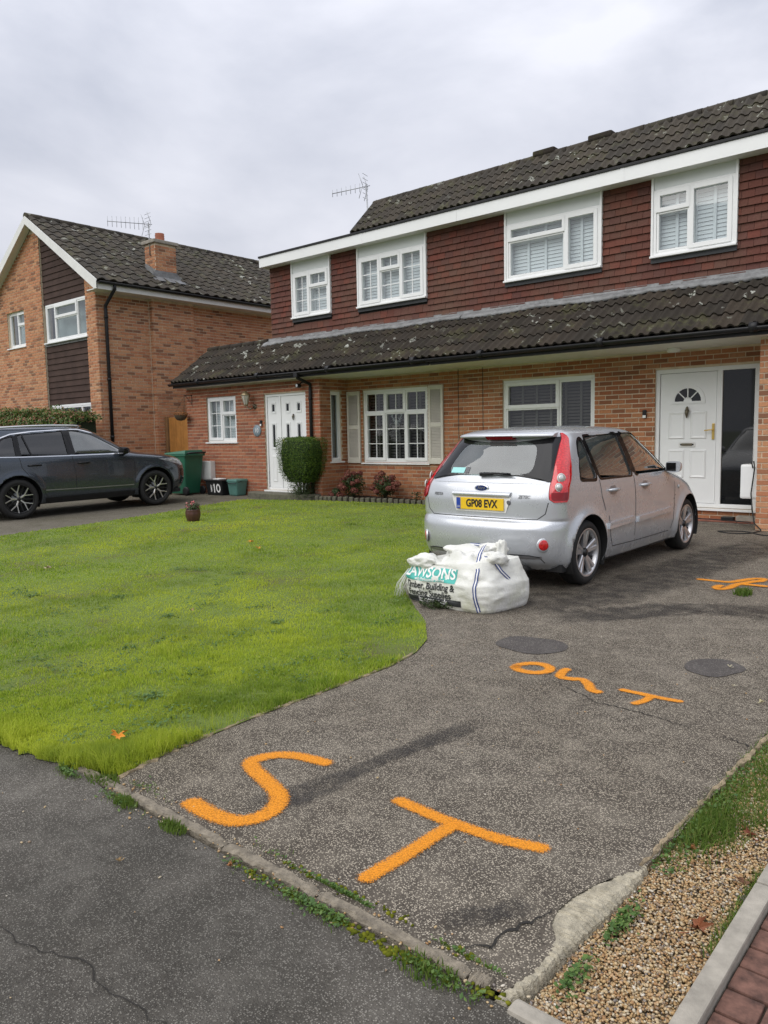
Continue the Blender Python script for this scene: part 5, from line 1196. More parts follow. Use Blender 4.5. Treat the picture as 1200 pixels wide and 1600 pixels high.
# glazing
for sd in (-1, 1):
    for P, g_ in ((QW, 'car_glass'), (RW, 'car_glass'), (FW_, 'car_glass')):
        q = [(min(a for a, b in P), 0)]; addm(fc, 'side_window', FC.side_patch(P, -.012, sd, 10, 12, .012), g_)
    # black surround of the windows and the pillars between them
    OUT = sub_poly([(.500, .952), (2.83, .932), (2.68, 1.035), (2.19, 1.345), (1.92, 1.412), (.86, 1.392), (.635, 1.345)], .06)
    for P in (QW, RW, FW_):
        n = len(P); c = np.mean(np.array(P), 0); pad = []
        for (a, b) in P: d = np.array((a, b))-c; d = d/np.linalg.norm(d); pad.append((a+d[0]*.033, b+d[1]*.033))
        pad = [(a, min(b, 1.402)) for a, b in pad]; V, F = FC.ring_patch(pad, P, lambda y, z, off: (sd*(float(FC.X(y, z))+off), y, z), .002); addm(fc, 'window_surround', (V, F), 'gloss_black')
    addm(fc, 'door_pillar', FC.side_patch([(1.655, .968), (1.77, .966), (1.74, 1.388), (1.63, 1.388)], .0026, sd, 10, 3), 'gloss_black')
    addm(fc, 'rear_pillar', FC.side_patch([(.885, .982), (.958, .980), (.918, 1.358), (.845, 1.35)], .0026, sd, 10, 3), 'gloss_black')
    # shut lines
    for pts in ([(.93, .96), (.955, .80), (1.03, .66)], [(1.70, .955), (1.715, .70), (1.70, .34)], [(2.80, .94), (2.80, .75), (2.76, .40), (2.70, .30)], [(1.10, .60), (1.14, .40), (1.2, .295), (1.75, .285), (2.65, .285)]): addm(fc, 'shut_line', FC.line(pts, sd), 'black_matt')
    for a, b in ((1.06, 1.66), (1.74, 2.68)):
        V, F = FC.side_patch([(a, .475), (b, .475+.006), (b-.01, .55), (a+.02, .545)], .024, sd, 4, 10); Q = [(x-sd*.026, y, z) for x, y, z in V]; m = MB(); m.faces(V, F, 0, True)
        nn_ = 11; edge = [*range(nn_), *[i*nn_+10 for i in range(1, 5)], *[4*nn_+j for j in range(9, -1, -1)], *[i*nn_ for i in range(3, 0, -1)]]
        m.faces([V[i] for i in edge]+[Q[i] for i in edge], [(k, (k+1) % len(edge), len(edge)+(k+1) % len(edge), len(edge)+k) for k in range(len(edge))]); lpart('side_moulding', m.mesh('side_moulding', M['paint_silver']), fc)
    for hy in (1.10, 1.86):
        x = float(FC.X(hy+.1, .84)); m = MB(); m.tube([(sd*(x-.005), hy, .845), (sd*(x+.028), hy+.035, .848), (sd*(x+.033), hy+.10, .848), (sd*(x+.028), hy+.175, .845), (sd*(x-.005), hy+.205, .842)], [.012, .015, .016, .015, .012], 8); hd = lpart('door_handle', m.mesh('door_handle', M['paint_silver']), fc)
        V, F = FC.side_patch(rnd_poly([(hy+.03, .80), (hy+.17, .80), (hy+.17, .885), (hy+.03, .885)], .04), .0015, sd, 6, 6); m = MB(); m.faces(V, F, 0, True); part('handle_recess', m.mesh('handle_recess', M['rim_silver2'], recalc=False), hd, WM[fc.name])
    # door mirror
    my = 2.60; x = float(FC.X(my, .97)); m = MB(); rings = []
    for k in range(9):
        t_ = k/8; yy = my-.055+.16*t_; s_ = math.sqrt(max(0.02, 1-((t_-.12)/.9)**2)) if t_ > .12 else 1.0
        rings.append([(sd*(x+.115+.080*s_*math.copysign(abs(math.cos(a))**.6, math.cos(a))), yy, 1.000+.062*s_*math.copysign(abs(math.sin(a))**.6, math.sin(a))) for a in np.linspace(0, 2*math.pi, 20, endpoint=False)])
    m.loft(rings, 0, True, True, True); mr = lpart('door_mirror', m.mesh('door_mirror', M['paint_silver']), fc)
    m = MB(); m.box(min(sd*(x+.045), sd*(x+.150)), max(sd*(x+.045), sd*(x+.150)), my-.060, my-.0555, .955, 1.045); part('mirror_glass', m.mesh('mirror_glass', M['gloss_black'], bevel=.0), mr, WM[fc.name])
    m = MB(); m.prism([(sd*(x-.04), my+.02, .945), (sd*(x-.04), my+.14, .945), (sd*(x+.12), my+.10, .985), (sd*(x+.12), my+.0, .985)], (0, 0, .03)); part('mirror_foot', m.mesh('mirror_foot', M['black_plastic']), mr, WM[fc.name])
    # tail lamp wrapping the corner
    rows = [(.800, 61, 84), (.81, 56, 86.5), (.83, 54, 88), (.87, 53.5, 88.5), (.95, 53.5, 88.5), (1.03, 54.5, 88), (1.12, 56, 86), (1.22, 57.5, 80), (1.30, 59, 76), (1.36, 60.5, 73), (1.395, 62, 70), (1.405, 64, 68)]
    zz = np.linspace(.80, 1.405, 26); R2 = [(z, float(np.interp(z, [r[0] for r in rows], [r[1] for r in rows])), float(np.interp(z, [r[0] for r in rows], [r[2] for r in rows]))) for z in zz]
    tl = addm(fc, 'tail_lamp', FC.corner_patch(R2, sd, .014, 12), 'lamp_red')
    e0 = [FC.CS(r[1]-.3, r[0], sd, -.01) for r in R2]; e1 = [FC.CS(r[1], r[0], sd, .014) for r in R2]; e2 = [FC.CS(r[2], r[0], sd, .014) for r in R2]; e3 = [FC.CS(r[2]+.4, r[0], sd, -.01) for r in R2]
    m = MB(); m.loft([e0, e1], 0, False); m.loft([e2, e3], 0, False); m.loft([[FC.CS(R2[0][1]+(R2[0][2]-R2[0][1])*j/8, .80, sd, o_) for j in range(9)] for o_ in (-.01, .014)], 0, False); part('lamp_edge', m.mesh('lamp_edge', M['lamp_dark_red']), tl, WM[fc.name])
    rows = [(.815, 59, 84), (.83, 56.5, 86), (.865, 56, 87), (.885, 56, 87)]
    V, F = FC.corner_patch(rows, sd, .0158, 8); m = MB(); m.faces(V, F, 0, True); part('lamp_lower', m.mesh('lamp_lower', M['lamp_dark_red'], recalc=False), tl, WM[fc.name])
    for zc, rr_ in ((1.005, .047), (.93, .040)):
        c = Vector(FC.CS(67 if zc > .95 else 66, zc, sd, .014)); n_ = (Vector(FC.CS(66, zc, sd, .10))-Vector(FC.CS(66, zc, sd, .0))).normalized()
        a_ = n_.cross(Vector((0, 0, 1))).normalized(); b_ = n_.cross(a_)
        for r0_, r1_, h0, h1, mt, nm in ((rr_, rr_*.78, .004, .012, 'white_paint', 'lamp_bezel'), (rr_*.78, 0, .010, .018, 'lamp_clear', 'reversing_lamp')):
            m = MB(); m.loft([[c+n_*h_+(a_*math.cos(q)+b_*math.sin(q))*r_ for q in np.linspace(0, 6.2832, 20, endpoint=False)] for r_, h_ in ((r0_, h0), (r0_*.9, h1), (max(r1_, .0005), h1+(.004 if r1_ == 0 else -.004)))], 0, True); part(nm, m.mesh(nm, M[mt]), tl, WM[fc.name])
    # reflector in the bumper
    c = Vector(FC.CS(50, .43, sd, 0)); n_ = (Vector(FC.CS(50, .43, sd, .1))-c).normalized(); n_.z = 0; a_ = n_.cross(Vector((0, 0, 1))).normalized(); b_ = n_.cross(a_)
    for r0_, h_, mt, nm in ((.062, .004, 'paint_silver', 'reflector_bezel'), (.047, .010, 'lamp_red', 'rear_reflector')):
        m = MB(); m.loft([[c+n_*hh+(a_*math.cos(q)+b_*math.sin(q))*r_ for q in np.linspace(0, 6.2832, 24, endpoint=False)] for r_, hh in ((r0_, -.01), (r0_, h_), (r0_*.85, h_+.004), (.001, h_+.005))], 0, True); lpart(nm, m.mesh(nm, M[mt]), fc)
    wheel(fc, sd*.788, FC.ax[0], FC.rt, .19, sd, 'five', .222); wheel(fc, sd*.788, FC.ax[1], FC.rt, .19, sd, 'five', .222)
    for ay in FC.ax:
        m = MB(); n = 20; m.loft([[(xx, ay+(FC.ra+.004)*math.cos(a), FC.rt+.012+(FC.ra+.004)*math.sin(a)) for a in np.linspace(-.5, math.pi+.5, n)] for xx in (sd*.50, sd*.80)], 0, False); m.poly([(sd*.50, ay+(FC.ra+.004)*math.cos(a), FC.rt+.012+(FC.ra+.004)*math.sin(a)) for a in np.linspace(-.5, math.pi+.5, n)]); lpart('wheel_well', m.mesh('wheel_well', M['black_matt'], recalc=False), fc)
# rear screen: black printed border with clear middle, spoiler, brake light, wiper
n_ = len(BKIN); OUTB = rnd_poly([(-.655, .985), (.655, .985), (.565, 1.372), (-.565, 1.372)], .02, 6)
V, F = FC.ring_patch(OUTB, BKIN, lambda x, z, off: FC.RS(x, z, off), -.006); Vm = []; 
# refine the border so that it follows the tail
m = MB(); steps = 8
ringsB = [[FC.RS(a+(c-a)*k/steps, b+(d-b)*k/steps, -.019) for (a, b), (c, d) in zip(OUTB, BKIN)] for k in range(steps+1)]
m.loft(ringsB, 0, True, False, True); rs = lpart('rear_screen', m.mesh('rear_screen', M['gloss_black'], recalc=False), fc)
m = MB(); G = [[FC.RS((-.49+.98*i/16)*(1-.14*(j/8)), 1.035+.295*j/8, -.016) for i in range(17)] for j in range(9)]; m.loft(G, 0, False, False, True); part('rear_glass', m.mesh('rear_glass', M['car_rear_glass'], recalc=False), rs, WM[fc.name])
m = MB(); G = []
for j, (z, o_) in enumerate(((1.372, .02), (1.372, -.075), (1.385, -.085), (1.402, -.065), (1.425, .0), (1.437, .10))): G.append([FC.RS(x, z, o_) for x in np.linspace(-.52, .52, 24)])
m.loft(G, 0, False, False, True)
for e in (0, -1): m.poly([g[e] for g in G])
lpart('spoiler', m.mesh('spoiler', M['paint_silver'], recalc=False), fc)
m = MB(); P = [FC.RS(x, 1.366, -.030) for x in (-.13, .13)]; Q = [FC.RS(x, 1.395, -.087) for x in (.145, -.145)]; P = [FC.RS(x, 1.352, -.055) for x in (-.14, .14)]; Q = [FC.RS(x, 1.384, -.094) for x in (.15, -.15)]; m.prism([P[0], P[1], Q[0], Q[1]], (0, .06, 0)); lpart('brake_light', m.mesh('brake_light', M['lamp_dark_red']), fc)
m = MB(); w0 = Vector(FC.RS(-.06, 1.035, -.026)); w1 = Vector(FC.RS(.26, 1.045, -.028)); m.tube([w0, (w0+w1)/2+Vector((0, -.012, .008)), w1], [.02, .010, .007], 8); m.tube([Vector(FC.RS(-.05, 1.03, -.028)), Vector(FC.RS(.30, 1.028, -.024))], .006, 6); lpart('rear_wiper', m.mesh('rear_wiper', M['black_plastic']), fc)
# tailgate details
def rline(pts, off=-.0015, w=.0035):
    V = []; F = []
    P = []
    for (a, b), (c_, d) in zip(pts[:-1], pts[1:]):
        k = max(1, int(math.hypot(c_-a, d-b)/.04)); P += [(a+(c_-a)*i/k, b+(d-b)*i/k) for i in range(k)]
    P.append(pts[-1])
    for i, (x, z) in enumerate(P):
        q, r = P[max(i-1, 0)], P[min(i+1, len(P)-1)]; dx, dz = r[0]-q[0], r[1]-q[1]; L = math.hypot(dx, dz)
        for sg in (-1, 1): V.append(FC.RS(x-sg*dz/L*w, z+sg*dx/L*w, off))
    for i in range(len(P)-1): F.append((2*i, 2*i+1, 2*i+3, 2*i+2))
    return V, F
addm(fc, 'shut_line', rline([(.665, .80), (.64, .70), (.57, .648), (-.57, .648), (-.64, .70), (-.665, .80)]), 'black_matt')
addm(fc, 'lower_screen_trim', ([FC.RS(x, z, -.004) for z in (.962, .985) for x in np.linspace(-.61, .61, 20)], [(i, i+1, 20+i+1, 20+i) for i in range(19)]), 'paint_silver')
for zz, hw, nm in ((.862, .315, 'boot_strip'),):
    m = MB(); G = [[FC.RS(x, zz+dz, o_) for x in np.linspace(-hw-dz*.3, hw+dz*.3, 16)] for dz, o_ in ((-.022, .0), (-.018, -.022), (.0, -.028), (.016, -.022), (.022, .0))]; m.loft(G, 0, False); 
    for e in (0, -1): m.poly([g[e] for g in G])
    lpart(nm, m.mesh(nm, M['paint_silver']), fc)
m = MB(); G = [[FC.RS(x*(1-.16*k), .84-.145*k, -.003-.004*math.sin(3.14*k)) for x in np.linspace(-.325, .325, 14)] for k in (0, .33, .66, 1)]; m.loft(G, 0, False); lpart('plate_recess', m.mesh('plate_recess', M['white_paint'], recalc=False), fc)
yp = FC.RS(0, .77, 0)[1]-.018
m = MB(); m.box(-.26, .26, yp, yp+.008, .715, .826); pl = lpart('number_plate', m.mesh('number_plate', M['plate_yellow'], bevel=.004), fc)
m = MB(); m.box(-.258, -.212, yp-.0015, yp-.0002, .718, .823); part('plate_band', m.mesh('plate_band', M['plate_blue']), pl, WM[fc.name])
part('plate_lettering', text_mesh('GP08 EVX', .098, M['black_matt'], 'plate_lettering', map_=lambda x, y, z: (x+.022, yp-.0018, .771+y), bold=.0035, sx=.80), pl, WM[fc.name])
part('plate_country', text_mesh('GB', .026, M['white_paint'], 'plate_country', map_=lambda x, y, z: (x-.235, yp-.0024, .738+y)), pl, WM[fc.name])
part('boot_lock', MB().lathe([(.022, -.004), (.022, -.010), (.014, -.012), (.001, -.012)], (.30, FC.RS(.3, .79, 0)[1]+.004, .79), 16, 'y').mesh('boot_lock', M['trim_grey']), fc, WM[fc.name])
c = Vector(FC.RS(0, .915, 0)); m = MB(); m.loft([[c+Vector((r_*1.0*math.cos(q)*.078, o_, r_*math.sin(q)*.033)) for q in np.linspace(0, 6.2832, 28, endpoint=False)] for r_, o_ in ((1, .01), (1, -.008), (.8, -.011))], 0, True); bd = lpart('badge', m.mesh('badge', M['chrome']), fc)
m = MB(); m.loft([[c+Vector((r_*math.cos(q)*.078, o_, r_*math.sin(q)*.033)) for q in np.linspace(0, 6.2832, 28, endpoint=False)] for r_, o_ in ((.84, -.0105), (.01, -.0125))], 0, True); part('badge_field', m.mesh('badge_field', pm('badge_blue', (.012, .03, .13), .15)), bd, WM[fc.name])
part('badge_lettering', text_mesh('Ford', .042, M['chrome'], 'badge_lettering', map_=lambda x, y, z: (c.x+x+.25*y, c.y-.0135, c.z+y), bold=.0006), bd, WM[fc.name])
for tx, xx, zz in (('FIESTA', -.50, .845), ('ZETEC', .45, .845)):
    lpart('model_lettering', text_mesh(tx, .038, M['trim_grey'], 'model_lettering', map_=lambda x, y, z, xx=xx, zz=zz: FC.RS(xx+x+.2*y, zz+y, -.004), bold=.0009), fc)
# sticker in the rear screen
m = MB(); G = [[FC.RS(x, z, -.021) for x in np.linspace(-.42, -.26, 5)] for z in (1.045, 1.095)]; m.loft(G, 0, False); sk = lpart('sticker', m.mesh('sticker', M['sticker_teal'], recalc=False), fc)
m = MB(); G = [[FC.RS(x, z, -.021) for x in np.linspace(-.25, -.205, 3)] for z in (1.045, 1.10)]; m.loft(G, 0, False); lpart('sticker', m.mesh('sticker', M['trim_grey'], recalc=False), fc)
# windscreen, bumper valance, floor, seats, dash
m = MB(); G = [[FC.FS(x*(1-.17*j/8), .99+.395*j/8, .008) for x in np.linspace(-.63, .63, 17)] for j in range(9)]; m.loft(G, 0, False, False, True); lpart('windscreen', m.mesh('windscreen', M['car_glass'], recalc=False), fc)
m = MB(); G = [[FC.RS(x, z, o_) for x in np.linspace(-.62, .62, 20)] for z, o_ in ((.325, -.0015), (.305, -.006), (.24, .01), (.19, .03))]; m.loft(G, 0, False, False, True); lpart('bumper_valance', m.mesh('bumper_valance', M['rim_silver2'], recalc=False), fc)
addm(fc, 'shut_line', rline([(-.63, .26), (-.60, .315), (-.52, .33), (.52, .33), (.60, .315), (.63, .26)], -.004, .004), 'black_matt')
m = MB(); m.box(-.74, .74, .25, 3.7, .17, .24); m.box(-.60, .60, .32, 2.75, .38, .44); m.tube([(.45, .06, .2), (.45, .5, .2)], .03, 10); lpart('underbody', m.mesh('underbody', M['black_matt']), fc)
m = MB(); m.box(-.70, .70, 2.40, 2.85, .62, .94); lpart('dashboard', m.mesh('dashboard', M['seat_cloth'], bevel=.05), fc)
seats(fc, [(-.36, 1.62, .5), (.36, 1.62, .5), (0, .72, 1.15)], .58, .50)
m = MB(); m.tube([(.73, 2.79, .80), (.75, 2.80, .80)], .02, 10); 
x = float(FC.X(2.92, .76)); m = MB(); m.lathe([(.022, .004), (.018, .010), (.001, .011)], (x, 2.92, .76), 14, 'x'); lpart('side_repeater', m.mesh('side_repeater', M['lamp_clear']), fc)

# ---- dark SUV ---------------------------------------------------------------------------
SV = Car(YR=[(.24, .26), (.34, .10), (.48, .03), (.62, .0), (.80, .02), (.95, .05), (1.05, .09), (1.15, .16), (1.35, .32), (1.50, .46), (1.56, .44), (1.60, .50), (1.64, .75), (1.665, 1.2)],
         YF=[(.24, 4.34), (.36, 4.46), (.55, 4.52), (.75, 4.51), (.88, 4.44), (.96, 4.28), (1.01, 4.00), (1.06, 3.62), (1.10, 3.40), (1.15, 3.28), (1.30, 3.02), (1.45, 2.74), (1.56, 2.50), (1.62, 2.22), (1.665, 1.65)],
         WZ=[(.24, .87), (.36, .905), (.52, .92), (.70, .922), (.85, .915), (1.0, .905), (1.10, .88), (1.25, .815), (1.40, .752), (1.52, .70), (1.58, .64), (1.63, .52), (1.665, .30)],
         RR=[(.24, .55), (.9, .55), (1.1, .5), (1.5, .5), (1.665, .4)], RF=[(.24, .8), (.7, .85), (.95, 1.1), (1.1, .9), (1.4, .7), (1.665, .4)],
         axles=(.93, 3.60), ra=.40, rt=.352, wt=.23, ztop=1.665, zbot=.24, p=2.9, barrel=.03, flare=.020)
ang = math.radians(-4.0); Ry = Matrix.Rotation(ang, 3, 'Z'); off_ = Ry @ Vector((.90, .93, 0)); 
S_LOC = (-13.76-off_.x, 6.12-off_.y, gz(-13.8, 6.1)); 
sv = thing('suv_car', 'dark slate grey SUV parked on the left driveway beside the green bin', 'car', S_LOC, rz=ang, rx=math.atan(.0165))
SQ = rnd_poly([(.52, 1.13), (.955, 1.115), (.965, 1.46), (.78, 1.42)], .05); SR = rnd_poly([(1.02, 1.112), (1.88, 1.10), (1.86, 1.535), (1.03, 1.48)], .04); SF = rnd_poly([(1.99, 1.10), (3.06, 1.085), (2.80, 1.24), (2.44, 1.45), (2.14, 1.532), (1.97, 1.537)], .05)
cut = []
for sd in (-1, 1):
    for ay in SV.ax: cut.append(cyl(0, ay, SV.rt+.015, SV.ra, *(sorted((sd*.58, sd*1.4)))))
    for P in (SQ, SR, SF): cut.append(prx(P, *sorted((sd*.38, sd*1.3))))
cut2 = [pry(rnd_poly([(-.55, 1.12), (.55, 1.12), (.50, 1.46), (-.50, 1.46)], .08), -.4, .75), pry(rnd_poly([(-.66, 1.16), (.66, 1.16), (.56, 1.54), (-.56, 1.54)], .05), 2.1, 3.6)]
ztab = np.concatenate([np.linspace(.24, .86, 30), np.linspace(.875, 1.12, 26), np.linspace(1.135, 1.56, 28), 1.565+.10*(1-(1-np.linspace(0, 1, 20))**2)])
lpart('body', SV.body(ztab, 'body', M['paint_slate'], [cut, cut2]), sv)
for sd in (-1, 1):
    for P, g_ in ((SQ, 'car_privacy'), (SR, 'car_privacy'), (SF, 'car_glass')): addm(sv, 'side_window', SV.side_patch(P, -.012, sd, 10, 12, .012), g_)
    for P in (SQ, SR, SF):
        c_ = np.mean(np.array(P), 0); pad = [(a+(a-c_[0])/math.hypot(a-c_[0], b-c_[1])*.035, b+(b-c_[1])/math.hypot(a-c_[0], b-c_[1])*.035) for a, b in P]
        addm(sv, 'window_surround', SV.ring_patch(pad, P, lambda y, z, off: (sd*(float(SV.X(y, z))+off), y, z), .002), 'gloss_black')
    addm(sv, 'door_pillar', SV.side_patch([(1.865, 1.105), (2.005, 1.105), (1.985, 1.542), (1.85, 1.542)], .0026, sd, 10, 3), 'gloss_black'); addm(sv, 'rear_pillar', SV.side_patch([(.94, 1.11), (1.035, 1.11), (1.04, 1.49), (.955, 1.47)], .0026, sd, 10, 3), 'gloss_black')
    addm(sv, 'window_divider', SV.side_patch([(1.20, 1.11), (1.225, 1.11), (1.13, 1.495), (1.105, 1.49)], .0026, sd, 8, 2), 'gloss_black')
    # bright strip round the side glass
    ch_ = [(3.10, 1.072), (1.9, 1.078), (1.0, 1.092), (.60, 1.108), (.52, 1.13), (.53, 1.18), (.62, 1.32), (.75, 1.44), (.92, 1.50), (1.3, 1.54), (1.95, 1.568), (2.18, 1.56), (2.50, 1.47), (2.88, 1.245), (3.10, 1.085)]
    addm(sv, 'bright_trim', SV.line(sub_poly(ch_+[ch_[-1]], .05)[:-2], sd, .009, .005), 'chrome')
    for pts in ([(.99, 1.09), (1.02, .90), (1.12, .76), (1.30, .62)], [(1.93, 1.075), (1.97, .80), (1.97, .42)], [(3.10, 1.07), (3.16, .90), (3.14, .45)], [(1.38, .46), (1.42, .36), (1.9, .345), (3.05, .345)]): addm(sv, 'shut_line', SV.line(pts, sd), 'black_matt')
    addm(sv, 'sill_strip', SV.line([(1.40, .475), (1.9, .465), (3.12, .45)], sd, .009, .004), 'rim_silver2')
    addm(sv, 'sill_cover', SV.side_patch([(1.40, .25), (3.13, .25), (3.14, .335), (1.38, .335)], .004, sd, 4, 20), 'black_plastic')
    addm(sv, 'shut_line', SV.line(rnd_poly([(.36, .80), (.62, .80), (.66, .98), (.38, .98)], .05)+[(.40, .80)], sd), 'black_matt')
    for hy in (1.12, 2.02):
        x = float(SV.X(hy+.12, .93)); m = MB(); m.tube([(sd*(x-.005), hy, .93), (sd*(x+.03), hy+.04, .935), (sd*(x+.036), hy+.12, .936), (sd*(x+.03), hy+.20, .935), (sd*(x-.005), hy+.24, .93)], [.013, .018, .019, .018, .013], 8); hd = lpart('door_handle', m.mesh('door_handle', M['gloss_black']), sv)
    my = 2.90; x = float(SV.X(my, 1.10)); m = MB(); rings = []
    for k in range(9):
        t_ = k/8; yy = my-.05+.18*t_; s_ = math.sqrt(max(.03, 1-((t_-.12)/.9)**2)) if t_ > .12 else 1.0
        rings.append([(sd*(x+.15+.10*s_*math.copysign(abs(math.cos(a))**.6, math.cos(a))), yy, 1.125+.074*s_*math.copysign(abs(math.sin(a))**.6, math.sin(a))) for a in np.linspace(0, 2*math.pi, 20, endpoint=False)])
    m.loft(rings, 0, True, True, True); mr = lpart('door_mirror', m.mesh('door_mirror', M['gloss_black']), sv)
    m = MB(); m.prism([(sd*(x-.03), my+.03, 1.07), (sd*(x-.03), my+.14, 1.07), (sd*(x+.14), my+.10, 1.10), (sd*(x+.14), my+.0, 1.10)], (0, 0, .03)); part('mirror_foot', m.mesh('mirror_foot', M['black_plastic']), mr, WM[sv.name])
    # roof rail
    m = MB(); ry = np.linspace(.62, 2.45, 14); pts = [(sd*(float(SV.X(y, 1.585))+.0), y, 1.612+.03*math.sin(math.pi*(y-.6)/1.9)+(-.03 if i in (0, 13) else 0)) for i, y in enumerate(ry)]; m.tube(pts, .018, 8); lpart('roof_rail', m.mesh('roof_rail', M['chrome']), sv)
    # headlamp and front bumper corner intake
    V = []; F = []; rows = [(.76, 6, 26), (.80, 2, 46), (.85, 1, 60), (.90, 4, 70), (.93, 20, 74)]
    def CF(th, z, off=.006):
        a = float(SV.yf(z)); R = float(SV.rf(z)); t_ = math.radians(th); y = a-R*(1-max(0, math.cos(t_))**(2/SV.p)); x_ = float(SV.X(y, z)); nv_ = Vector((math.sin(t_), math.cos(t_), .2)).normalized(); return (sd*(x_+nv_.x*off), y+nv_.y*off, z+nv_.z*off)
    for z, a, b in rows:
        for j in range(9): V.append(CF(30+(a+(b-a)*j/8)*.62, z))
    for i in range(len(rows)-1):
        for j in range(8): F.append((i*9+j, i*9+j+1, (i+1)*9+j+1, (i+1)*9+j))
    hl = addm(sv, 'headlamp', (V, F), 'headlamp')
    for th_, zz in ((40, .86), (52, .875), (62, .885)):
        c_ = Vector(CF(th_, zz, .012)); m = MB(); m.box(c_.x-.03, c_.x+.012, c_.y-.04, c_.y+.012, zz-.012, zz+.012); part('headlamp_unit', m.mesh('headlamp_unit', M['lamp_clear'], bevel=.01), hl, WM[sv.name])
    V = [CF(30+k*3.2, z, .006) for z in (.38, .46, .60, .70) for k in range(10)]; F = [(i*10+j, i*10+j+1, (i+1)*10+j+1, (i+1)*10+j) for i in range(3) for j in range(9)]; addm(sv, 'bumper_intake', (V, F), 'gloss_black')
    rows = [(.78, 34, 68), (.84, 30, 74), (.92, 30, 76), (.98, 36, 70)]; addm(sv, 'tail_lamp', SV.corner_patch(rows, sd, .008, 10), 'lamp_dark_red')
    wheel(sv, sd*.905, SV.ax[0], SV.rt, .23, sd, 'split', .258); wheel(sv, sd*.905, SV.ax[1], SV.rt, .23, sd, 'split', .258)
    for ay in SV.ax:
        m = MB(); n = 20; m.loft([[(xx, ay+(SV.ra+.004)*math.cos(a), SV.rt+.015+(SV.ra+.004)*math.sin(a)) for a in np.linspace(-.5, math.pi+.5, n)] for xx in (sd*.56, sd*.86)], 0, False); m.poly([(sd*.56, ay+(SV.ra+.004)*math.cos(a), SV.rt+.015+(SV.ra+.004)*math.sin(a)) for a in np.linspace(-.5, math.pi+.5, n)]); lpart('wheel_well', m.mesh('wheel_well', M['black_matt'], recalc=False), sv)
m = MB(); G = [[SV.FS(x*(1-.17*j/8), 1.155+.395*j/8, .008) for x in np.linspace(-.70, .70, 17)] for j in range(9)]; m.loft(G, 0, False, False, True); lpart('windscreen', m.mesh('windscreen', M['car_glass'], recalc=False), sv)
m = MB(); G = [[SV.RS(x*(1-.1*j/8), 1.11+.36*j/8, .006) for x in np.linspace(-.58, .58, 17)] for j in range(9)]; m.loft(G, 0, False, False, True); lpart('rear_glass', m.mesh('rear_glass', M['car_privacy'], recalc=False), sv)
m = MB(); G = [[SV.FS(x, z, -.004) for x in np.linspace(-.55, .55, 14)] for z in (.38, .5, .62, .72)]; m.loft(G, 0, False, False, True); lpart('grille', m.mesh('grille', M['gloss_black'], recalc=False), sv)
m = MB(); m.box(-.80, .80, .4, 4.2, .22, .30); m.box(-.68, .68, .45, 3.1, .48, .54); lpart('underbody', m.mesh('underbody', M['black_matt']), sv)
m = MB(); m.box(-.76, .76, 2.72, 3.15, .75, 1.10); lpart('dashboard', m.mesh('dashboard', M['seat_cloth'], bevel=.05), sv)
m = MB(); m.lathe([(.185+.014*math.cos(a), .014*math.sin(a)) for a in np.linspace(0, 6.2832, 9)], (.38, 2.62, 1.04), 24, 'y'); lpart('steering_wheel', m.mesh('steering_wheel', M['black_plastic']), sv)
seats(sv, [(-.40, 1.85, .52), (.40, 1.85, .52), (0, .95, 1.3)], .72, .56)
# ================================================================== planting
def blades(P, h, w, seed, lean=.5):
    """one bent triangle pair per grass blade"""
    r = np.random.default_rng(seed); n = len(P); a = r.uniform(0, 6.283, n); l = r.uniform(0, lean, n)*h; b = r.uniform(0, 6.283, n)
    dx, dy = np.cos(a)*w, np.sin(a)*w; tip = P+np.stack([np.cos(b)*l, np.sin(b)*l, h*np.sqrt(np.maximum(.1, 1-(l/h)**2))], 1)
    mid = P+np.stack([np.cos(b)*l*.35, np.sin(b)*l*.35, h*.55], 1); s = np.stack([dx, dy, np.zeros(n)], 1)
    V = np.stack([P-s, P+s, mid+s*.8, mid-s*.8, tip], 1).reshape(-1, 3); i = np.arange(n)*5
    F = np.concatenate([np.stack([i, i+1, i+2], 1), np.stack([i, i+2, i+3], 1), np.stack([i+3, i+2, i+4], 1)])
    return V, F
def inpoly(x, y, poly):
    c = np.zeros(len(x), bool); n = len(poly)
    for k in range(n):
        (x0, y0), (x1, y1) = poly[k], poly[k-1]
        m_ = ((y0 > y) != (y1 > y)) & (x < (x1-x0)*(y-y0)/(y1-y0+1e-12)+x0); c ^= m_
    return c
def vnoise(x, y, s, seed=0):
    """smooth 2-D value noise"""
    r = np.random.default_rng(seed); T = r.uniform(0, 1, (64, 64)); u, v = x*s, y*s; i, j = np.floor(u).astype(int), np.floor(v).astype(int); fu, fv = u-i, v-j; fu, fv = fu*fu*(3-2*fu), fv*fv*(3-2*fv)
    g = lambda a, b: T[a % 64, b % 64]
    return g(i, j)*(1-fu)*(1-fv)+g(i+1, j)*fu*(1-fv)+g(i, j+1)*(1-fu)*fv+g(i+1, j+1)*fu*fv
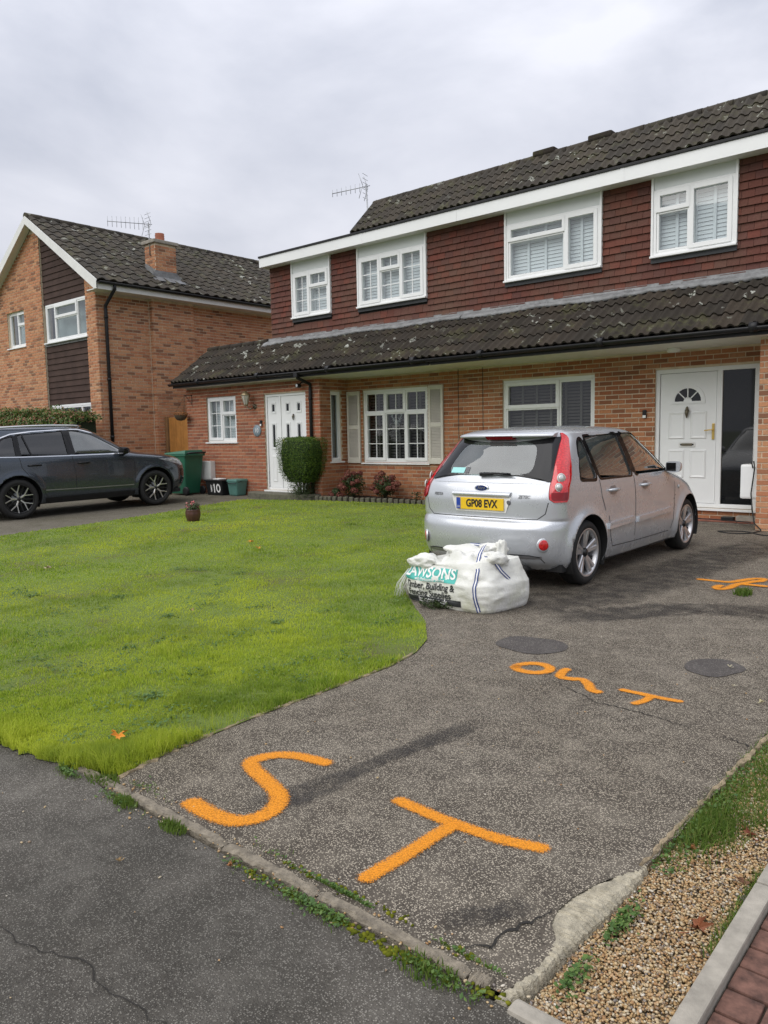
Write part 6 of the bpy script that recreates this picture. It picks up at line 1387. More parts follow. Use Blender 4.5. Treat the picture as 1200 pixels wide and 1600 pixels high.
def grass_mat(name, stops, patch):
    t = NT(name); r = t.n('ShaderNodeNewGeometry').outputs['Random Per Island']; c = t.ramp(r, stops)
    c = t.mix(t.ramp(t.noise(.45, 4, .6), [(.42, 0.), (.62, .85)]), c, patch[0]); c = t.mix(t.ramp(t.noise(1.3, 6, .65), [(.49, 0.), (.66, .75)]), c, patch[1]); c = t.mix(t.ramp(t.noise(3.1, 4, .6), [(.62, 0.), (.74, .45)]), c, (.36, .34, .09))
    t.set(Base_Color=c, Roughness=.55); t.b.inputs['Specular IOR Level'].default_value = .25
    tl = t.n('ShaderNodeBsdfTranslucent'); t.l(c, tl.inputs[0]); mx = t.n('ShaderNodeMixShader'); mx.inputs[0].default_value = .5
    t.l(t.b.outputs[0], mx.inputs[1]); t.l(tl.outputs[0], mx.inputs[2]); t.l(mx.outputs[0], t.out.inputs[0]); M[name] = t.m
grass_mat('grass', [(0, (.15, .235, .024)), (.3, (.25, .37, .034)), (.6, (.34, .47, .043)), (.88, (.43, .53, .07)), (1, (.55, .51, .18))], ((.56, .62, .065), (.12, .205, .028)))
grass_mat('weed_grass', [(0, (.075, .14, .025)), (.4, (.13, .22, .035)), (.8, (.18, .27, .045)), (1, (.36, .32, .13))], ((.13, .20, .035), (.08, .13, .025)))
N = 420000
NB = N*3-500000; gx, gy = np.concatenate([NPR.uniform(-13, -2.9, NB), NPR.uniform(-7.5, -2.9, 500000)]), np.concatenate([NPR.uniform(1.35, 11.7, NB), 1.35+5.4*NPR.uniform(0, 1, 500000)**1.4])
dist = np.hypot(gx, gy); keep = NPR.uniform(0, 1, N*3) < np.clip((4.6/dist)**1.7, .08, 1)
keep[NB:] &= NPR.uniform(0, 1, 500000) < np.clip((6.4-dist[NB:])/2.8, 0, 1)
keep &= inpoly(gx, gy, LAWN)
bare = (np.hypot(gx+3.24, gy-2.2) < .16*(.5+vnoise(gx, gy, 9, 3))) & (NPR.uniform(0, 1, N*3) < .8); keep &= ~bare
worn = np.clip((vnoise(gx, gy, 2.6, 14)-.55)*5, 0, 1)*np.clip(1.3-np.minimum(np.abs(gy-1.5)/1.1, np.maximum(0, -3.0-gx)/.55), 0, 1); keep &= NPR.uniform(0, 1, N*3) > worn*.9
thin = np.clip((vnoise(gx, gy, 5.5, 15)-.6)*4, 0, 1); keep &= NPR.uniform(0, 1, N*3) > thin*.45
under = (gx > -4.9) & (gx < -3.1) & (gy > 5.8) & (gy < 9.8); keep &= ~under
gx, gy, dist = gx[keep], gy[keep], dist[keep]
hn = vnoise(gx, gy, 1.7, 5); edge = np.clip(1-np.abs(gy-1.5)/.25, 0, 1)+np.clip(1-np.abs(gx+3.05)/.18, 0, 1)*(gy < 4)
h = (.010+.016*hn*NPR.uniform(.5, 1.2, len(gx))+.030*edge*NPR.uniform(0, 1, len(gx)))*NPR.uniform(.7, 1.25, len(gx)); w = np.clip(.0012*dist/3.2, .0010, .006)*NPR.uniform(.8, 1.5, len(gx))
h = h*np.clip(1.0+(dist-6)*.015, 1, 1.15)
cl = np.clip((vnoise(gx, gy, 4.2, 41)-.58)*6, 0, 1)*np.clip(1.4-np.abs(gy-1.5)/1.3, .12, 1)+np.clip((vnoise(gx, gy, 11, 42)-.66)*5, 0, 1)*.6; h = h*(1+1.3*cl)
V, F = blades(np.stack([gx, gy, gzn(gx, gy)+.004], 1), h, w, 3, .85)
part('grass', npmesh('grass', V, F, M['grass']), kind='stuff', label='bright green mown grass blades of the lawn')
print('grass blades', len(gx))
r = np.random.default_rng(301); cc = np.stack([-2.95-4.6*r.uniform(0, 1, 90)**1.3, 1.5+3.6*r.uniform(0, 1, 90)**1.6], 1); cc = cc[inpoly(cc[:, 0], cc[:, 1], LAWN)]
LWX, LWY = [], []
for (a_, b_) in cc:
    k_ = int(r.integers(20, 80)); s_ = r.uniform(.03, .10); LWX += list(r.normal(a_, s_, k_)); LWY += list(r.normal(b_, s_, k_))
LWX, LWY = np.array(LWX), np.array(LWY); k_ = inpoly(LWX, LWY, LAWN); LWX, LWY = LWX[k_], LWY[k_]
# clover and daisy-like broad weeds in the lawn edge and along the edging
def leaves_cloud(P, nrm, size, seed, asp=.5, fold=.25):
    """small folded leaves: two triangles pairs each, at P facing nrm"""
    r = np.random.default_rng(seed); n = len(P); t = r.normal(size=(n, 3)); nrm = nrm/np.linalg.norm(nrm, axis=1)[:, None]
    t = t-nrm*np.sum(t*nrm, 1)[:, None]; t /= np.linalg.norm(t, axis=1)[:, None]; b = np.cross(nrm, t); s = size[:, None]
    a0 = P-t*s*.5; a1 = P+t*s*.5; l = P+b*s*asp*.5-nrm*s*fold*.5-t*s*.05; q = P-b*s*asp*.5-nrm*s*fold*.5-t*s*.05
    V = np.stack([a0, l, a1, q], 1).reshape(-1, 3); i = np.arange(n)*4; F = np.concatenate([np.stack([i, i+1, i+2], 1), np.stack([i, i+2, i+3], 1)])
    return V, F
def leaf_mat(name, stops, rough=.5, trans=.25, spec=.35):
    t = NT(name); r = t.n('ShaderNodeNewGeometry').outputs['Random Per Island']; c = t.ramp(r, stops); t.set(Base_Color=c, Roughness=rough); t.b.inputs['Specular IOR Level'].default_value = spec
    tl = t.n('ShaderNodeBsdfTranslucent'); t.l(c, tl.inputs[0]); mx = t.n('ShaderNodeMixShader'); mx.inputs[0].default_value = trans
    t.l(t.b.outputs[0], mx.inputs[1]); t.l(tl.outputs[0], mx.inputs[2]); t.l(mx.outputs[0], t.out.inputs[0]); M[name] = t.m
leaf_mat('clover', [(0, (.05, .11, .025)), (.5, (.085, .16, .035)), (1, (.14, .22, .05))]); leaf_mat('box_leaf', [(0, (.022, .058, .008)), (.35, (.045, .10, .012)), (.7, (.085, .155, .018)), (1, (.17, .25, .028))], .55)
leaf_mat('laurel', [(0, (.04, .085, .018)), (.4, (.085, .15, .03)), (.72, (.16, .21, .05)), (.86, (.30, .15, .08)), (1, (.36, .15, .11))], .4); leaf_mat('rust_flower', [(0, (.10, .03, .025)), (.4, (.19, .055, .045)), (.8, (.27, .10, .075)), (1, (.33, .16, .10))], .8, .15)
leaf_mat('dark_leaf', [(0, (.02, .035, .01)), (1, (.06, .09, .025))]); leaf_mat('moss', [(0, (.06, .075, .008)), (.6, (.13, .14, .012)), (1, (.20, .20, .02))], .9, .1, .1)
leaf_mat('dead_leaf', [(0, (.22, .085, .03)), (.5, (.30, .13, .045)), (1, (.40, .20, .07))], .7, .15)
def weed_strip(n, f, seed):
    r = np.random.default_rng(seed); P = f(r, n); return P
def strip_edging(r, n):
    x = r.uniform(-3.25, -1.02, n); den = vnoise(x, x*0, 5, 2); side = r.uniform(0, 1, n) < .68
    y = np.where(side, 1.555-np.abs(r.normal(0, .022, n)), 1.65+np.abs(r.normal(0, .03, n))*(x < -1.9)); k = r.uniform(0, 1, n) < np.clip((den-.33)*2.4, 0.0, 1); return np.stack([x[k], y[k], np.full(k.sum(), .004)], 1)
P = strip_edging(np.random.default_rng(1), 6500); V1, F1 = blades(P, NPR.uniform(.006, .022, len(P)), NPR.uniform(.001, .0018, len(P)), 4, 1.0)
part('edging_weeds', npmesh('edging_weeds', V1, F1, M['weed_grass']), kind='stuff', label='short weeds and grass growing along the concrete edging')
P = strip_edging(np.random.default_rng(8), 3600); P[:, 2] += NPR.uniform(.004, .02, len(P)); nr = NPR.normal(0, .35, (len(P), 3)); nr[:, 2] = 1; V1, F1 = leaves_cloud(P, nr, NPR.uniform(.007, .02, len(P)), 5, .6)
part('clover_weeds', npmesh('clover_weeds', V1, F1, M['clover']), kind='stuff', label='small broad leaved weeds along the concrete edging')
P = np.stack([LWX, LWY, gzn(LWX, LWY)+NPR.uniform(.012, .03, len(LWX))], 1); nr = NPR.normal(0, .35, (len(P), 3)); nr[:, 2] = 1; V1, F1 = leaves_cloud(P, nr, NPR.uniform(.012, .03, len(P)), 302, .6)
part('lawn_weeds', npmesh('lawn_weeds', V1, F1, M['clover']), kind='stuff', label='dark clover and broad leaved weeds scattered in the near lawn')
# moss cushions on the edging
mx_, my_ = [], []
for cx, cy, s, k in ((-1.5, 1.545, .05, 60), (-1.36, 1.54, .06, 90), (-1.25, 1.55, .05, 70), (-1.95, 1.55, .05, 40), (-1.62, 1.665, .05, 50), (-1.16, 1.66, .04, 40), (-1.02, 1.57, .025, 50), (-1.75, 1.545, .05, 40), (-1.43, 1.675, .05, 40), (-1.82, 1.66, .06, 30)):
    mx_ += list(NPR.normal(cx, s, k//2)); my_ += list(NPR.normal(cy, .008, k//2))
mp_ = np.stack([mx_, my_, np.full(len(mx_), .002)], 1); V, F = scatter_blobs(mp_, NPR.uniform(.004, .010, len(mp_)), .7, 12); part('moss', npmesh('moss', V, F, M['moss'], smooth=True), kind='stuff', label='yellow green moss cushions on the edging')
# rough grass between driveway and gravel
def tuft(name, pts, hr, seed, label, mat='weed_grass', kind='stuff', cat=None, w=(.0012, .0024)):
    r = np.random.default_rng(seed); P = np.array(pts); h_ = r.uniform(*hr, len(P)); V, F = blades(P, h_, r.uniform(*w, len(P)), seed, .8)
    o = part(name, npmesh(name, V, F, M[mat])); tag(o, label, cat, kind=kind); return o
r = np.random.default_rng(21); n = 26000; x = r.uniform(-.935, -.62, n); y = r.uniform(2.45, 5.2, n)
lim = np.where(y < 2.62, -.885, np.where(y < 3.0, -.83+.15*np.clip((y-2.62)/.4, 0, 1), -.645)); den = np.clip(1.15-vnoise(x, y, 9, 4)*.9, .1, 1)*np.where(y < 2.62, .45, 1)
k = (x < lim+.03*r.normal(size=n)) & (r.uniform(0, 1, n) < den)
tuft('verge_grass', np.stack([x[k], y[k], gzn(x[k], y[k])-.03], 1), (.02, .06), 22, 'rough grass along the right-hand edge of the driveway')
r = np.random.default_rng(23); n = 1100; x = -.905+np.abs(r.normal(0, .065, n)); y = 2.80+r.normal(0, .10, n); tuft('grass_tuft', np.stack([x, y, gzn(x, y)-.03], 1), (.03, .085), 24, 'dense grass tuft at the gravel edge of the driveway', kind=None, cat='grass tuft')
n = 700; x = -.625+r.normal(0, .012, n); y = r.uniform(1.62, 2.6, n); k = vnoise(x*0, y, 6, 9) > .45; tuft('kerb_grass', np.stack([x[k], y[k], gzn(x[k], y[k])-.03], 1), (.03, .07), 25, 'fine grass along the pale path edging')
a = r.uniform(0, 6.28, 240); q = r.uniform(0, .05, 240); tuft('grass_tuft', np.stack([-1.885+q*np.cos(a)*1.4, 6.90+q*np.sin(a)*2, gzn(-1.9+q*0, 6.9+q*0)], 1), (.03, .085), 26, 'single grass tuft growing through the driveway beside the orange scribble', kind=None, cat='grass tuft', w=(.003, .006))
for k_, (cx, cy) in enumerate(((-2.99, 1.60), (-2.72, 1.545), (-1.20, 1.535), (-2.40, 1.55))): 
    n = 260; a = r.uniform(0, 6.28, n); q = r.uniform(0, .05, n)*(1.5 if k_ in (0, 2) else 1); tuft('weed_clump', np.stack([cx+q*np.cos(a)*1.5, cy+q*np.sin(a)*.7, q*0+.003], 1), (.012, .034), 30+k_, ['weed clump at the lawn end of the concrete edging', 'weed clump on the road side of the edging below the lawn corner', 'weed clump on the edging below the large T', 'weed clump on the edging below the large S'][k_], kind=None, cat='weed', w=(.0018, .0035))
n = 300; a = r.uniform(0, 6.28, n); q = r.uniform(0, .13, n); P = np.stack([-3.75+q*np.cos(a)*1.3, 5.02+q*np.sin(a), .03+r.uniform(0, .05, n)], 1); nr = r.normal(0, .4, (n, 3)); nr[:, 2] = 1; V, F = leaves_cloud(P, nr, r.uniform(.02, .04, n), 6, .7)
tag(part('weed_clump', npmesh('weed', V, F, M['dark_leaf'])), 'low dark green weed growing against the front of the builders bag', 'weed')
r = np.random.default_rng(77); n = 1500; x = -.925+np.abs(r.normal(0, .05, n)); y = np.concatenate([r.uniform(2.4, 4.6, 1100), r.normal(2.08, .06, 250), r.normal(1.78, .05, 150)]); x[1100:] = -.90+np.abs(r.normal(0, .02, 400)); k = vnoise(x*0+3, y, 7, 31) > .38
P = np.stack([x[k], y[k], gzn(x[k], y[k])-.02+r.uniform(0, .03, k.sum())], 1); nr = r.normal(0, .45, (len(P), 3)); nr[:, 2] = 1; V, F = leaves_cloud(P, nr, r.uniform(.008, .024, len(P)), 78, .7)
part('verge_weeds', npmesh('verge_weeds', V, F, M['clover']), kind='stuff', label='small round leaved weeds between the driveway edge and the gravel')
# leafy solids ---------------------------------------------------------------------------------
def leafy(fn, n, size, seed, asp=.55, jitter=.35):
    """fn(r, n) -> points, outward normals"""
    r = np.random.default_rng(seed); P, Nn = fn(r, n); Nn = Nn+r.normal(0, jitter, Nn.shape); return leaves_cloud(P, Nn, r.uniform(*size, n), seed+1, asp)
# topiary bush by the left door
bx_, by_ = -11.62, 10.98; bz = gz(bx_, by_); bush = thing('clipped_bush', 'clipped rounded evergreen bush in front of the left double door', 'bush', (bx_, by_, bz))
def bush_fn(r, n):
    u = r.normal(size=(n, 3)); u /= np.linalg.norm(u, axis=1)[:, None]; e = 8.0
    k = (np.abs(u)**e).sum(1)**(-1/e); d = r.uniform(0, 1, n)**.25; rad = k*(1-.16*(1-d)*3)
    z = u[:, 2]*rad*.44; taper = np.clip(1.0+.12*u[:, 2]*rad, .6, 1.1)*np.where(u[:, 2] < -.4, 1-(np.abs(u[:, 2])-.4)*.55, 1)
    lump = 1+.09*(vnoise(np.arctan2(u[:, 1], u[:, 0])*2+9, u[:, 2]*4+5, 2.4, 8)-.5)+.08*(vnoise(np.arctan2(u[:, 1], u[:, 0])*2+9, u[:, 2]*4+5, 6, 18)-.5)*.8+.010*r.normal(size=n)
    P = np.stack([bx_+u[:, 0]*rad*.43*taper*lump, by_+u[:, 1]*rad*.36*taper*lump, bz+.82+z*lump*1.05], 1); return P, u*[1, 1, .8]
V, F = leafy(bush_fn, 34000, (.014, .028), 50, .6, .6); part('foliage', npmesh('foliage', V, F, M['box_leaf']), bush)
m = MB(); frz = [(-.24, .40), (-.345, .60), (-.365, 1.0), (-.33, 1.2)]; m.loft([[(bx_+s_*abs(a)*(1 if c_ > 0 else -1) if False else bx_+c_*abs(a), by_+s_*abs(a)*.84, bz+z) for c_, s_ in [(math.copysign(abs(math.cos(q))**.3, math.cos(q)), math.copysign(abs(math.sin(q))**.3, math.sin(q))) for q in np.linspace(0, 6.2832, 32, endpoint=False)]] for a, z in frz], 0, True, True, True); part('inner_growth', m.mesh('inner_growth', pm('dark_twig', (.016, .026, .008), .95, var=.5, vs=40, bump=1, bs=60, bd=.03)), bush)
m = MB()
for k in range(9):
    a = k*.7; m.tube([(bx_+.05*math.cos(a), by_+.05*math.sin(a), bz-.02), (bx_+.1*math.cos(a), by_+.1*math.sin(a), bz+.25), (bx_+.22*math.cos(a), by_+.2*math.sin(a), bz+.52)], [.018, .014, .008], 6)
part('stem', m.mesh('stem', pm('bark', (.06, .045, .03), .9)), bush)
def skirt(r, n):
    a = r.uniform(0, 6.28, n); q = r.uniform(.1, .33, n); z = r.uniform(.05, .5, n)*np.clip(q/.3, .4, 1); return np.stack([bx_+q*np.cos(a), by_+q*np.sin(a), bz+z], 1), np.stack([np.cos(a), np.sin(a), a*0+.5], 1)
V, F = leafy(skirt, 2200, (.02, .04), 53); part('skirt_leaves', npmesh('skirt_leaves', V, F, M['dark_leaf']), bush)
# rust coloured hydrangeas
def shrub(cx, cy, hw, hh, seed, label, nh=14):
    z0 = gz(cx, cy)+.02; o = thing('hydrangea_shrub', label, 'shrub', (cx, cy, z0), 'shrubs under the shuttered window'); r = random.Random(seed)
    def fn(rr, n): u = rr.normal(size=(n, 3)); u /= np.linalg.norm(u, axis=1)[:, None]; q = rr.uniform(.3, 1, n)[:, None]; P = u*q*[hw*.85, hw*.7, hh*.45]+[cx, cy, z0+hh*.45]; return P, u
    V, F = leafy(fn, 1500, (.03, .06), seed); part('foliage', npmesh('foliage', V, F, M['dark_leaf']), o)
    m = MB()
    for k in range(10): a = r.uniform(0, 6.28); q = hw*r.uniform(.2, .8); m.tube([(cx, cy, z0-.02), (cx+q*.5*math.cos(a), cy+q*.4*math.sin(a), z0+hh*.45), (cx+q*math.cos(a), cy+q*.7*math.sin(a), z0+hh*r.uniform(.6, .9))], [.01, .008, .005], 5)
    part('stem', m.mesh('stem', M['bark']), o)
    for k in range(nh):
        a = r.uniform(0, 6.28); q = hw*math.sqrt(r.uniform(0, 1)); hx, hy, hz = cx+q*math.cos(a), cy+q*.75*math.sin(a), z0+hh*(1-.55*(q/hw)**2)*r.uniform(.75, 1.02)-.03; R = r.uniform(.055, .085)
        def hf(rr, n): u = rr.normal(size=(n, 3)); u /= np.linalg.norm(u, axis=1)[:, None]; return u*R*rr.uniform(.75, 1.05, n)[:, None]*[1, 1, .8]+[hx, hy, hz], u
        V, F = leafy(hf, 170, (.018, .032), seed*31+k, .9); part('flower_head', npmesh('flower_head', V, F, M['rust_flower']), o)
shrub(-10.62, 11.45, .33, .60, 3, 'rust flowered shrub beside the corner below the narrow window', 20); shrub(-9.92, 11.62, .33, .56, 4, 'rust flowered shrub below the middle of the shuttered window', 20)
shrub(-10.9, 11.22, .12, .25, 5, 'small low rust flowered shrub at the lawn edge', 5)
for k, (cx, cy) in enumerate(((-9.2, 11.72), (-8.75, 11.78))):
    rr = np.random.default_rng(70+k); n = 160; a = rr.uniform(0, 6.28, n); q = rr.uniform(0, .16, n); P = np.stack([cx+q*np.cos(a), cy+q*np.sin(a)*.6, gz(cx, cy)+rr.uniform(.02, .2, n)], 1); nr = rr.normal(0, .5, (n, 3)); nr[:, 2] = .6; V, F = leaves_cloud(P, nr, rr.uniform(.03, .06), 6, .4) if False else leaves_cloud(P, nr, rr.uniform(.03, .06, n), 6, .4)
    tag(part('bedding_plant', npmesh('bedding_plant', V, F, M['dark_leaf'])), ['low bedding plant under the shutter nearer the silver car', 'low bedding plant hidden beside the rear of the silver car'][k], 'plant')
# hedge in front of the neighbour
hd = thing('laurel_hedge', 'leafy hedge with reddish tips between the dark car and the gabled house', 'hedge', (-20, 9.2, .1))
def hedge_fn(r, n):
    x = r.uniform(-25, -16.75, n); face = r.uniform(0, 1, n); y = np.where(face < .55, 8.75+np.abs(r.normal(0, .08, n)), r.uniform(8.75, 9.5, n)); ht = 2.15+.12*(vnoise(x, x*0, 1.6, 3)-.5)+.02*(-16.7-x)
    z = np.where(face < .55, r.uniform(.9, 1, n)**1*0+r.uniform(.4, 1, n)*ht, ht-np.abs(r.normal(0, .05, n))); z = np.where(r.uniform(0, 1, n) < .08, z+r.uniform(0, .12, n), z)
    rnd_ = np.clip((x+17.1)/.35, 0, 1); z = z-rnd_*.15
    return np.stack([x, y, z], 1), np.stack([r.normal(0, .4, n), np.where(face < .55, -1, -.2), np.where(face < .55, .4, 1)], 1)
V, F = leafy(hedge_fn, 26000, (.05, .11), 60, .42, .5); part('foliage', npmesh('foliage', V, F, M['laurel']), hd)
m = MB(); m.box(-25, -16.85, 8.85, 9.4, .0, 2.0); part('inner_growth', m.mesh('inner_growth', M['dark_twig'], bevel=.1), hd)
# bricks edging the flower bed: one by one
eb = [(-11.25, 10.98), (-10.8, 11.0), (-10.4, 11.06), (-9.7, 11.26), (-8.9, 11.51), (-8.0, 11.60), (-6.6, 11.60)]; be = thing('bed_edging', 'row of small upright stone blocks edging the flower bed', 'edging', (-9.5, 11.3, .15))
bmk = MB().box(-.045, .045, -.04, .04, -.05, .09).mesh('edging_block', M['mossy_stone'], bevel=.02); cum = 0; r = random.Random(6)
for (x0, y0), (x1, y1) in zip(eb[:-1], eb[1:]):
    L = math.hypot(x1-x0, y1-y0); k = int(L/.105)
    for i in range(k):
        t_ = (i+.5)/k; x, y = x0+(x1-x0)*t_, y0+(y1-y0)*t_; o = bpy.data.objects.new('edging_block', bmk); link(o, be, Matrix.Translation((x, y, gz(x, y)+r.uniform(-.015, .01))) @ Matrix.Rotation(math.atan2(y1-y0, x1-x0)+r.uniform(-.1, .1), 4, 'Z') @ Matrix.Rotation(r.uniform(-.08, .08), 4, 'X'))
# fallen leaves
def maple(size, mat, seed):
    r = random.Random(seed); m = MB(); n = 11; P = []
    for k in range(n*2):
        a = 2*math.pi*k/(n*2); rr = size*(1.0 if k % 4 == 0 else .62 if k % 2 == 0 else .38)*r.uniform(.85, 1.15); P.append((rr*math.cos(a), rr*math.sin(a)*.8, size*.28*math.sin(2*a+seed)+.012+size*.12*r.random()))
    c = (0, 0, .004); m.faces([c]+P, [(0, 1+k, 1+(k+1) % len(P)) for k in range(len(P))]); m.tube([(0, 0, .004), (-size*.9, size*.1, .006), (-size*1.5, size*.3, .012)], .0016, 4); return m.mesh('leaf', mat)
def flat_col(nm, c): return pm(nm, c, .7, var=.25, vs=40)
LV = [(-3.26, 1.84, .055, (.62, .24, .02), .05, 'bright orange fallen leaf on the lawn corner'), (-.70, 2.20, .05, (.22, .075, .03), -.02, 'large brown fallen leaf on the gravel'), (-.735, 2.84, .035, (.26, .085, .05), -.02, 'reddish fallen leaf at the edge of the verge grass'), (-.655, 2.52, .03, (.20, .10, .06), -.02, 'brown leaf beside the path edging'), (-.64, 2.42, .03, (.16, .13, .13), -.02, 'grey dead leaf beside the path edging'), (-.86, 2.62, .02, (.30, .13, .05), -.02, 'small tan leaf among the verge weeds'),
      (-1.05, 4.22, .022, (.55, .50, .32), .003, 'small pale leaf on the driveway near the right-hand edge'), (-1.36, 4.74, .02, (.56, .52, .38), .006, 'pale leaf lying on the dark round patch'), (-1.24, 4.40, .014, (.55, .50, .38), .003, 'tiny pale leaf below the dark round patch'), (-5.25, 3.67, .03, (.42, .30, .14), .03, 'dry leaf in the middle of the lawn'), (-8.3, 3.95, .05, (.45, .36, .24), .03, 'pale dry leaf at the far left of the lawn'), (-7.9, 6.5, .05, (.62, .28, .04), .03, 'orange leaf far out on the lawn'), (-7.4, 6.2, .045, (.60, .27, .04), .03, 'second orange leaf far out on the lawn nearer the bag'),
      (-2.35, 1.30, .012, (.4, .28, .14), .002, 'small tan leaf scrap on the dark footway'), (-2.02, 1.52, .016, (.42, .2, .08), .004, 'small brown leaf among the edging weeds')]
for k, (x, y, s, c, dz, lb) in enumerate(LV): o = part('fallen_leaf', maple(s, flat_col('leaf_%d' % k, c), k), None, Matrix.Translation((x, y, gz(x, y)+dz)) @ Matrix.Rotation(k*1.3, 4, 'Z')); tag(o, lb, 'leaf', 'fallen leaves')
# ================================================================== things about the place
_T3 = {}
def noise3(p, s, seed=0):
    T = _T3.setdefault(seed, np.random.default_rng(seed).uniform(-1, 1, (32, 32, 32)) if seed not in _T3 else None); q = np.asarray(p)*s; i = np.floor(q).astype(int); f = q-i; f = f*f*(3-2*f); o = 0
    for a in (0, 1):
        for b in (0, 1):
            for c in (0, 1): o = o+T[(i[..., 0]+a) % 32, (i[..., 1]+b) % 32, (i[..., 2]+c) % 32]*np.where(a, f[..., 0], 1-f[..., 0])*np.where(b, f[..., 1], 1-f[..., 1])*np.where(c, f[..., 2], 1-f[..., 2])
    return o
# ---- builders bag
BA, BB, BN = .575, .36, 5.0
bagT = Matrix.Translation((-3.68, 5.36, gz(-3.7, 5.4)-.004)) @ Matrix.Rotation(math.radians(-8), 4, 'Z') @ Matrix.Diagonal((.84, .90, .86, 1))
bag = thing('builders_bag', 'white woven builders bulk bag with teal and black print behind the silver car', 'bag'); bag.matrix_basis = bagT; WM[bag.name] = bagT.copy()
def bprof(z): return .97+.075*math.sin(min(1, z/.30)*math.pi*.8)-.20*max(0, z-.26)/.24
def bag_disp(P):
    P = np.asarray(P, float); z = P[..., 2]
    w = .006*noise3(P*[1, 1, 9], 6, 1)*np.clip(1-z/.36, 0, 1)+.014*noise3(P, 5, 2)*np.clip(z/.25, .25, 1)+.009*noise3(P*[1, 1, 2.2], 13, 3)*np.clip(z/.3, .2, 1)+.022*(.3-np.abs(noise3(P*[1, 1, 1.6]+[0, 0, .3*0], 6, 7)))*np.clip(z/.2, .15, 1)
    return w
def bag_pt(x, z, off=0.0):
    """point on the printed front face"""
    k = bprof(z); A, B = BA*k, BB*k; q = min(.998, abs(x)/A); y = -B*(1-q**BN)**(1/BN); nx = (q**(BN-1))*math.copysign(1, x)/A; ny = -((max(1e-6, abs(y)/B))**(BN-1))/B; L = math.hypot(nx, ny); nx, ny = nx/L, ny/L
    d = float(bag_disp(np.array([x, y, z])))+off; return (x+nx*d, y+ny*d, z)
NTH = 220; rings = []; th = np.linspace(0, 2*math.pi, NTH, endpoint=False)
cx_ = np.sign(np.cos(th))*np.abs(np.cos(th))**(2/BN); sy_ = np.sign(np.sin(th))*np.abs(np.sin(th))**(2/BN)
nrm = np.stack([np.cos(th), np.sin(th)], 1)
for z in np.concatenate([[0], np.linspace(.012, .40, 34)]):
    k = bprof(z)*(.985 if z == 0 else 1); P = np.stack([BA*k*cx_, BB*k*sy_, np.full(NTH, z)], 1); n2 = np.stack([np.sign(cx_)*np.abs(cx_)**(BN-1)/BA, np.sign(sy_)*np.abs(sy_)**(BN-1)/BB], 1); n2 /= np.linalg.norm(n2, axis=1)[:, None]; d = bag_disp(P); P[:, 0] += n2[:, 0]*d; P[:, 1] += n2[:, 1]*d; rings.append(P)
k0 = bprof(.40)
for j in range(1, 19):       # slumped and folded top
    t_ = j/18; s = 1-t_*.985; X = BA*k0*cx_*s+t_*.05; Y = BB*k0*sy_*s
    base = .40+.115*math.sin(t_*math.pi*.5)*(1-.0*t_); tilt = .075*X/BA; fold = .050*np.sin(9*X+3*Y+4*t_)*np.sin(math.pi*min(1, t_*1.2))+.035*noise3(np.stack([X, Y, X*0+t_], 1), 7, 5)+.018*noise3(np.stack([X, Y, X*0], 1), 17, 6)+.06*(.35-np.abs(noise3(np.stack([X+.3*Y, Y*.6, X*0+.5], 1), 8, 8)))
    dent = -.10*np.exp(-(((X+.25)/.16)**2+((Y+.02)/.2)**2))+.05*np.exp(-(((X+.42)/.10)**2+((Y+.22)/.12)**2))
    rings.append(np.stack([X, Y, base+tilt+(fold+dent)*math.sin(math.pi*min(.75, t_))], 1))
m = MB(); m.loft([[tuple(p) for p in R] for R in rings], 0, True, True, True)
t = NT('bag_weave'); p = t.pos(True); c = t.ramp(t.noise(2.5, 5, .6, p), [(.3, (.62, .62, .56)), (.65, (.76, .76, .72))]); s_ = t.n('ShaderNodeSeparateXYZ'); t.l(p, s_.inputs[0])
gr = t.math('MULTIPLY', t.ramp(t.noise(3.4, 4, .6, p), [(.48, 0.), (.68, .55)]), t.ramp(s_.outputs[2], [(.02, 1.), (.3, 0.)])); c = t.mix(gr, c, (.40, .42, .16)); gd = t.math('MULTIPLY', t.ramp(t.noise(20, 4, .7, p), [(.45, 0.), (.7, .8)]), t.ramp(s_.outputs[2], [(.0, 1.), (.07, 0.)])); c = t.mix(gd, c, (.12, .10, .06))
t.set(Base_Color=c, Roughness=.55); wv = t.n('ShaderNodeTexWave', wave_type='BANDS', bands_direction='Z'); wv.inputs['Scale'].default_value = 34; wv.inputs['Distortion'].default_value = 3; wv.inputs['Detail'].default_value = 3; t.l(p, wv.inputs['Vector']); t.bump(t.math('ADD', t.math('MULTIPLY', wv.outputs['Fac'], .35), t.noise(45, 4, .6, p)), .55, .008); M['bag_weave'] = t.m
lpart('sack', m.mesh('sack', M['bag_weave'], recalc=True), bag)
# crumpled corners and the raised neck
def lump(c, r3, seed, name='folded_corner'):
    V = ICV; bm = bmesh.new(); bmesh.ops.create_icosphere(bm, subdivisions=4, radius=1)
    for v in bm.verts:
        n_ = 1+.30*float(noise3(np.array(v.co), 1.7, seed))+.14*float(noise3(np.array(v.co), 4.5, seed+1)); v.co = Vector((c[0]+v.co.x*r3[0]*n_, c[1]+v.co.y*r3[1]*n_, c[2]+v.co.z*r3[2]*n_))
    me = bpy.data.meshes.new(name); bm.to_mesh(me); bm.free(); me.materials.append(M['bag_weave'])
    for q in me.polygons: q.use_smooth = True
    lpart(name, me, bag)
lump((.33, .14, .50), (.05, .06, .13), 11); lump((.40, -.06, .47), (.14, .15, .08), 12); lump((-.33, -.25, .40), (.20, .10, .075), 13); lump((-.02, .05, .49), (.26, .2, .075), 14); lump((-.50, -.10, .36), (.09, .15, .09), 16); lump((.20, .16, .53), (.14, .12, .06), 18)
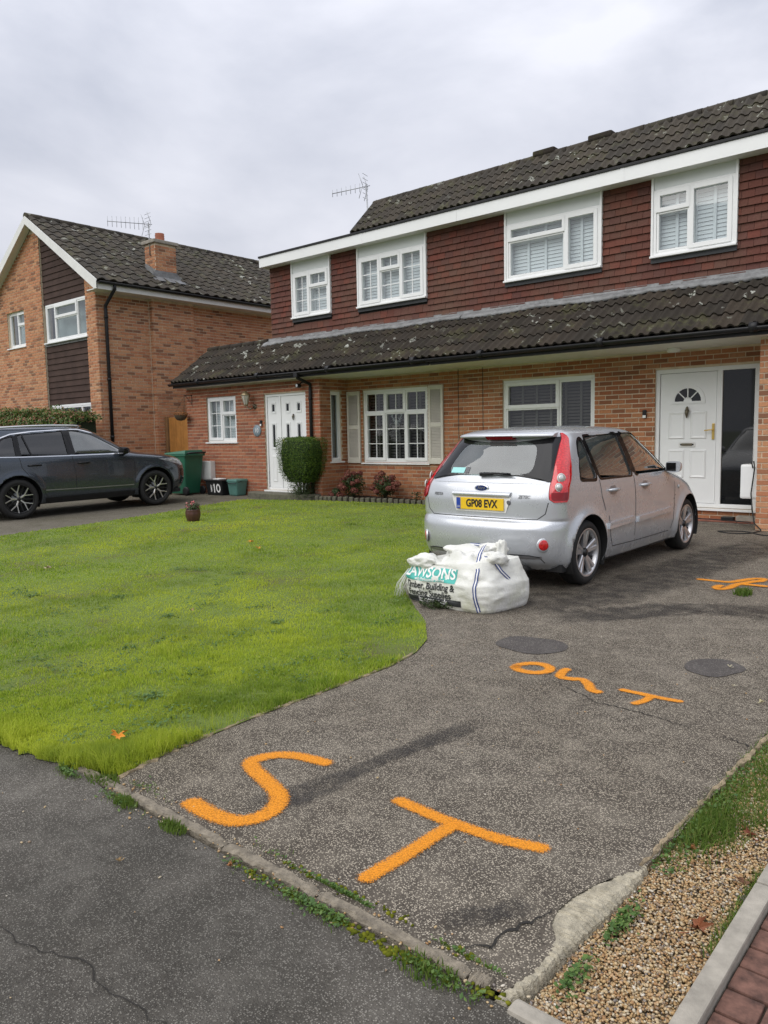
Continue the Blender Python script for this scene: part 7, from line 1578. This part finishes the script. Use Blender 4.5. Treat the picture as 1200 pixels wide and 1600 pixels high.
pm('print_teal', (.07, .42, .37), .55, var=.12, vs=9, obj=True); pm('print_black', (.025, .027, .028), .55, var=.2, obj=True); pm('print_white', (.80, .80, .78), .55, obj=True); pm('strap_blue', (.045, .07, .20), .7, var=.15, obj=True)
def bgrid(x0, x1, z0f, z1f, mat, name, off):
    m = MB(); G = [[bag_pt(x, z0f(x)+(z1f(x)-z0f(x))*k/10, off) for x in np.linspace(x0, x1, 40)] for k in range(11)]; m.loft(G, 0, False, False, True); return lpart(name, m.mesh(name, M[mat], recalc=False), bag)
sl_ = lambda x: .045*(x+.5)-.02     # the print climbs to the right a little
bgrid(-.565, .20, lambda x: .245+sl_(x), lambda x: min(.392, .375+sl_(x)), 'print_teal', 'teal_panel', .0035)
def btext(txt, size, x, z, mat, off=.005, bold=.001, sx=1.0): lpart('print', text_mesh(txt, size, M[mat], 'print', map_=lambda a, b, c_: bag_pt(max(-.58, min(.55, x+a)), z+b+sl_(x+a), off), bold=bold, sx=sx, fine=.012), bag)
btext('LAWSONS', .135, -.17, .325, 'print_white', .006, .003, 1.12); btext('with Professional Service', .040, -.15, .262, 'print_white', .006, .0006)
btext('Timber, Building &', .092, -.15, .196, 'print_black', .005, .0022); btext('Fencing Supplies', .092, -.15, .122, 'print_black', .005, .0018)
bgrid(-.56, .28, lambda x: .028+sl_(x), lambda x: .088+sl_(x), 'print_black', 'black_panel', .0035); btext('lawsons.co.uk', .072, -.10, .060, 'print_white', .006, .0012)
# webbing straps
def strap(pts, w, name='strap'):
    m = MB(); L_ = []; R_ = []
    for i, p_ in enumerate(pts):
        p_ = Vector(p_); d = (Vector(pts[min(i+1, len(pts)-1)])-Vector(pts[max(i-1, 0)])).normalized(); n_ = Vector((.4, -1, .5)).normalized(); s = d.cross(n_).normalized()*w; L_.append([p_-s, p_-s*.33, p_-s*.31, p_+s*.31, p_+s*.33, p_+s])
    b = len(m.v); m.v += [tuple(q) for r_ in L_ for q in r_]
    for i in range(len(L_)-1):
        for k in range(5): m.f.append((b+i*6+k, b+i*6+k+1, b+i*6+k+7, b+i*6+k+6)); m.m.append(1 if k == 2 else 0); m.sm.append(True)
    lpart(name, m.mesh(name, [M['strap_blue'], M['print_white']], recalc=False), bag)
fs = lambda z: bag_pt(.47-.10*z, z, .006)
strap([fs(z) for z in np.linspace(.02, .40, 24)]+[(.40, -.27, .455), (.33, -.16, .535), (.26, -.04, .575), (.2, .05, .58)], .018)
strap([(.33, -.16, .50), (.42, -.17, .505), (.50, -.14, .47), (.545, -.10, .38), (.57, -.02, .30)], .016); strap([(-.38, -.1, .44), (-.50, -.20, .40), (-.56, -.22, .30), (-.575, -.20, .18), (-.585, -.18, .05)], .016)
strap([(-.05, .1, .565), (.10, .06, .575), (.2, .1, .56)], .012)
m = MB()
for k in range(26): a = RND.uniform(-.12, .02); m.tube([(-.575, -.22+a*.3, .30), (-.60+RND.uniform(-.03, .02), -.24+a, .16), (-.61+RND.uniform(-.05, .03), -.27+a, .03)], .0022, 4)
lpart('frayed_threads', m.mesh('frayed_threads', M['print_white']), bag)

# ---- wheelie bin, recycling box, caddy, meter cupboard
pm('bin_green', (.018, .115, .065), .42, var=.12, vs=3, obj=True); pm('caddy_teal', (.085, .20, .17), .5, var=.15, obj=True)
def frustum(m, c, a0, b0, a1, b1, z0, z1, mi=0):
    P = [(c[0]-a0, c[1]-b0, z0), (c[0]+a0, c[1]-b0, z0), (c[0]+a0, c[1]+b0, z0), (c[0]-a0, c[1]+b0, z0), (c[0]-a1, c[1]-b1, z1), (c[0]+a1, c[1]-b1, z1), (c[0]+a1, c[1]+b1, z1), (c[0]-a1, c[1]+b1, z1)]
    m.faces(P, [(0, 3, 2, 1), (4, 5, 6, 7), (0, 1, 5, 4), (1, 2, 6, 5), (2, 3, 7, 6), (3, 0, 4, 7)], mi)
bxy = (-15.25, 10.66); bz0 = gz(*bxy); wb = thing('wheelie_bin', 'green wheelie bin standing between the dark car and the brick wall', 'bin', (*bxy, bz0), rz=math.radians(6))
m = MB(); frustum(m, (-.02, 0), .25, .22, .34, .285, .03, .93); lpart('body', m.mesh('body', M['bin_green'], bevel=.03), wb)
m = MB(); frustum(m, (-.01, 0), .365, .305, .365, .305, .90, .945); lpart('rim', m.mesh('rim', M['bin_green'], bevel=.012), wb)
m = MB(); m.faces([(-.40, -.30, .95), (.34, -.30, .95), (.34, .30, .95), (-.40, .30, .95), (-.36, -.26, .985), (.31, -.26, 1.04), (.31, .26, 1.04), (-.36, .26, .985)], [(0, 3, 2, 1), (4, 5, 6, 7), (0, 1, 5, 4), (1, 2, 6, 5), (2, 3, 7, 6), (3, 0, 4, 7)]); lpart('lid', m.mesh('lid', M['bin_green'], bevel=.02), wb)
m = MB(); m.tube([(.37, -.24, .96), (.44, -.24, .98), (.44, .24, .98), (.37, .24, .96)], .02, 8); lpart('handle', m.mesh('handle', M['black_plastic']), wb)
for s in (-1, 1):
    m = MB(); m.lathe([(.0, -.025*s), (.07, -.025*s), (.10, -.02*s), (.10, .02*s), (.07, .025*s), (.0, .025*s)], (.28, s*.25, .10), 22, 'y'); lpart('wheel', m.mesh('wheel', M['black_plastic']), wb)
rx_ = (-14.36, 10.98); rz_ = gz(*rx_); rb = thing('recycling_box', 'black recycling box hand painted with a white number 10', 'box', (*rx_, rz_))
m = MB(); frustum(m, (0, 0), .27, .17, .31, .20, 0, .33); lpart('body', m.mesh('body', M['black_plastic'], bevel=.015), rb)
m = MB(); ring_ = [(-.33, -.22), (.33, -.22), (.33, .22), (-.33, .22)]; m.box(-.33, .33, -.22, .22, .315, .35); lpart('rim', m.mesh('rim', M['black_plastic'], bevel=.012), rb)
bf = lambda x, z: (x, -.171-.03*z/.33-.004, z)
def stroke(pts, w): 
    m = MB(); V = []; F = []
    for i, (x, z) in enumerate(pts):
        q, r = pts[max(i-1, 0)], pts[min(i+1, len(pts)-1)]; dx, dz = r[0]-q[0], r[1]-q[1]; L = math.hypot(dx, dz) or 1; V += [bf(x-dz/L*w, z+dx/L*w), bf(x+dz/L*w, z-dx/L*w)]
    for i in range(len(pts)-1): F.append((2*i, 2*i+1, 2*i+3, 2*i+2))
    m.faces(V, F); lpart('painted_number', m.mesh('painted_number', M['print_white'], recalc=False), rb)
stroke([(.01, .06), (.012, .16), (.015, .26)], .021); stroke([(-.02, .215), (.015, .26)], .014); stroke([(.155+.06*math.cos(a), .165+.08*math.sin(a)) for a in np.linspace(0, 6.2832, 24)], .019); stroke([(-.11, .07), (-.115, .16), (-.12, .24)], .008); stroke([(-.12, .24), (-.085, .08)], .008); stroke([(-.085, .08), (-.08, .23)], .008)
m = MB(); m.box(-.12, .10, -.13, .08, .352, .375); lpart('paper', m.mesh('paper', M['print_white'], bevel=.01), rb)
cx2 = (-13.78, 11.0); cz2 = gz(*cx2); cd = thing('food_caddy', 'teal green food waste caddy beside the black box', 'caddy', (*cx2, cz2))
m = MB(); frustum(m, (0, 0), .135, .13, .17, .16, 0, .33); lpart('body', m.mesh('body', M['caddy_teal'], bevel=.03), cd); m = MB(); frustum(m, (0, 0), .18, .17, .172, .162, .315, .37); lpart('lid', m.mesh('lid', M['caddy_teal'], bevel=.015), cd); m = MB(); m.tube([(-.18, -.02, .33), (-.14, -.185, .28), (.14, -.185, .28), (.18, -.02, .33)], .009, 6); lpart('handle', m.mesh('handle', M['black_plastic']), cd)
mc = thing('meter_cupboard', 'small white meter cupboard low on the brick wall behind the bin', 'meter box', (-15.0, 11.19, .48)); m = MB(); m.box(-15.19, -14.81, 11.05, 11.19, .48, .92); part('cabinet', m.mesh('cabinet', M['white_paint'], bevel=.01), mc); m = MB(); m.box(-15.17, -14.83, 11.042, 11.0495, .50, .90); part('door', m.mesh('door', M['white_paint'], bevel=.003), mc)
# ---- wall fittings on the left semi
lt = thing('wall_lantern', 'brass and glass wall lantern beside the left window', 'lantern', (-13.36, 11.19, 2.15)); lx, ly = -13.40, 11.02
m = MB(); m.lathe([(.0, .0), (.05, 0), (.06, .02), (.03, .03)], (-13.30, 11.19, 2.14), 14, 'z'); m.tube([(-13.30, 11.185, 2.12), (-13.31, 11.06, 2.07), (-13.36, 11.02, 2.12), (lx, ly, 2.17)], .012, 8); m.lathe([(.06, 0), (.045, -.02), (.0, -.025)], (-13.30, 11.188, 2.13), 14, 'y'); part('bracket', m.mesh('bracket', M['pewter']), lt)
m = MB(); m.lathe([(.04, 2.17), (.095, 2.38)], (lx, ly, 0), 6); part('lantern_glass', m.mesh('lantern_glass', pm('frosted', (.52, .50, .44), .25)), lt)
m = MB(); m.lathe([(.012, 2.14), (.045, 2.16), (.045, 2.18)], (lx, ly, 0), 6); m.lathe([(.105, 2.375), (.11, 2.395), (.07, 2.43), (.02, 2.46), (.0, 2.48)], (lx, ly, 0), 6)
for k in range(6): a = k*math.pi/3; m.tube([(lx+.041*math.cos(a), ly+.041*math.sin(a), 2.17), (lx+.097*math.cos(a), ly+.097*math.sin(a), 2.38)], .005, 5)
part('lantern_frame', m.mesh('lantern_frame', pm('old_brass', (.34, .27, .16), .4, .6)), lt)
hp = thing('house_number_plaque', 'round slate house number plaque beside the white double door', 'plaque', (-13.25, 11.18, 1.6)); m = MB(); m.lathe([(.0, -.022), (.12, -.022), (.13, -.012), (.13, 0)], (-13.25, 11.19, 1.60), 28, 'y'); part('plate', m.mesh('plate', pm('slate_blue', (.20, .25, .28), .5, var=.3, vs=20)), hp); part('number', text_mesh('10', .13, M['print_white'], 'number', map_=lambda x, y, z: (-13.25+x, 11.166, 1.60+y)), hp)
def bell(x, y, z, lb):
    o = thing('door_bell', lb, 'doorbell', (x, y, z), 'video doorbells'); m = MB(); m.box(x-.03, x+.03, y-.03, y, z-.065, z+.065); part('housing', m.mesh('housing', M['black_plastic'], bevel=.008), o); m = MB(); m.box(x-.026, x+.026, y-.0345, y-.0305, z-.06, z-.018); part('button_panel', m.mesh('button_panel', M['print_white'], bevel=.004), o)
bell(-13.10, 11.19, 1.76, 'black doorbell above the round plaque'); bell(-4.81, 11.99, 1.70, 'black and white doorbell beside the panelled door')
sc_ = thing('security_camera', 'small black security camera under the gutter by the downpipe', 'camera', (-11.73, 11.19, 2.5)); m = MB(); m.lathe([(.0, -.12), (.04, -.12), (.045, -.1), (.045, -.03), (.02, 0)], (-11.76, 11.14, 2.50), 14, 'y'); m.tube([(-11.73, 11.19, 2.58), (-11.73, 11.12, 2.56), (-11.75, 11.08, 2.52)], .014, 8); part('housing', m.mesh('housing', M['black_plastic']), sc_); m = MB(); m.lathe([(.03, -.1215), (.0, -.1225)], (-11.76, 11.14, 2.50), 14, 'y'); part('lens', m.mesh('lens', M['lamp_clear']), sc_)
hb = thing('hanging_basket', 'withered hanging basket on an iron bracket at the wall corner', 'hanging basket', (-15.80, 11.0, 2.0)); m = MB(); m.tube([(-15.62, 11.19, 2.48), (-15.62, 10.96, 2.48)], .008, 6); m.tube([(-15.62, 11.19, 2.3), (-15.62, 11.12, 2.34), (-15.62, 11.02, 2.47)], .006, 6); m.tube([(-15.62, 11.19, 2.25), (-15.62, 11.19, 2.5)], .009, 6); part('bracket', m.mesh('bracket', M['black_matt']), hb)
m = MB(); hc = (-15.80, 10.98, 2.02); m.lathe([(.0, -.14), (.09, -.12), (.14, -.06), (.16, 0)], hc, 16); part('basket', m.mesh('basket', pm('coir', (.09, .065, .04), .95, var=.4, vs=30, bump=1)), hb)
m = MB()
for k in range(3): a = k*2.1; m.tube([(hc[0]+.155*math.cos(a), hc[1]+.155*math.sin(a), hc[2]), (-15.62, 10.98, 2.46)], .003, 4)
part('chain', m.mesh('chain', M['black_matt']), hb)
def hbf(r, n): u = r.normal(size=(n, 3)); u /= np.linalg.norm(u, axis=1)[:, None]; return u*[.18, .16, .06]+[hc[0], hc[1], hc[2]+.02], u
V, F = leafy(hbf, 260, (.03, .06), 80, .4); part('foliage', npmesh('foliage', V, F, M['dead_leaf']), hb)
# ---- wooden gate, each board its own
gt = thing('wooden_gate', 'orange stained close board side gate between the two houses', 'gate', (-16.6, 11.6, .16)); gzz = gz(-16.6, 11.6); r = random.Random(9)
bme = MB().box(0, .097, 0, .018, 0, 1.80).mesh('board', M['wood_gate'], bevel=.003); x = -17.22
while x < -15.95: o = bpy.data.objects.new('board', bme); link(o, gt, Matrix.Translation((x, 11.60+r.uniform(-.002, .002), gzz+.04))); x += .101
for z in (.3, 1.05, 1.65): m = MB(); m.box(-17.22, -15.92, 11.622, 11.66, gzz+z, gzz+z+.09); part('rail', m.mesh('rail', M['wood_gate']), gt)
m = MB(); m.box(-17.36, -17.25, 11.57, 11.67, gzz, gzz+1.86); part('post', m.mesh('post', pm('post_wood', (.22, .12, .05), .7, var=.2)), gt)
# ---- flower pot on the lawn
fp = thing('flower_pot', 'brown ribbed pot of pink flowers standing on the lawn', 'flower pot', (-10.57, 7.50, gz(-10.57, 7.5))); pz_ = gz(-10.57, 7.5); m = MB(); n = 36
rings = [[(-10.57+r_*(1+.03*math.cos(9*a))*math.cos(a), 7.50+r_*(1+.03*math.cos(9*a))*math.sin(a), pz_+z) for a in np.linspace(0, 6.2832, n, endpoint=False)] for r_, z in ((.085, 0), (.10, .02), (.118, .09), (.122, .15), (.112, .185), (.118, .20), (.105, .20), (.10, .17))]; m.loft(rings, 0, True, True, True); part('pot', m.mesh('pot', pm('pot_brown', (.085, .035, .028), .35, var=.25)), fp)
def pf(r, n): u = r.normal(size=(n, 3)); u /= np.linalg.norm(u, axis=1)[:, None]; return u*r.uniform(.4, 1, n)[:, None]*[.14, .13, .09]+[-10.57, 7.5, pz_+.24], u+[0, 0, .5]
V, F = leafy(pf, 420, (.02, .045), 90); part('foliage', npmesh('foliage', V, F, M['dark_leaf']), fp)
leaf_mat('pink_petal', [(0, (.42, .06, .09)), (.5, (.62, .16, .17)), (.8, (.72, .38, .36)), (1, (.75, .62, .58))], .6)
for k in range(16):
    a = RND.uniform(0, 6.28); q = .13*math.sqrt(RND.random()); c_ = (-10.57+q*math.cos(a), 7.5+q*math.sin(a), pz_+.27+RND.uniform(-.04, .06)-.2*q)
    def ff(r, n): u = r.normal(size=(n, 3)); u /= np.linalg.norm(u, axis=1)[:, None]; return u*.018+list(c_), u+[0, -.3, .4]
    V, F = leafy(ff, 14, (.018, .03), 100+k, .8); part('flower', npmesh('flower', V, F, M['pink_petal']), fp)
# ---- steps
m = MB(); n = 18; P = [(-12.35+1.05*math.cos(a), 11.19-.56*math.sin(a)**.8, 0) for a in np.linspace(math.pi, 0, n)]; P = [(x, y, gz(x, y)-.05) for x, y, z in P]; zt_ = gz(-12.3, 11)+.11
m.faces([(x, y, gz(x, y)-.05) for x, y, z in P]+[(x, y, zt_) for x, y, z in P], [tuple(range(n, 2*n))]+[(i, (i+1) % n, n+(i+1) % n, n+i) for i in range(n)]); tag(part('door_step', m.mesh('door_step', M['mossy_stone'], bevel=.012)), 'mossy rounded concrete step at the white double door', 'step')
st = thing('door_step', 'low red tiled step below the panelled door', 'step', (-4.0, 11.85, .06)); m = MB(); m.box(-5.0, -2.95, 11.72, 11.99, .02, .082); part('slab', m.mesh('slab', M['concrete']), st)
pm('quarry_tile', (.26, .10, .065), .7, var=.3, vs=8); tme = MB().box(0, .146, 0, .146, 0, .02).mesh('tile', M['quarry_tile'], bevel=.003)
for k in range(13):
    for j in range(2): o = bpy.data.objects.new('tile', tme); link(o, st, Matrix.Translation((-4.985+k*.152, 11.705+j*.150, .0825+RND.uniform(-.001, .002))))
# ---- charger box, cable, extension reel block, soffit light
ch_ = thing('wall_charger', 'white wall box with a black cable beside the dark sidelight', 'charger', (-3.05, 11.45, .5)); m = MB(); m.box(-3.19, -2.935, 11.36, 11.60, .47, .95); part('housing', m.mesh('housing', M['upvc'], bevel=.03), ch_)
m = MB(); m.tube([(-3.02, 11.34, .9), (-3.03, 11.30, .99), (-3.0, 11.30, 1.0), (-2.99, 11.31, .9), (-3.03, 11.32, .55), (-3.0, 11.30, .3), (-2.95, 11.22, .15), (-2.82, 11.05, .085)], .009, 8); part('cable', m.mesh('cable', M['cable_black']), ch_)
def floor_cable(pts, lb, r=.008):
    m = MB(); P = [Vector((x, y, gz(x, y)+r+dz)) for x, y, dz in pts]; Q = []
    for i in range(len(P)-1):
        p0, p1, p2, p3 = P[max(i-1, 0)], P[i], P[i+1], P[min(i+2, len(P)-1)]
        for k in range(6): t_ = k/6; Q.append(.5*((2*p1)+(p2-p0)*t_+(2*p0-5*p1+4*p2-p3)*t_*t_+(3*p1-p0-3*p2+p3)*t_**3))
    m.tube(Q+[P[-1]], r, 6); tag(part('cable', m.mesh('cable', M['cable_black'])), lb, 'cable')
floor_cable([(-2.82, 11.05, .01), (-2.9, 10.8, 0), (-3.1, 10.7, 0), (-3.3, 10.82, 0), (-3.0, 10.95, 0), (-2.7, 10.7, 0), (-2.3, 10.75, 0), (-2.2, 10.5, 0)], 'loose black cable coiled on the ground by the brick pier')
floor_cable([(-3.1, 11.62, .04), (-3.4, 11.68, .05), (-3.75, 11.8, .04), (-4.2, 11.72, .05), (-4.6, 11.66, 0)], 'black cable trailing along the red tiled step', .007)
m = MB(); m.box(-3.55, -3.38, 11.74, 11.86, .104, .16); tag(part('extension_block', m.mesh('extension_block', M['black_plastic'], bevel=.01)), 'small black extension block on the red tiled step', 'extension block')
m = MB(); m.box(-3.36, -3.03, 11.80, 11.96, .104, .175); tag(part('loose_brick', m.mesh('loose_brick', M['concrete'], bevel=.008)), 'grey brown loose block lying on the red tiled step', 'block')
m = MB(); m.lathe([(.10, 0), (.10, -.04), (.085, -.055), (0, -.06)], (-4.25, 11.66, 2.651), 20); tag(part('soffit_light', m.mesh('soffit_light', M['soffit'])), 'small round light under the eaves above the panelled door', 'light')
# ---- aerials
def aerial(base, top, end, lb, el=.16, refl=.30, n=9):
    o = thing('tv_aerial', lb, 'aerial', base); b, t_, e = Vector(base), Vector(top), Vector(end); m = MB(); m.tube([b, t_+Vector((0, 0, .04))], .016, 8); part('mast', m.mesh('mast', M['galv']), o)
    d = (e-t_).normalized(); tail = t_-d*.10; bm_ = MB(); bm_.tube([tail, e], .009, 6); bo = part('boom', bm_.mesh('boom', M['galv']), o); up = Vector((0, 0, 1)); s = d.cross(up).normalized()
    for k in range(n):
        p_ = t_+d*(.16+(k/(n-1))*((e-t_).length-.17)); q = MB(); L = el*(1-.25*k/n); q.tube([p_-up*L, p_+up*L], .0055, 5); part('element', q.mesh('element', M['galv']), bo)
    q = MB(); c0 = t_+d*.02
    for sg in (-1, 1):
        for dz in (.07, .16, .26): q.tube([c0+up*sg*dz-s*refl*.5-d*.12*dz/.26*0, c0+up*sg*dz*1.0+s*refl*.5], .005, 5)
        for hs in (-.5, .5): q.tube([c0+s*refl*hs, c0+up*sg*.27+s*refl*hs+d*.10], .006, 5)
    q.tube([c0-up*.03-s*refl*.5, c0-up*.03+s*refl*.5], .006, 5); part('reflector', q.mesh('reflector', M['galv']), bo)
aerial((-17.86, 11.70, 6.2), (-17.90, 11.72, 7.0), (-17.95, 10.58, 6.87), 'television aerial on the chimney of the gabled house', .16)
aerial((-11.83, 13.5, 5.47), (-11.93, 13.5, 7.05), (-12.80, 13.3, 7.03), 'television aerial rising behind the flat roof of the left semi', .10, .24, 7)
# ---- across the road: seen in the glass
op = thing('opposite_house', 'pale rendered house across the road, seen only as a reflection in the dark sidelight', 'house', (-4, -24, 0)); pm('render_pale', (.62, .60, .56), .85, var=.08)
m = MB(); m.box(-13, 5, -32, -24, 0, 5.2); part('wall', m.mesh('wall', M['render_pale']), op); m = MB(); m.prism([(-13.4, -32.5, 5.2), (-13.4, -23.5, 5.2), (-13.4, -28, 7.8)], (18.8, 0, 0)); part('roof', m.mesh('roof', M['roof_tile_grey']), op)
for x in (-12, -8.5, -5, -1.5, 2.0):
    for z in (.9, 3.4):
        m = MB(); m.box(x, x+1.8, -24, -23.96, z, z+1.25); part('window', m.mesh('window', M['pane_black']), op)
